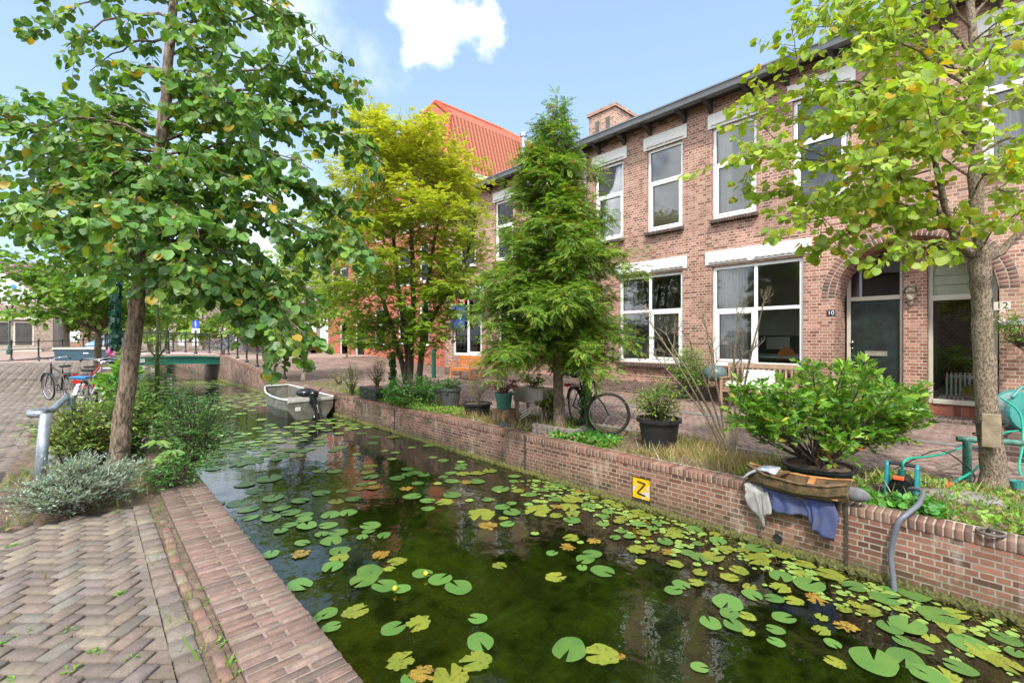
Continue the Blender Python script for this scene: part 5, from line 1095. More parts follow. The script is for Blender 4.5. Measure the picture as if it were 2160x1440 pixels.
# mullein
c=(.70,8.2,0); dM=.70*SN+8.2*CS; t=thing('mullein_plant','tall mullein spike with big drooping felted leaves','plant',c); z1=H0+(HOR-645)/F0*dM
MB().tube([c,(c[0],c[1],z1*.55),(c[0]+.01,c[1],z1)],[.03,.028,.012],8).tube([(c[0],c[1],z1*.62),(c[0]+.09,c[1]-.06,z1*.7),(c[0]+.11,c[1]-.08,z1*.86)],[.012,.014,.008],6).tube([(c[0],c[1],z1*.62),(c[0]-.09,c[1]+.08,z1*.7),(c[0]-.13,c[1]+.1,z1*.84)],[.012,.014,.008],6).build('stem',plain('mullein stem',(.13,.17,.06),.8,.3,30,bs=.6),t)
F=Fol()
for k in range(120):
    u=k/120; z=.3+u*1.2; a=k*2.4; s_=.46*(1-u)**.8+.07; F.leaf(np.array((c[0],c[1],z)),np.array((math.cos(a),math.sin(a),.1-.35*(1-u))),np.array((-math.cos(a)*.2,-math.sin(a)*.2,1)),s_)
F.build('foliage',LANCE,[(.2,.34,.08),(.28,.42,.12),(.16,.3,.06)],LM,t)
# rose on wall
q=FX(2140,900,XF-.5); t=thing('rose_bush','small climbing rose with white blooms against the wall of number 12','rose',(XF-.4,q[1],0)); b=MB(); rp=[(XF-.4,q[1]-.35,0),(XF-.4,q[1]-.3,.9),(XF-.35,q[1]-.1,1.35),(XF-.3,q[1]+.12,1.55)]; b.tube(rp,[.03,.028,.02,.012],7); b.tube([rp[2],(XF-.4,q[1]-.3,1.7)],[.015,.008],5); b.build('stems',dm2,t)
bush(t,'','','',(XF-.35,q[1]-.1,1.4),.35,.42,1.4,2.1,44,LANCE,.06,PB,sp=.035,tl=.14,tpm=9,r0=.006); F=Fol()
for _ in range(7):
    p0_=np.array((XF-.6,q[1]+RS.uniform(-.4,.35),RS.uniform(1.7,2.1)))
    F=Fol(); [F.leaf(p0_+rv(.02),rv(),rv(),.05) for _ in range(12)]; F.build('flower',HEART,[(.8,.7,.66)],LM,t)
# ---- ground cover (uncountable)
def cover(name,label,cat,rects,T,n,sz,cols,up=1.,lm=None,hmax=.12,z=0):
    F=Fol()
    for (x0,x1,y0,y1,wt) in rects:
        for _ in range(int(n*wt)):
            x,y=RS.uniform(x0,x1),RS.uniform(y0,y1)
            if math.sin(x*5.1+1)*math.sin(y*2.3)+.35*math.sin(y*7.7+x*3)+RS.uniform(-.5,.5)<-.25: continue
            d=rv(.7)+np.array((0,0,up)); F.leaf(np.array((x,y,hg(y)+z+RS.uniform(0,hmax))),d,rv(.6)+(0,0,.6),sz*RS.uniform(.5,1.3))
    o=F.build(name,T,cols,lm or LM,None,.3); tag(o,label,cat,kind='stuff'); return o
cover('green_weeds','low green weeds covering the soil strip behind the right quay coping','weeds',[(5.22,6.5,-1.2,1.0,1.5),(5.22,5.9,1.0,2.0,.35),(5.22,5.6,3.7,4.7,.5),(5.15,5.75,7.3,11.3,2.2),(5.25,6.4,11.5,13,.3)],SPRAY,5200,.05,[(.2,.46,.06),(.3,.54,.07),(.38,.58,.09),(.15,.34,.06),(.4,.3,.12)],up=.35,hmax=.07)
cover('trailing_weeds','knee high leafy weeds spilling over the coping below the multi stemmed tree','weeds',[(5.0,5.6,8.2,11.2,1)],LANCE,1800,.07,[(.12,.3,.05),(.2,.4,.06),(.3,.44,.08)],up=.4,hmax=.24)
cover('ivy_mat','dark trailing ground ivy around the black tub and below the bicycle','ivy',[(5.17,5.42,.95,1.8,1.3),(5.22,5.75,3.75,4.75,.8),(5.9,6.5,5.0,5.6,.4),(5.2,5.5,.3,.9,.3)],HEART,1500,.055,[(.09,.3,.06),(.15,.42,.07),(.12,.34,.05)],up=.0,hmax=.1)
cover('dry_grass','tufts of straw coloured dry grass on the right bank','grass',[(5.22,6.4,1.7,3.5,1.6),(5.3,6.3,-1,1.2,.5),(5.3,5.9,4.6,6.2,.35),(5.22,5.5,6.2,7.4,.2)],BLADE,2200,.17,[(.55,.42,.2),(.45,.33,.16),(.6,.48,.26),(.3,.34,.1)],up=1.0,hmax=.0)
cover('grass_blades','thin green grass between the plants of both banks','grass',[(5.22,6.5,-1.2,6.5,1.0),(5.25,6.3,6.5,16,1.),(-.7,.45,5.4,7.5,.35),(.3,.48,-.2,5.3,.02)],BLADE,2200,.15,[(.2,.34,.06),(.3,.4,.1)],up=1.0,hmax=.0)
cover('fallen_leaves','dry brown fallen leaves scattered on the soil','leaves',[(5.22,6.6,-1,12,1.2),(-.6,.5,5.4,7,.5),(-3,.5,0,12,.18),(6.7,11,-1,12,.18)],LANCE,700,.05,[(.4,.2,.08),(.5,.3,.12),(.3,.15,.07)],up=0,hmax=.01)
# small weeds in the joints of the near pavement
F=Fol()
for px,py in((365,1275),(280,1385),(195,1375),(140,1330),(150,1412),(60,1332),(10,1355),(30,1150),(455,1195),(420,1160),(425,1120),(435,1240),(440,1268),(472,1310),(480,1330),(488,1295),(490,1395),(465,1355),(500,1420),(425,1180),(245,1080),(330,1100),(255,1250),(10,1440),(450,1225),(380,1350),(405,1090),(440,1150)):
    q=np.array(G(px,py)); n=random.choice((8,12,20))
    for _ in range(n): F.leaf(q+rv(.012)*np.array((1,1,0)),rv(1)*np.array((1,1,.2))+(0,0,.3),rv(.3)+(0,0,1),RS.uniform(.018,.042))
for _ in range(260):
    q=np.array((.40+RS.normal(0,.03) if RS.rand()<.6 else .29,RS.uniform(1,5.2),0)); F.leaf(q,rv(1)+(0,0,.4),rv(.3)+(0,0,1),RS.uniform(.012,.03))
tag(F.build('joint_weeds',LANCE,[(.15,.35,.05),(.25,.45,.07)],LM,None),'tiny green weeds sprouting in the brick joints of the near pavement','weeds',kind='stuff')
# thin soil crumbs over the bed
def mound(name,x0,x1,y0,y1,z,mx=24,my=40,amp=.03):
    b=MB(); xs=np.linspace(x0,x1,mx); ys=np.linspace(y0,y1,my); zz=z+RS.normal(0,amp*.4,(mx,my))
    for i in range(mx):
        for j in range(my): zz[i,j]+=amp*(math.sin(xs[i]*7+ys[j]*3)*.5+.5)*min(1,i*.5,(mx-1-i)*.5,j*.5,(my-1-j)*.5)
    zz[0,:]=z-.03; zz[-1,:]=z-.03; zz[:,0]=z-.03; zz[:,-1]=z-.03
    base=0
    for i in range(mx):
        for j in range(my): b.v.append((xs[i],ys[j],zz[i,j]+hg(ys[j])))
    for i in range(mx-1):
        for j in range(my-1): b.f.append([i*my+j,(i+1)*my+j,(i+1)*my+j+1,i*my+j+1])
    o=b.build(name,soil,smooth=True); o['kind']='structure'
mound('left_planting_bed',-.72,.5,5.35,13.6,0); mound('right_planting_strip',XR+.2,6.64,-4,18,-.005,16,120,.035)
print('LEAVES',NL,NR,NC,NY)
# ---- lily pads
def padmesh(seed,rag,col,name):
    r=np.random.RandomState(seed); n=30; v=[(0,0,.002)]; notch=.16+.1*r.rand(); 
    ph=r.uniform(0,6,3)
    for i in range(n):
        a=notch+(2*PI-2*notch)*i/(n-1); rad=.5*(1+.035*math.sin(3*a+ph[0])+.025*math.sin(5*a+ph[1])+(r.normal(0,.05)*rag)+ (-.35*rag*r.rand() if rag and r.rand()<.3 else 0))
        st=1.08+.05*math.cos(a); v.append((rad*math.cos(a)*st,rad*math.sin(a)*.95,.003+.006*math.sin(2*a+ph[2])+.004*rag*r.normal()))
    m2=[(x*.55,y*.55,.001) for x,y,z in v[1:]]
    V=v+m2; f=[]
    for i in range(1,n): f.append((0,n+i,n+i+1)); f.append((n+i,i,i+1,n+i+1))
    me=bpy.data.meshes.new(name); me.from_pydata(V,[],f); me.update(); me.polygons.foreach_set('use_smooth',[True]*len(me.polygons)); me.materials.append(col); return me
def padmat(n,c,sp,spc,amt):
    m,nt,b=newmat(n); o=N(nt,'ShaderNodeTexCoord').outputs['Object']; oi=N(nt,'ShaderNodeObjectInfo'); g=geo(nt)
    k=mixc(nt,oi.outputs['Random'],tuple(x*.75 for x in c),tuple(x*1.2 for x in c))
    k=mixc(nt,ramp(nt,noise(nt,g,5,3),[(.4,0.),(.7,.5)]),k,(c[0]*1.7,c[1]*1.2,c[2]))
    k=mixc(nt,ramp(nt,noise(nt,g,38,6,.75),[(amt,0.),(amt+.07,1.)]),k,spc)
    # radial veins
    s=N(nt,'ShaderNodeSeparateXYZ'); L(nt,o,s.inputs[0]); at2=N(nt,'ShaderNodeMath',operation='ARCTAN2'); L(nt,s.outputs[1],at2.inputs[0]); L(nt,s.outputs[0],at2.inputs[1])
    mu=N(nt,'ShaderNodeMath',operation='MULTIPLY'); L(nt,at2.outputs[0],mu.inputs[0]); mu.inputs[1].default_value=22; cs_=N(nt,'ShaderNodeMath',operation='COSINE'); L(nt,mu.outputs[0],cs_.inputs[0])
    k=mixc(nt,ramp(nt,cs_.outputs[0],[(.9,0.),(1.,.3)]),k,tuple(x*1.6 for x in c))
    L(nt,k,b.inputs['Base Color']); b.inputs['Roughness'].default_value=.33; bump(nt,b,noise(nt,g,30,4),.25,.004); return m
pg=padmat('pad green',(.085,.19,.042),0,(.06,.075,.02),.6); py_=padmat('pad yellow green',(.17,.22,.03),0,(.07,.05,.015),.55); pb_=padmat('pad brown',(.25,.18,.03),0,(.08,.04,.01),.5)
PMS={'g':[padmesh(k,0,pg,'lily_pad') for k in range(6)],'y':[padmesh(10+k,.8,py_,'lily_pad') for k in range(5)],'b':[padmesh(20+k,1.4,pb_,'lily_pad') for k in range(4)]}
LBL={'g':'round green water lily pad floating on the canal','y':'spotted yellowing water lily pad floating on the canal','b':'withered brownish orange water lily pad on the canal'}
A6=[(350,888,150,'g'),(1140,862,145,'g'),(1247,905,168,'g'),(745,812,160,'g'),(715,866,165,'g'),(832,895,150,'g'),(927,915,105,'g'),(1040,825,118,'g'),(900,758,115,'y'),(812,723,110,'b'),(855,800,70,'y'),(577,697,130,'g'),(577,740,118,'y'),(537,788,128,'g'),(530,642,132,'g'),(572,595,112,'g'),(475,605,85,'g'),(365,655,85,'g'),(355,718,110,'b'),(190,720,100,'g'),(753,557,118,'g'),(738,588,75,'g'),(705,620,72,'g'),(826,613,85,'g'),(875,1135,140,'g'),(1022,1105,155,'y'),(1355,1080,112,'g'),(1366,1212,168,'g'),(1345,1325,190,'y'),(918,1318,170,'y'),(1040,1390,150,'b'),(975,1425,120,'g'),(1200,1415,230,'y'),(1870,1250,210,'g'),(2050,1285,200,'y'),(1790,850,125,'y'),(1958,745,115,'g'),(1940,797,68,'g'),(2055,812,140,'g'),(2000,718,110,'g'),(1770,715,72,'g'),(1475,780,90,'y'),(2005,645,90,'b'),(1930,650,45,'b'),(1675,603,55,'g'),(510,1050,120,'g'),(665,1040,155,'y'),(530,1130,105,'g'),(445,1085,70,'g'),(1545,482,108,'g'),(1490,452,90,'g'),(1545,432,60,'g'),(1375,492,180,'y'),(1412,555,115,'b'),(1497,515,60,'y'),(1520,548,90,'g'),(1690,470,170,'y'),(1885,527,105,'g'),(1885,492,90,'y'),(1870,452,130,'y'),(1785,408,75,'g'),(1885,410,140,'y'),(1075,460,80,'g'),(1070,417,90,'g'),(1170,423,110,'y'),(1210,385,110,'g'),(1305,415,55,'g'),(1410,412,70,'g'),(1650,382,80,'g'),(1480,352,110,'g'),(1580,360,80,'y'),(1720,358,60,'g'),(1780,350,60,'g'),(250,460,100,'g'),(200,403,125,'g'),(380,497,100,'g'),(378,525,90,'g'),(395,558,120,'g'),(515,556,105,'g'),(300,552,85,'g'),(245,587,85,'g'),(97,362,100,'g'),(45,328,110,'g'),(180,293,150,'g'),(75,512,90,'g'),(1015,320,70,'g'),(1130,318,55,'g'),(950,350,90,'b'),(755,283,95,'g'),(900,290,90,'g'),(1190,388,60,'g'),(1270,265,90,'y'),(1350,262,95,'y'),(1420,250,90,'y'),(1210,305,90,'g'),(1350,310,95,'g'),(1290,312,80,'b'),(1160,282,60,'g'),(1560,280,75,'g'),(1555,308,60,'g'),(1685,307,55,'g'),(1258,198,50,'g'),(1265,215,75,'g'),(1255,232,80,'g'),(1100,172,55,'g'),(960,240,75,'g'),(1000,262,90,'g'),(1050,272,75,'g'),(955,270,70,'g'),(690,345,90,'b'),(770,342,90,'b')]
A7=[(870,640,130,'g'),(1020,690,165,'g'),(1262,697,122,'g'),(838,762,98,'g'),(718,740,110,'g'),(590,782,170,'g'),(598,842,108,'g'),(500,890,122,'g'),(625,905,118,'g'),(700,945,75,'y'),(845,928,95,'g'),(850,992,92,'g'),(885,860,120,'g'),(440,540,110,'g'),(412,393,95,'g'),(310,400,90,'y'),(538,455,98,'g'),(342,687,97,'g'),(300,718,98,'g'),(425,678,90,'y'),(1365,1095,240,'g'),(1530,1080,185,'g'),(1615,1022,108,'g'),(1527,990,104,'g'),(1825,1130,145,'g'),(1655,1170,170,'g'),(1740,1165,150,'y'),(1575,738,165,'g'),(1700,850,180,'g'),(1425,760,155,'g'),(1545,905,180,'g'),(1340,825,130,'y'),(1260,790,70,'y'),(1500,815,80,'y'),(1770,915,130,'y'),(1870,1000,200,'g'),(1950,1050,170,'y'),(2070,975,130,'g'),(2060,1110,160,'y'),(2110,1050,90,'g'),(110,502,110,'y'),(115,367,85,'g'),(190,390,65,'g'),(70,432,68,'g'),(30,402,65,'g'),(35,335,80,'y'),(270,515,95,'b'),(445,625,85,'y'),(750,555,150,'y'),(735,495,110,'g'),(880,525,130,'y'),(1130,635,150,'y'),(1000,580,100,'y'),(1195,735,60,'b'),(1060,760,120,'b'),(1160,1098,110,'y'),(440,1125,95,'g'),(20,1070,60,'b'),(870,705,120,'y'),(600,650,100,'y'),(510,540,130,'y'),(580,500,100,'y'),(650,610,100,'y'),(980,630,90,'y')]
pads=[]
for (x,y,w_,k),sx,ox,oy in [(a,2.666,500,900) for a in A6]+[(a,2.512,1300,960) for a in A7]:
    px,py=ox+x/sx,oy+y/sx; q=G(px,py,ZW); d_=(H0-ZW)*F0/(py-HOR); pads.append((q[0],q[1],w_/sx/F0*d_*.92,k))
def free(x,y,s,f=.42): return all((x-a)**2+(y-b_)**2>((s+c)*f)**2 for a,b_,c,_ in pads)
# filling: belt at the right wall, the denser far reach, the left edge
def fill(n,fx,fy,dens,sz,ks,f=.42):
    c=0
    for _ in range(n*8):
        y=fy(); x=fx(y); s=RS.uniform(*sz)
        if not(XL+.1<x<XR-.1): continue
        if RS.rand()>dens(x,y) or not free(x,y,s,f): continue
        if 3.55<x<XR and 12.3<y<15.9: continue
        pads.append((x,y,s,ks[RS.randint(len(ks))])); c+=1
        if c>=n: break
cl=lambda x,y: 1 if math.sin(x*2.1+y*.9)+math.sin(y*1.7-x)>-.3 else .12
fill(60,lambda y:XR-.1-abs(RS.normal(0,.5)),lambda:RS.uniform(.2,4.6),lambda x,y:1,(.08,.18),'yyyyggb',.38)
fill(46,lambda y:RS.uniform(2.2,4.9),lambda:RS.uniform(4.8,12),cl,(.14,.25),'gggyg')
fill(40,lambda y:RS.uniform(.95,2.4),lambda:RS.uniform(5.2,12),cl,(.18,.28),'ggg')
nth=len(pads)
fill(420,lambda y:RS.uniform(.95,4.9),lambda:RS.uniform(8.5,30),lambda x,y:cl(x*.8,y*.55),(.18,.3),'gggyg',.4)
fill(260,lambda y:XR-.08-abs(RS.normal(0,.35)),lambda:RS.uniform(-.3,4.8),lambda x,y:1,(.03,.08),'yyb',.3)
pads_t=sorted(range(len(pads)),key=lambda i:-(pads[i][2]/max(1,math.hypot(pads[i][0],pads[i][1])-.0)))[:295]; ps=set(pads_t)
for i in pads_t:
    x,y,s,k=pads[i]; me=PMS[k][RS.randint(len(PMS[k]))]; o=bpy.data.objects.new('lily_pad',me); COL.objects.link(o)
    o.location=(x,y,ZW+.004+RS.uniform(0,.008)); o.scale=(s,s,s); o.rotation_euler=(RS.normal(0,.015),RS.normal(0,.015),RS.uniform(0,6.28)); tag(o,LBL[k],'lily pad',{'g':'green lily pads','y':'yellowing lily pads','b':'withered lily pads'}[k])
V=[];Fc=[]
for i in range(len(pads)):
    if i in ps: continue
    x,y,s,k=pads[i]; n0=len(V); a0=RS.uniform(0,6.28); z=ZW+.004+RS.uniform(0,.008); V.append((x,y,z))
    for j in range(14): a=a0+.15+(2*PI-.3)*j/13; V.append((x+s*.5*math.cos(a)*RS.uniform(.9,1.05),y+s*.5*math.sin(a)*RS.uniform(.9,1.05),z))
    for j in range(13): Fc.append((n0,n0+1+j,n0+2+j))
me=bpy.data.meshes.new('lily_pad_carpet'); me.from_pydata(V,[],Fc); me.materials.append(py_ if 0 else padmat('pad far',(.19,.31,.07),0,(.06,.07,.02),.66)); o=bpy.data.objects.new('lily_pad_carpet',me); COL.objects.link(o); tag(o,'carpet of small and distant lily pads on the canal','lily pads',kind='stuff')
# floating debris along the wall foot
F=Fol()
for _ in range(1500):
    y=RS.uniform(-.5,4.6); x=XR-.05-abs(RS.normal(0,.3)); F.leaf(np.array((x,y,ZW+.004)),rv(1)*np.array((1,1,0)),np.array((0,0,1))+rv(.1),RS.uniform(.012,.05))
tag(F.build('floating_debris',LANCE,[(.3,.3,.05),(.2,.16,.05),(.36,.26,.06),(.12,.13,.04)],LM,None),'crumbs of dead leaves and duckweed floating along the quay wall','debris',kind='stuff')
yl=plain('yellow petal',(.8,.55,.02),.5,.05,9,bs=0)
for px,py in((898,1218),(833,1250)): q=G(px,py,ZW); t=thing('water_lily_flower','small yellow water lily bud '+('between the round pads' if px>850 else 'below the pad pair'),'flower',q); MB().ball((q[0],q[1],q[2]+.04),.02,8,6).build('bud',yl,t); MB().tube([(q[0],q[1],q[2]-.1),(q[0],q[1],q[2]+.03)],.004,5).build('stem',PMS['g'][0].materials[0],t)
# ---- bicycles (local frame: x forward, z up; origin under the rear hub)
def bike(label,body,loc,rz,steer=0,lean=0,group=None,basket=None,saddlec=None,grey=None,rad=.34):
    t=thing('bicycle',label,'bicycle',None,group); bm=plain('bike paint '+str(body),body,.35,.1,9); st_=chrome
    wb=1.1; hub=np.array((wb,0,rad)); head=np.array((.92,0,.72)); ax=nrm(np.array((wb-.04,0,rad))-np.array((.86,0,.95))) 
    cs_,sn_=math.cos(steer),math.sin(steer)
    def sp(p):
        p=np.array(p,float)-(.97,0,0); return (p[0]*cs_-p[1]*sn_+.97,p[0]*sn_+p[1]*cs_,p[2])
    def wheel(cx,f=None):
        f=f or (lambda p:p); w_=MB(); m=MB()
        ring=[f((cx+(rad-.02)*math.cos(a),0,rad+(rad-.02)*math.sin(a))) for a in np.linspace(0,2*PI,33)]
        o=MB().tube(ring,.019,7,cap=False).build('tyre',tyre,None,smooth=True)
        ring=[f((cx+(rad-.043)*math.cos(a),0,rad+(rad-.043)*math.sin(a))) for a in np.linspace(0,2*PI,33)]
        m.tube(ring,.011,5,cap=False); m.tube([f((cx,-.045,rad)),f((cx,.045,rad))],.022,8)
        for k in range(18):
            a=2*PI*k/18; s=.03*(1 if k%2 else -1); m.tube([f((cx+.02*math.cos(a+1.4),s,rad+.02*math.sin(a+1.4))),f((cx+(rad-.045)*math.cos(a),0,rad+(rad-.045)*math.sin(a)))],.0022,3,cap=False)
        r=m.build('wheel',st_,t); o.parent=r; 
    wheel(0); wheel(wb,sp)
    fr=MB(); bb=(.42,0,.29); sd=(.27,0,.78)
    fr.tube([bb,sd],.016,7).tube([bb,(.87,0,.66)],.019,7).tube([(.3,0,.68),(.86,0,.86)],.017,7).tube([(.89,0,.62),(.84,0,.92)],.02,7)
    for s in(-.05,.05): fr.tube([(0,s,rad),(.41,s*.5,.29)],.01,6).tube([(0,s,rad),(.275,s*.4,.72)],.009,6)
    fr.tube([(.15,-.06,.01),(.36,-.05,.27)],.008,5); fr.build('frame',bm,t)
    fk=MB()
    for s in(-.05,.05): fk.tube([sp((wb,s,rad)),sp((wb-.06,s,rad+.15)),sp((.92,s*.8,.66))],.011,6)
    fk.build('fork',bm,t)
    for cx,f,a0,a1 in((0,lambda p:p,.15,2.9),(wb,sp,.35,2.6)):
        mg=MB(); prev=None
        for a in np.linspace(a0,a1,16):
            c_=[f((cx+(rad+.02)*math.cos(a),s,rad+(rad+.02)*math.sin(a))) for s in(-.028,.028)]
            if prev: mg.quad(prev[0],c_[0],c_[1],prev[1])
            prev=c_
        mg.build('mudguard',grey or bm,t)
    hb=MB(); hb.tube([(.845,0,.9),sp((.83,0,1.03))],.012,6).tube([sp(p) for p in((.62,-.29,1.04),(.74,-.27,1.08),(.86,-.12,1.06),(.84,0,1.03),(.86,.12,1.06),(.74,.27,1.08),(.62,.29,1.04))],.011,6); h_=hb.build('handlebar',st_,t,smooth=True)
    for s in(-.285,.285): MB().tube([sp((.60,s,1.038)),sp((.7,s*.97,1.065))],.017,7).build('grip',black,h_)
    MB().tube([sd,(.25,0,.86)],.012,6).build('seat_post',st_,t)
    MB().add([(.05,-.1,.9),(.05,.1,.9),(.18,.11,.91),(.36,.025,.9),(.36,-.025,.9),(.18,-.11,.91),(.06,-.08,.86),(.06,.08,.86),(.18,.08,.86),(.35,.015,.87),(.35,-.015,.87),(.18,-.08,.86)],[(0,5,4,3,2,1),(6,7,8,9,10,11),(0,1,7,6),(1,2,8,7),(2,3,9,8),(3,4,10,9),(4,5,11,10),(5,0,6,11)]).build('saddle',saddlec or black,t,bevel=.015)
    rk=MB(); 
    for s in(-.06,0,.06): rk.tube([(-.3,s,.72),(.2,s,.72)],.006,5)
    for s in(-.06,.06): rk.tube([(-.22,s,.72),(0,s,rad)],.005,5)
    rk.build('rear_rack',grey or black,t)
    MB().tube([(.42,-.09,.29),(.42,.09,.29)],.012,6).tube([(.42,-.09,.29),(.52,-.1,.15)],.009,5).tube([(.42,.09,.29),(.32,.1,.43)],.009,5).torus((.42,.05,.29),.085,.006,'y',20,5).box(.49,.57,-.17,-.09,.14,.16).box(.27,.35,.09,.17,.42,.44).build('crank',black,t)
    MB().box(-.33,-.3,-.06,.06,.66,.71).build('tail_light',plain('red lens',(.6,.01,.01),.25,.05,9,bs=0),t)
    if basket: MB().box(-.28,.05,-.12,.12,.735,.78).build('child_seat',basket,t,bevel=.01)
    place(t,loc,rz); t.rotation_euler=(lean,0,rz); return t
blk=(.02,.02,.022)
a_=math.atan2(-(4.2),-(5.7))
bike('black dutch bicycle with its front wheel turned beside the conifer',blk,(6.35,5.15,0),R(-118),steer=R(66),lean=R(4))
bike('black bicycle with light blue grips nearest the brick road',blk,(*W(150,11.0),0),R(112),lean=R(-4))
bike('silver and red bicycle with chrome handlebar behind the olive bush',(.35,.36,.38),(*W(168,9.3),0),R(72),lean=R(5),basket=plain('blue plastic',(.03,.2,.45),.4,.1,9),grey=white)
bike('red framed bicycle between the two other parked ones',(.5,.04,.03),(*W(190,10.6),0),R(75),lean=R(-3))
bike('grey bicycle closest to the pink flowers',(.2,.22,.25),(*W(216,9.9),0),R(66),lean=R(4),saddlec=plain('pale saddle',(.4,.42,.45),.5,.1,9))
X,Y=W(440,29.5); bike('pale bicycle parked against the railing at the right end of the bridge',(.3,.32,.34),(X,Y,.82),R(-25))
X,Y=W(462,28.6); bike('blue grey bicycle behind the hanging leaves at the bridge foot',(.1,.2,.3),(X,Y,.8),R(-35))
# ---- motor boat
bt=thing('motor_boat','grey aluminium pram dinghy with outboard engine moored at the right wall','boat')
def hull():
    st=[(0,.60,.17,.40,.50),(.5,.64,.12,.46,.5),(1.1,.64,.1,.46,.52),(1.7,.58,.11,.42,.56),(2.2,.46,.17,.34,.62),(2.55,.33,.26,.25,.67)]
    return st
st=hull(); hb=MB(); inn=MB(); rim=MB(); hm=alu
L_=[];
def sec(y,w,zb,wb,zt,off=0):
    zb0=-.09+ (zb-.1)*.9
    return [(-w+off,y,zt-.02),(-w*.97+off,y,zt*.45),(-wb+off,y,zb0),(0,y,zb0-.02),(wb-off,y,zb0),(w*.97-off,y,zt*.45),(w-off,y,zt-.02)]
prev=None
for s_ in st:
    c_=sec(*s_)
    if prev:
        for k in range(6): hb.quad(prev[k],c_[k],c_[k+1],prev[k+1])
    prev=c_
hb.add(sec(*st[0]),[(0,1,2,3,4,5,6)]); hb.add(sec(*st[-1]),[(6,5,4,3,2,1,0)])
hb.build('hull',alu,bt)
prev=None
for s_ in st:
    c_=[(x*.95,y+(.02 if s_ is st[0] else -.02 if s_ is st[-1] else 0),max(z,.06)+.015) for x,y,z in sec(*s_)]
    if prev:
        for k in range(6): inn.quad(prev[k+1],c_[k+1],c_[k],prev[k])
    prev=c_
inn.build('inner_skin',alu,bt)
for s in(-1,1): MB().tube([(s*w_,y,zt) for y,w_,zb,wb,zt in st],.026,7).build('gunwale',plain('pale aluminium',(.7,.7,.68),.4,.1,9,metal=.3),bt,smooth=True)
MB().tube([(-.33,2.55,.67),(.33,2.55,.67)],.026,7).build('bow_rail',MT['pale aluminium'],bt)
MB().box(-.6,.6,-.02,.03,.42,.5).build('transom_cap',MT['pale aluminium'],bt,bevel=.01)
for y0_,y1_,z_ in((.45,.8,.32),(1.45,1.9,.34)): MB().box(-.56,.56,y0_,y1_,z_-.03,z_).build('thwart',plain('grey bench top',(.3,.28,.25),.7,.1,9),bt,bevel=.008)
MB().box(-.4,.4,.1,2.2,.05,.07).build('floor_board',plain('floor board',(.28,.24,.2),.8,.2,9),bt)
ob=MB(); ob.ball((-.06,.2,.64),.2,16,10,1.25,1.25,.62); ob.ball((.06,.02,.6),.14,14,8,1,1.1,.9); oo=ob.build('outboard_cowl',plain('engine black',(.012,.013,.016),.25,.1,9),bt,smooth=True)
MB().tube([(.02,-.02,.56),(.05,-.12,.36),(.07,-.2,.1),(.08,-.22,-.05)],[.09,.065,.05,.06],8).box(-.06,.1,-.1,.04,.36,.5).lathe((.02,-.16,-.02),[(.035,0),(.06,.03),(.02,.1)],10).build('outboard_leg',plain('engine black',(1,1,1)),bt,bevel=.01)
MB().tube([(.07,-.165,.34),(.085,-.215,.12)],.025,6).build('leg_stripe',white,bt); MB().tube([(.2,.1,.62),(.42,.35,.7)],.02,7).build('tiller',black,bt)
MB().box(-.42,-.28,-.012,-.003,.2,.3).build('sticker',white,bt)
place(bt,(4.33,12.55,ZW+.03),R(3))
rp=plain('dark rope',(.05,.045,.04),.9,.3,40)
tag(MB().tube(bez((4.95,12.6,-.1),(5.1,11.9,-.1),(5.3,11.2,.06),10),.012,6).build('mooring_rope',rp),'dark rope from the dinghy stern to the weeds on the quay','rope')
tag(MB().tube(bez((4.75,15.0,.05),(4.9,15.2,.0),(5.12,15.2,.06),8),.014,6).build('mooring_rope',plain('pale rope',(.5,.5,.5),.8,.2,40)),'short pale rope holding the dinghy bow to the quay','rope')
# ---- rotten planter boat with cloth
pbt=thing('wooden_planter_boat','rotten little wooden boat lying on the coping above the canal','boat',(4.97,1.3,.05)); wd2=plain('rotten wood',(.17,.1,.05),.9,.5,14,bs=.8,c2=(.035,.04,.018),bd=.01); og=plain('orange wood',(.5,.22,.07),.7,.3,12,bs=.3)
yA,yB=.93,1.78; stn=[(yA,.1,.06),(yA+.15,.15,.02),(1.3,.165,0),(yB-.2,.13,.01),(yB,.03,.06)]
b=MB(); prev=None
for y,w_,lift in stn:
    c_=[(4.97-w_,y,.17+lift),(4.97-w_*.9,y,.08+lift),(4.97-w_*.5,y,.035+lift*.6),(4.97+w_*.5,y,.035+lift*.6),(4.97+w_*.9,y,.08+lift),(4.97+w_,y,.17+lift)]
    i_=[(4.97+(x-4.97)*.86,yy,z+(.02 if z<.15+lift else 0)) for x,yy,z in c_]
    if prev:
        for k in range(5): b.quad(prev[0][k],prev[0][k+1],c_[k+1],c_[k]); b.quad(prev[1][k],i_[k],i_[k+1],prev[1][k+1])
    else: b.add(c_,[(0,1,2,3,4,5)])
    prev=(c_,i_)
b.build('hull',wd2,pbt)
for s in(-1,1): MB().tube([(4.97+s*w_,y,.175+lift) for y,w_,lift in stn],.012,6).build('gunwale',wd2 if s<0 else og,pbt)
MB().beam((4.83,1.2,.18),(5.11,1.24,.18),.05,.015).build('thwart',og,pbt); MB().box(4.88,5.06,1.0,1.6,.07,.085).build('inner_board',og,pbt); MB().beam((4.85,1.52,.2),(5.09,1.45,.2),.04,.015).build('thwart',wd2,pbt)
MB().lathe((4.97,1.3,.0),[(.06,0),(.05,.05)],8).build('keel_block',wd2,pbt)
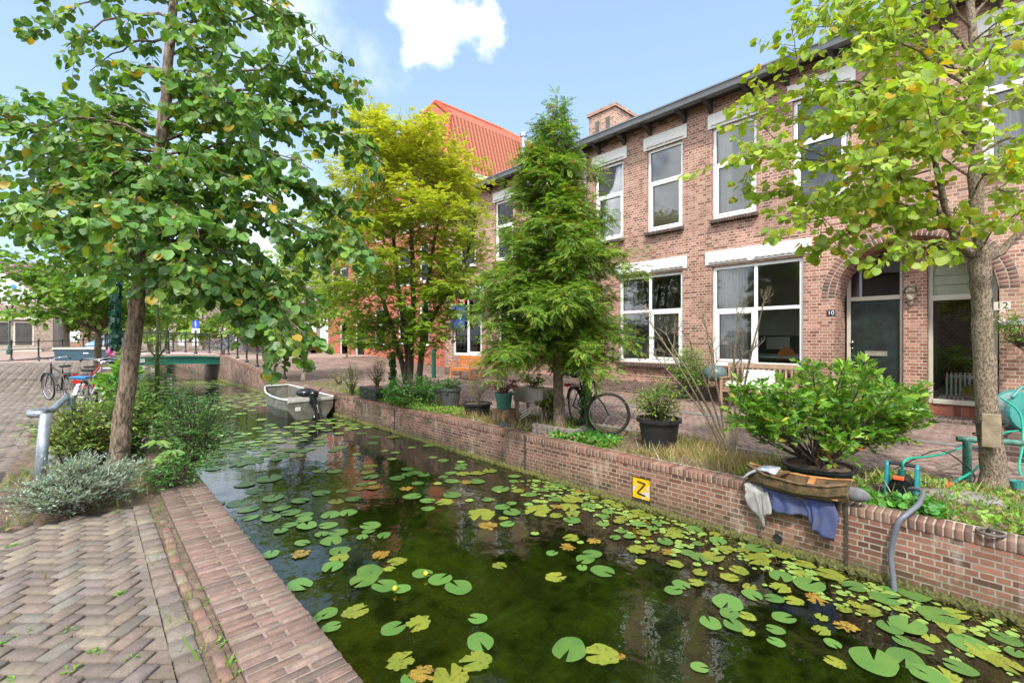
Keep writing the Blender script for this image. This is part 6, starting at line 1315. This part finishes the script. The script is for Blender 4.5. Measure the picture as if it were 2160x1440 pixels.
def cloth(name,label,mat,pts_top,drop,nn=40,fold=.03,seed=1,rows=12,ragg=.3):
    r=np.random.RandomState(seed); b=MB(); ph=r.uniform(0,6,4); L0=[]
    T_=[np.array(pts_top[0])*(1-t)+np.array(pts_top[1])*t for t in np.linspace(0,1,nn)]
    for j in range(rows):
        u=j/(rows-1)
        for i,p in enumerate(T_):
            t=i/(nn-1); dl=np.interp(t,[d_[0] for d_ in drop],[d_[1] for d_ in drop])
            fo=fold*(math.sin(t*17+ph[0])+.5*math.sin(t*31+ph[1]+u*2))*(.3+.9*u)
            outx=-.05*min(1,u*6)-.0-abs(fo)
            b.v.append((p[0]+outx*1.0,p[1]+.02*math.sin(u*4+ph[2])+.05*u*math.sin(t*9),p[2]-dl*u+.006*math.sin(i*1.3)*ragg*u))
    for j in range(rows-1):
        for i in range(nn-1): b.f.append([j*nn+i,j*nn+i+1,(j+1)*nn+i+1,(j+1)*nn+i])
    o=b.build(name,mat,None,smooth=True); tag(o,label,'cloth'); s=o.modifiers.new('s','SOLIDIFY'); s.thickness=.004; return o
blue=plain('faded blue canvas',(.035,.052,.17),.85,.2,7,bs=.4,c2=(.09,.1,.16)); greyc=plain('grey canvas',(.33,.32,.3),.9,.25,9,bs=.3)
cloth('blue_canvas','torn blue canvas hanging over the quay wall under the planter boat',blue,((XR-.02,1.02,.055),(XR-.02,1.62,.055)),[(0,.2),(.02,.37),(.3,.3),(.45,.2),(.6,.2),(.75,.24),(1,.12)],fold=.026,seed=3)
cloth('grey_rag','pale grey rag hanging left of the blue canvas',greyc,((XR-.03,1.56,.04),(XR-.03,1.78,.05)),[(0,.24),(.3,.34),(.5,.42),(1,.1)],nn=18,fold=.02,seed=5)
b=MB(); 
for k in range(9): b.tube(bez((4.86+.02*k,1.5,.2+.004*k),(4.93,1.66,.27),(4.86+.025*k,1.8,.1),6),[.012,.016,.018,.016,.014,.01],6)
tag(b.build('folded_cloth',plain('striped cloth',(.4,.42,.47),.85,.25,12),smooth=True),'bunched grey blue cloth over the bow of the planter boat','cloth')
b=MB(); b.ball((5.0,.9,.13),.09,12,8,.8,1.3,.7); b.ball((4.95,1.02,.17),.06,10,7,1.2,1.4,.5)
tag(b.build('dark_rag',plain('dirty rag',(.16,.15,.16),.9,.3,14,bs=.6),smooth=True),'dirty dark rag bundled at the stern of the planter boat','cloth')
# Z plate
q0=FX(1336,1002,XR); q1=FX(1374,1016,XR); zt_=zof(1336,1002,XR); zb2=zof(1336,1046,XR); yA,yB=q1[1],q0[1]
t=thing('wall_plate','weathered yellow enamel plate with a black Z on the quay wall','sign',(XR,(yA+yB)/2,zb2))
ym=plain('chipped yellow enamel',(.78,.47,.01),.4,.1,10,bs=.1); m=ym; nt=m.node_tree; b_=nt.nodes['Principled BSDF']; src=b_.inputs['Base Color'].links[0].from_socket
L(nt,mixc(nt,ramp(nt,noise(nt,geo(nt),7,5,.6),[(.56,0.),(.6,1.)]),src,(.55,.55,.6)),b_.inputs['Base Color'])
MB().box(XR-.022,XR-.012,yA,yB,zb2,zt_).build('plate',ym,t,bevel=.003)
zc=(zt_+zb2)/2; w2=(yB-yA)/2
b=MB(); 
for a,c_ in (((yA,zb2),(yA,zt_)),((yA,zt_),(yB,zt_)),((yB,zt_),(yB,zb2)),((yB,zb2),(yA,zb2))): b.beam((XR-.0235,a[0]*.98+((yA+yB)/2)*.02,a[1]),(XR-.0235,c_[0]*.98+((yA+yB)/2)*.02,c_[1]),.004,.012,up=(1,0,0))
b.build('black_border',black,t)
b=MB(); hz,wz=.078,.055; yc=(yA+yB)/2
pz=[(yc+wz,zc+hz),(yc-wz,zc+hz-.012),(yc+wz,zc-hz+.012),(yc-wz,zc-hz)]
for k,(a,c_) in enumerate(zip(pz[:-1],pz[1:])): b.beam((XR-.0245-.0008*k,a[0],a[1]),(XR-.0245-.0008*k,c_[0],c_[1]),.018,.003,up=(1,0,0))
b.build('letter_z',black,t)
# mooring ring
q=FX(2090,1128,XR+.06); t=thing('mooring_ring','iron mooring ring lying on the coping near the right tree','ring',(XR+.07,G(2090,1128)[1],.02))
yy_=G(2090,1128)[1]; MB().torus((XR+.03,yy_,.04),.075,.011,'z').build('ring',plain('rusty iron',(.12,.1,.09),.8,.3,20),t,smooth=True); MB().tube([(XR+.1,yy_,.0),(XR+.1,yy_,.06),(XR+.06,yy_,.055)],.012,6).build('staple',MT['rusty iron'],t)
# ---- pump and hoses
teal=plain('teal plastic',(.01,.24,.27),.35,.08,9); orange=plain('orange plastic',(.8,.12,.03),.4,.05,9)
pc=(5.72,.66,.0); t=thing('garden_pump','teal garden pump with black motor standing among the weeds','pump',pc)
x,y=5.72,.66
for s in(-1,1):
    MB().prism([(x-.09,.02),(x+.12,.02),(x+.1,.1),(x+.05,.3),(x+.0,.33),(x-.03,.3),(x-.07,.12)],.03,'y',y+s*.11-.015).build('side_shell',teal,t,bevel=.01)
MB().tube([(x+.01,y-.11,.31),(x+.01,y+.11,.31)],.017,8).build('carry_handle',black,t)
b=MB(); b.tube([(x-.12,y,.12),(x+.11,y,.12)],.085,16); b.tube([(x-.15,y,.12),(x-.12,y,.12)],.06,12); b.build('motor',plain('engine black',(1,1,1)),t,smooth=False); MB().tube([(x+.0,y,.18),(x,y,.26)],.03,10).build('outlet',plain('dark teal',(.02,.12,.1),.4,.1,9),t)
MB().box(x-.16,x-.1,y-.03,y+.05,.19,.22).build('switch',orange,t,bevel=.006); MB().tube([(x-.13,y-.07,.1),(x-.17,y-.07,.1)],.022,8).build('inlet',black,t); MB().box(x-.14,x+.14,y-.12,y+.12,0,.03).build('base',teal,t,bevel=.01)
def hose(name,label,pts,r,mat,cat='hose',n=8):
    P_=[np.array(p,float) for p in pts]; out=[]
    for i in range(len(P_)-1):
        p0=P_[max(i-1,0)];p1=P_[i];p2=P_[i+1];p3=P_[min(i+2,len(P_)-1)]
        for j in range(n): u=j/n; out.append(.5*((2*p1)+(-p0+p2)*u+(2*p0-5*p1+4*p2-p3)*u*u+(-p0+3*p1-3*p2+p3)*u**3))
    out.append(P_[-1]); return tag(MB().tube(out,r,10).build(name,mat,smooth=True),label,cat)
hose('suction_hose','thick grey suction hose hanging from the pump into the canal',[(x-.15,y-.07,.12),(x-.2,y-.12,.15),at(1946,1038,4.06),at(1938,1062,3.86),at(1914,1083,3.8),(4.945,FX(1894,1115,4.945)[1],-.03),(4.94,FX(1880,1170,4.94)[1],-.28),(4.9,FX(1885,1225,4.9)[1],-.5),(4.86,FX(1890,1250,4.86)[1],-.66)],.021,plain('ribbed grey hose',(.13,.14,.17),.4,.1,30))
gh=plain('green hose',(.01,.36,.24),.35,.06,20)
hose('garden_hose','bright green garden hose running from the pump behind the tree to the reel',[(x,y,.25),(x+.03,y-.03,.36),at(1960,962,4.7),at(2000,954,4.9),at(2035,940,5.1),at(2062,930,5.3),at(2120,912,5.6),at(2170,905,5.7)],.011,gh)
hose('garden_hose','green hose with orange connector ending in the weeds left of the trunk',[at(2003,1023,4.5),at(2020,1012,4.5),at(2050,995,4.6),at(2080,970,4.8),at(2110,960,5.0)],.011,gh)
b=MB(); b.tube([at(1992,1028,4.5),at(2010,1018,4.5)],.019,8); tag(b.build('hose_connector',orange),'orange hose connector lying left of the speckled trunk','connector')
tag(MB().tube([at(2009,1018.5,4.5),at(2020,1012,4.5)],.021,8).build('hose_coupling',plain('dark teal',(1,1,1))),'dark teal coupling behind the orange connector','coupling')
hose('power_cable','thin black cable arching above the paving from the pump',[(x-.02,y+.05,.26),at(1965,952,4.75),at(2000,955,4.7),at(2040,985,4.65),at(2056,1005,4.6),at(2050,1022,4.55)],.006,black,'cable')
hose('power_cable','thin black cable from the pump into the weeds',[(x-.1,y-.05,.16),at(1945,1015,4.3),at(1962,1030,4.3)],.005,black,'cable')
hose('garden_hose','green hose loop hanging down from the reel at the right edge',[at(2110,838,5.5),at(2150,870,5.4),at(2158,930,5.3),at(2150,990,5.1),at(2175,1035,4.9)],.011,gh)
# hose reel on bricks
rc=np.array(P(2152,865,5.75)); t=thing('hose_reel','teal and grey wall type hose reel standing on stacked bricks at the right edge','hose reel',(rc[0],rc[1],0))
b=MB(); b.tube([rc+(-.1,-.06,0),rc+(.1,.06,0)],.0,3) if 0 else None
ax=np.array((.75,.66,0)); ax/=np.linalg.norm(ax)
tg_=plain('teal translucent',(.05,.28,.25),.3,.1,6); gg=plain('reel grey',(.25,.38,.38),.35,.1,6)
sdv2=np.array((ax[1],-ax[0],0)); up_=np.array((0,0,1.))
b=MB(); b.tube([rc-ax*.1,rc+ax*.1],.22,24); b.build('drum',gg,t)
for s in(-1,1): b=MB(); b.tube([rc+ax*s*.1,rc+ax*s*.13],[.25,.235],24); b.build('side_disc',tg_,t); b=MB(); b.tube([rc+ax*s*.13,rc+ax*s*.15],.07,14).build('hub',black,t)
b=MB(); b.tube([rc-ax*.12+sdv2*-.2+up_*.18,rc-ax*.12+sdv2*-.1+up_*.3,rc-ax*.12+sdv2*.15+up_*.28],.02,8); b.build('handle',tg_,t)
b=MB()
for k in range(3):
    for j in range(2): z=.07*k; b.box(rc[0]-.22+j*.22,rc[0]-.01+j*.22,rc[1]-.12,rc[1]+.12,z,z+.065)
zst=rc[2]-.25
o=MB().box(rc[0]-.24,rc[0]+.24,rc[1]-.14,rc[1]+.14,0,zst).build('brick_stack',BR_DARK,bevel=.01); tag(o,'low stack of dark bricks under the hose reel','bricks')
# green tube rail
t=thing('tube_rail','green painted tube rail behind the speckled tree','rail',(6.85,.26,0)); gi=plain('worn green tube',(.07,.2,.15),.5,.3,20,bs=.2)
pA,pB=at(2018,925,4.87),at(2200,940,4.6); pA[2]=pB[2]=.45; b0_=G(2040,1017); MB().tube([b0_,(b0_[0],b0_[1],.43)],.038,12).build('post',gi,t); MB().tube([pA,pB],.03,12).build('top_tube',gi,t); b1_=pA+(pB-pA)*.95; MB().tube([(b1_[0],b1_[1],0),(b1_[0],b1_[1],.43)],.038,12).build('post',gi,t)
q=G(2145,1035); t=tag(MB().lathe((q[0],q[1],.03),[(.04,0),(.055,.07),(.058,.07),(.045,0)],14).build('green_cup',tg_),'small green plastic cup lying in the weeds right of the trunk','cup')
for (px,py,rx_,ry_,lb) in((1990,1052,.16,.1,'rounded concrete boulder left of the speckled trunk'),(2060,1060,.2,.09,'long rounded stone in front of the speckled trunk')):
    q=G(px,py); o=MB().ball((q[0],q[1],.02),.13,12,8,1.2,1.6,.55).build('boulder',stone,smooth=True); tag(o,lb,'stone')
q=G(620+35,905-60); 
# ---- benches
def bench(name,label,loc,rz,L0,m,cush=None,slats=10,h=.44,bh=.92,solid=False):
    t=thing(name,label,'bench'); D=.46
    for x_ in(-L0/2,L0/2-.05):
        MB().box(x_,x_+.05,0,.05,0,.64).build('leg',m,t,bevel=.005); MB().box(x_,x_+.05,D,D+.05,0,bh).build('leg',m,t,bevel=.005)
        MB().box(x_-.005,x_+.055,-.02,D,.64,.665).build('armrest',m,t,bevel=.005); MB().box(x_+.01,x_+.04,.05,D,.14,.18).build('stretcher',m,t)
    b=MB()
    for k in range(5): b.box(-L0/2+.05,L0/2-.05,.0+.095*k,.08+.095*k,h-.02,h)
    b.build('seat',m,t); b=MB(); b.box(-L0/2+.05,L0/2-.05,D+.01,D+.04,bh-.1,bh); b.box(-L0/2+.05,L0/2-.05,D+.01,D+.04,h+.08,h+.13)
    for k in range(slats): xx=-L0/2+.08+(L0-.2)*k/(slats-1); b.box(xx,xx+.04,D+.015,D+.035,h+.13,bh-.1)
    b.build('backrest',m,t); MB().box(-L0/2+.05,L0/2-.05,.01,.035,h-.1,h-.03).build('apron',m,t)
    place(t,loc,rz); return t
bench('garden_bench','small orange varnished wooden bench against the wall of the far house',(10.35,14.1,0),R(-90),1.25,plain('orange varnished wood',(.62,.21,.04),.4,.15,9),slats=11,bh=.9)
yb_=(yof(1520,10.6)+yof(1668,10.6))/2; Lb=abs(yof(1520,10.6)-yof(1668,10.6))
bench('garden_bench','weathered teak bench with white cushions below the wide window',(10.55,yb_,0),R(-90),Lb,plain('weathered teak',(.38,.25,.16),.7,.15,9),slats=12,bh=.98)
cw=plain('white cushion',(.78,.76,.72),.9,.04,5)
for k,(y0_,y1_,z_,lb) in enumerate(((yb_+.1,yb_+Lb/2-.1,.52,'white seat cushion on the left half of the teak bench'),(yb_-Lb/2+.1,yb_+.05,.52,'white seat cushion on the right half of the teak bench'))):
    b=MB(); b.box(10.58,11.02,y0_,y1_,.445,.57); o=b.build('cushion',cw,bevel=.04); tag(o,lb,'cushion')
b=MB(); b.box(10.93,11.02,yb_-.3,yb_+.35,.575,.84); tag(b.build('cushion',cw,bevel=.035),'white back cushion leaning on the teak bench','cushion')
q=FX(1508,790,10.9); t=thing('kettle_barbecue','covered round grey green barbecue left of the teak bench','barbecue',(10.9,q[1],0)); MB().ball((10.9,q[1],.72),.27,16,8,1,1,.75).build('lid',plain('grey green cover',(.1,.15,.15),.4,.15,6),t,smooth=True)
for a in(0,2.1,4.2): MB().tube([(10.9+.15*math.cos(a),q[1]+.15*math.sin(a),.6),(10.9+.25*math.cos(a),q[1]+.25*math.sin(a),0)],.014,6).build('leg',black,t)
# broken slats
t=thing('broken_lattice','broken white slatted frame lying before the planter','wood scraps',(5.55,5.75,0))
for k in range(3): MB().beam(at(1096+k*2,885-k*7,8.05),at(1120+k*2,868-k*6,8.0),.035,.015).build('slat',cream,t)
# coil of cable on coping
t=hose('wire_coil','small tangle of black wire on the coping near the stump',[(5.2+.06*math.cos(k*1.3),5.85+.1*math.sin(k*1.7),.05+.012*(k%3)) for k in range(14)],.008,plain('wire',(.05,.06,.08),.4,.2,9),'wire')
# ---- left bank furniture
pB0=G(80,1055); zt_=H0+(HOR-873)/F0*((H0)*F0/(1055-HOR)); t=thing('steel_barrier','galvanised steel tube barrier leaning beside the lavender','barrier',pB0)
top=np.array((pB0[0]+.05,pB0[1]+.02,zt_)); MB().tube([pB0,top],.042,16).build('post',galv,t,smooth=True); 
MB().tube([top,at(80,873,4.3),at(66,874,4.32),at(66,870,4.5),at(82,868,4.7),at(110,866,4.95),(top[0]+.1,top[1]+1.6,top[2])],.034,14).build('top_tube',galv,t,smooth=True); MB().tube([(top[0]+.1,top[1]+1.6,0),top+(.14,1.6,0)],.042,12).build('post',galv,t)
q=G(120,985); t=thing('planter_box','plain white planter box half hidden behind the barrier','planter',(q[0]+.1,q[1]+.2,0)); MB().box(q[0]-.1,q[0]+.35,q[1],q[1]+.4,0,.3).build('box',plain('pale grey box',(.5,.52,.56),.6,.08,4),t,bevel=.01); MB().box(q[0]-.07,q[0]+.32,q[1]+.03,q[1]+.37,.27,.302).build('soil',soil,t)
def lamp(label,loc,h,ivy=False,group=None):
    t=thing('street_lamp',label,'street lamp',loc); x,y,z=loc
    b=MB(); b.lathe(loc,[(.2,0),(.2,.12),(.16,.2),(.17,.5),(.11,.6),(.09,.8),(.1,.84),(.06,.9),(.05,h*.55),(.065,h*.56),(.045,h*.58),(.035,h-.75),(.06,h-.72),(.03,h-.66),(.05,h-.6)],10); b.build('post',green_iron,t,smooth=False)
    b=MB(); b.lathe(loc,[(.1,h-.6),(.22,h-.2)],4); MB().lathe(loc,[(.1,h-.58),(.21,h-.22)],6).build('glass',gls,t)
    b=MB(); b.lathe(loc,[(.27,h-.22),(.24,h-.17),(.06,h-.03),(.03,h+.06),(.001,h+.1)],6); b.build('cap',plain('pale lamp cap',(.5,.45,.36),.5,.1,9),t)
    b=MB()
    for k in range(6): a=PI/3*k; b.tube([(x+.1*math.cos(a),y+.1*math.sin(a),z+h-.6),(x+.23*math.cos(a),y+.23*math.sin(a),z+h-.2)],.008,4)
    b.build('lantern_frame',green_iron,t); MB().ball((x,y,z+h-.4),.05,8,6).build('bulb',cream,t)
    if ivy:
        F=Fol()
        for _ in range(700): a=RS.uniform(0,2*PI); zz=RS.uniform(.4,h*.9); o_=np.array((math.cos(a),math.sin(a),0)); F.leaf(np.array(loc)+o_*RS.uniform(.08,.13)+(0,0,zz),np.array((0,0,-1))+rv(.3),o_+rv(.3),.11)
        F.build('ivy',HEART,[(.01,.07,.05),(.015,.09,.05)],LM,t)
    return t
X,Y=W(244,13.2); lamp('ivy clad dark green lamp post behind the leaning tree',(X,Y,0),4.6,True)
X,Y=W(20,33); lamp('green cast iron lantern with a pale cap before the gabled house',(X,Y,.25),4.0)
# side canal railing with brick plinth
pa,pb2=W(-120,19.5),W(250,31); r_=thing('canal_railing','black iron railing on a brick plinth along the left side canal','railing',(pa[0],pa[1],.2)); pts=[]
for k in range(8):
    u=k/7; pts.append((pa[0]+(pb2[0]-pa[0])*u,pa[1]+(pb2[1]-pa[1])*u,.2+.28*u))
railing(r_,[(x,y,z+.22) for x,y,z in pts],.95)
b=MB(); 
for p,q in zip(pts[:-1],pts[1:]): b.beam((p[0],p[1],p[2]),(q[0],q[1],q[2]),.22,.5)
b.build('plinth',BR_DARK,r_)
X,Y=W(196,23.5); t=thing('storage_box','dark blue steel bin with a pale lid beside the railing','bin',(X,Y,.15)); 
t2=MB(); w1=np.array((CS,-SN,0))*1; dd_=np.array((SN,CS,0)); c0=np.array((X,Y,.15))
def obx(hw,hd,z0,z1,tp=1.0): 
    return [tuple(c0+w1*i*hw*s_+dd_*j*hd*s_+(0,0,z)) for z,s_ in((z0,1),(z1,tp)) for i,j in((-1,-1),(1,-1),(1,1),(-1,1))],[(3,2,1,0),(4,5,6,7),(0,1,5,4),(1,2,6,5),(2,3,7,6),(3,0,4,7)]
MB().add(*obx(1.22,.7,0,.9,1.06)).build('body',plain('petrol blue steel',(.025,.07,.1),.45,.15,3),t,bevel=.02); MB().add(*obx(1.34,.8,.9,1.0,.98)).build('lid',plain('pale lid',(.4,.38,.33),.6,.1,5),t,bevel=.01); 
c1=c0+w1*.35-dd_*.76+(0,0,.72); MB().beam(c1-w1*.13,c1+w1*.13,.012,.05).build('label_plate',white,t)
# cars
def car(label,body,loc,rz):
    t=thing('parked_car',label,'car'); bm=plain('car paint '+str(body),body,.25,.05,2,bs=0); b=MB()
    def ring(x,w,zb,zs,zr,wr): return [(x,-w,zb),(x,-w,zs),(x,-wr,zr),(x,wr,zr),(x,w,zs),(x,w,zb)]
    S=[(-2.0,.72,.35,.72,.74,.6),(-1.95,.82,.28,.9,1.0,.62),(-1.5,.86,.24,.95,1.42,.6),(-.6,.87,.24,.95,1.52,.62),(.3,.87,.24,.95,1.48,.6),(1.0,.86,.24,.93,1.02,.62),(1.7,.82,.26,.8,.86,.6),(2.02,.7,.35,.6,.62,.55)]
    rs=[ring(*s_) for s_ in S]
    for p,q in zip(rs[:-1],rs[1:]):
        for k in range(6): b.quad(p[k],p[(k+1)%6],q[(k+1)%6],q[k])
    b.add(rs[0],[(0,1,2,3,4,5)]); b.add(rs[-1],[(5,4,3,2,1,0)]); b.build('body',bm,t,smooth=True,bevel=.03)
    gm=plain('car glass',(.1,.14,.19),.08,.05,3,bs=0)
    for s in(-1,1):
        MB().add([(-1.45,s*.84,1.0),(.85,s*.84,1.0),(.28,s*.69,1.41),(-1.2,s*.69,1.4)],[(0,1,2,3)]).build('side_window',gm,t)
    MB().add([(.98,-.7,1.05),(.98,.7,1.05),(.38,.58,1.47),(.38,-.58,1.47)],[(0,1,2,3)]).build('windscreen',gm,t); MB().add([(-1.94,-.66,1.03),(-1.94,.66,1.03),(-1.58,.58,1.4),(-1.58,-.58,1.4)],[(0,1,2,3)]).build('rear_window',gm,t)
    for x_ in(-1.25,1.3):
        for s in(-1,1):
            w_=MB().tube([(x_,s*.7,.31),(x_,s*.89,.31)],.31,18).build('wheel',tyre,t); MB().tube([(x_,s*.885,.31),(x_,s*.9,.31)],.2,10).build('rim',chrome,w_)
    for s in(-1,1): MB().box(1.93,2.0,s*.6-.14,s*.6+.14,.6,.72).build('headlight',white,t,bevel=.02); MB().box(-2.0,-1.93,s*.62-.1,s*.62+.1,.75,.92).build('tail_light',plain('red lens',(1,0,0)),t,bevel=.02)
    place(t,loc,rz); return t
X,Y=W(618,36); car('dark maroon hatchback parked by the grey house behind the young tree',(.05,.018,.02),(X,Y,.45),R(-44))
X,Y=W(226,46); car('pale blue hatchback seen between the tree trunk and the ivy lamp post',(.2,.35,.5),(X,Y,.45),R(-118))
# signs
X,Y=W(414,27.5); zs=H0+(HOR-684)/F0*27.5; t=thing('traffic_sign','blue rectangular street sign with white arrow and a white plate below','sign',(X,Y,.7))
MB().tube([(X,Y,.6),(X,Y,zs+.3)],.03,8).build('pole',galv,t); n_=np.array((SN,CS,0)); c0=np.array((X,Y,zs))-n_*.04
MB().beam(c0-w1*.2,c0+w1*.2,.02,.44).build('blue_panel',plain('sign blue',(1,1,1)),t); c1=c0-n_*.02; MB().beam(c1-(0,0,.14),c1+(0,0,.12),.06,.01,up=tuple(n_)).beam(c1+(0,0,.12)-w1*.05,c1+(0,0,.17),.03,.01,up=tuple(n_)).build('arrow',white,t)
c2=c0-(0,0,.38); MB().beam(c2-w1*.24,c2+w1*.24,.02,.26).build('white_panel',white,t); MB().beam(c2-w1*.15-n_*.012,c2+w1*.15-n_*.012,.006,.05).build('text_line',black,t)
pG=G(915,797); t=MB().tube([pG,(pG[0],pG[1],1.15)],.09,12).build('green_bollard',green_iron); tag(t,'dark green round bollard left of the orange bench','bollard')
# pallets
pq=np.array((13.0,FX(735,764,13.0)[1],0)); t=thing('pallet_stack','leaning stack of wooden pallets in front of the red brick building','pallets',tuple(pq)); pw=plain('pallet wood',(.5,.4,.24),.8,.2,9)
for k in range(3):
    b=MB(); z=.05+.16*k; x0_,y0_=pq[0]-.2-.1*k,pq[1]-.9+.3*k
    for j in range(5): b.box(x0_+j*.2,x0_+.14+j*.2,y0_,y0_+1.2,z+.1,z+.12)
    for j in(0,.55,1.1): b.box(x0_,x0_+.94,y0_+j,y0_+j+.09,z,z+.1)
    b.build('pallet',pw if k==2 else wd,t)
# ---- far buildings
def box_house(label,c,hw,hd,h,mat,roof=None,rh=2,win=(),rz=0,rm=None,cat='building',name='far_building'):
    t=thing(name,label,cat); MB().box(-hw,hw,-hd,hd,-.6,h).build('wall',mat,t)
    if roof=='x': MB().prism([(-hd-.3,h),(hd+.3,h),(0,h+rh)],2*hw+.4,'x',-hw-.2).build('roof',rm,t)
    if roof=='y': MB().prism([(-hw-.3,h),(hw+.3,h),(0,h+rh)],2*hd+.4,'y',-hd-.2).build('roof',rm,t)
    if roof is None: MB().box(-hw-.15,hw+.15,-hd-.15,hd+.15,h,h+.25).build('cornice',white,t)
    for (x0,x1,z0,z1) in win:
        f=MB().box(x0,x1,-hd-.04,-hd-.005,z0,z1).build('window',white,t); MB().box(x0+.08,x1-.08,-hd-.045,-hd-.041,z0+.08,z1-.08).build('pane',plain('far glass',(.12,.15,.17),.35,.2,1,bs=0),f)
    place(t,c,rz); return t
rtile=brick('brown roof tiles',(.2,.12,.11),(.3,.19,.17),(.08,.05,.05),bw=.3,rh=.3,ms=.03,off=0,dk=.7)
# gabled house across the side canal (front faces the camera side)
GX,GY=W(25,41); t=thing('gabled_house','brown roofed corner house with white gable and round blue window','building'); hw=4.2
MB().box(-6,2.65,0,7,-.5,3.1).build('wall',BR_TAN,t); MB().box(-6,1.9,-.35,0,2.95,3.2).box(-6,1.95,-.3,0,.0,.35).build('ledge',cream,t,bevel=.01)
MB().prism([(-6,4.4),(2.3,4.4),(1.95,4.9),(-.4,7.0),(-2.2,7.0),(-6,7.0)],.25,'y',.1).build('gable',plain('white boards',(.72,.74,.76),.6,.05,2),t)
MB().box(-6,2.3,.0,.3,3.2,4.4).build('balcony_wall',BR_TAN,t); MB().box(-1.85,-1.1,.04,.1,4.5,6.6).build('patterned_panel',plain('patterned tiles',(.3,.2,.34),.6,.4,5),t)
MB().prism([(0,4.6),(7.3,4.6),(3.6,8.6)],9.2,'x',-6.2).build('roof',rtile,t)
w_=MB().tube([(.1,-.02,5.9),(.1,.12,5.9)],.42,20).build('round_window',white,t); MB().tube([(.1,-.03,5.9),(.1,.1,5.9)],.24,20).build('pane',plain('blue glass',(.08,.3,.5),.2,.1,5),w_)
for x0,x1 in((-6,-3.9),(-3.7,-1.7),(-1.4,-.1),(.1,1.4)): w_=MB().box(x0,x1,-.03,.02,.55,2.75).build('shop_window',cream,t); MB().box(x0+.12,x1-.12,-.07,-.031,.65,2.65).build('pane',plain('shop glass',(.05,.045,.04),.5,.4,1,bs=0),w_)
MB().box(-6,1.9,-.38,-.3,.36,.42).build('rail',cream,t); MB().tube([(2.72,1.2,0),(2.72,1.2,4.4)],.06,8).build('downpipe',galv,t)
for y0 in(2.2,4.6): w_=MB().box(2.655,2.7,y0,y0+1,2.6,4.0).build('side_window',cream,t); MB().box(2.701,2.705,y0+.1,y0+.9,2.7,3.9).build('pane',plain('far glass',(1,1,1)),w_)
MB().box(2.66,2.69,.3,6.6,0,4.2).build('pink_render',plain('pink render',(.5,.38,.32),.8,.08,2),t)
place(t,(GX,GY,.45),R(-8))
X,Y=W(160,58); box_house('low orange brown brick house behind the storage bin',(X,Y,.45),5,4,3.2,brick('orange brick',(.42,.2,.12),(.5,.28,.18),(.5,.4,.33)),'x',2.6,[(-2,-.8,.9,2.2),(1,2.4,.9,2.2)],R(-25),rtile)
X,Y=W(435,60); box_house('tall beige stepped facade beyond the bridge',(X,Y,.45),3.4,4,6.6,brick('beige brick',(.5,.38,.3),(.58,.46,.38),(.55,.5,.42)),'y',2.5,[(-2.6,-1.9,.4,2.6),(-1.2,-.5,.4,2.6),(.4,1.1,.4,2.6),(1.8,2.5,.4,2.6),(-2.4,-1.6,3.6,5.2),(-.4,.4,3.6,5.2),(1.6,2.4,3.6,5.2)],R(-35),rtile)
X,Y=W(340,72); box_house('pale row of houses closing the view behind the bridge railings',(X,Y,.45),8,4,4.4,brick('beige brick',(1,1,1),(1,1,1),(1,1,1)),'x',3,[(-6+k*1.8,-5+k*1.8,.6,2.6) for k in range(7)],R(-40),rtile)
X,Y=W(655,44); box_house('grey brown house with tall white windows left of the red building',(X,Y,.45),4.6,4,3.9,brick('grey brick',(.26,.2,.18),(.33,.26,.23),(.36,.32,.29)),'x',4.2,[(-3.6+k*1.25,-2.7+k*1.25,.75,3.0) for k in range(6)],R(-43),plain('dull roof',(.2,.17,.16),.8,.1,2))
X,Y=W(570,58); box_house('distant brick house behind the young tree',(X,Y,.45),6,4,5.5,BR_TAN,'x',3,[(-4+k*2,-3+k*2,1,2.6) for k in range(4)],R(-43),rtile)
# house row across the street, behind the photographer: what the windows and water mirror
t=thing('opposite_house_row','row of brick houses across the street behind the viewer','building',(-8,0,0)); MB().box(-14,-8,-40,9,-.1,5.2).build('wall',BR_TAN,t); MB().prism([(-14.4,5.2),(-7.6,5.2),(-11,7.6)],49,'y',-40).build('roof',plain('dull roof',(.2,.17,.16),.8,.1,2),t)
for k in range(16):
    y0=-38+k*2.9
    for z0 in(.9,3.2): w_=MB().box(-8,-7.95,y0,y0+1.3,z0,z0+1.7).build('window',white,t); MB().box(-7.95,-7.945,y0+.1,y0+1.2,z0+.1,z0+1.6).build('pane',plain('far glass',(1,1,1)),w_)
# downpipes
for px,h_ in((1238,h10),):
    y=yof(px); MB().tube([(XF-.07,y,0),(XF-.07,y,7.2),(XF-.4,y,7.4)],.045,10).build('downpipe',galv,h_)
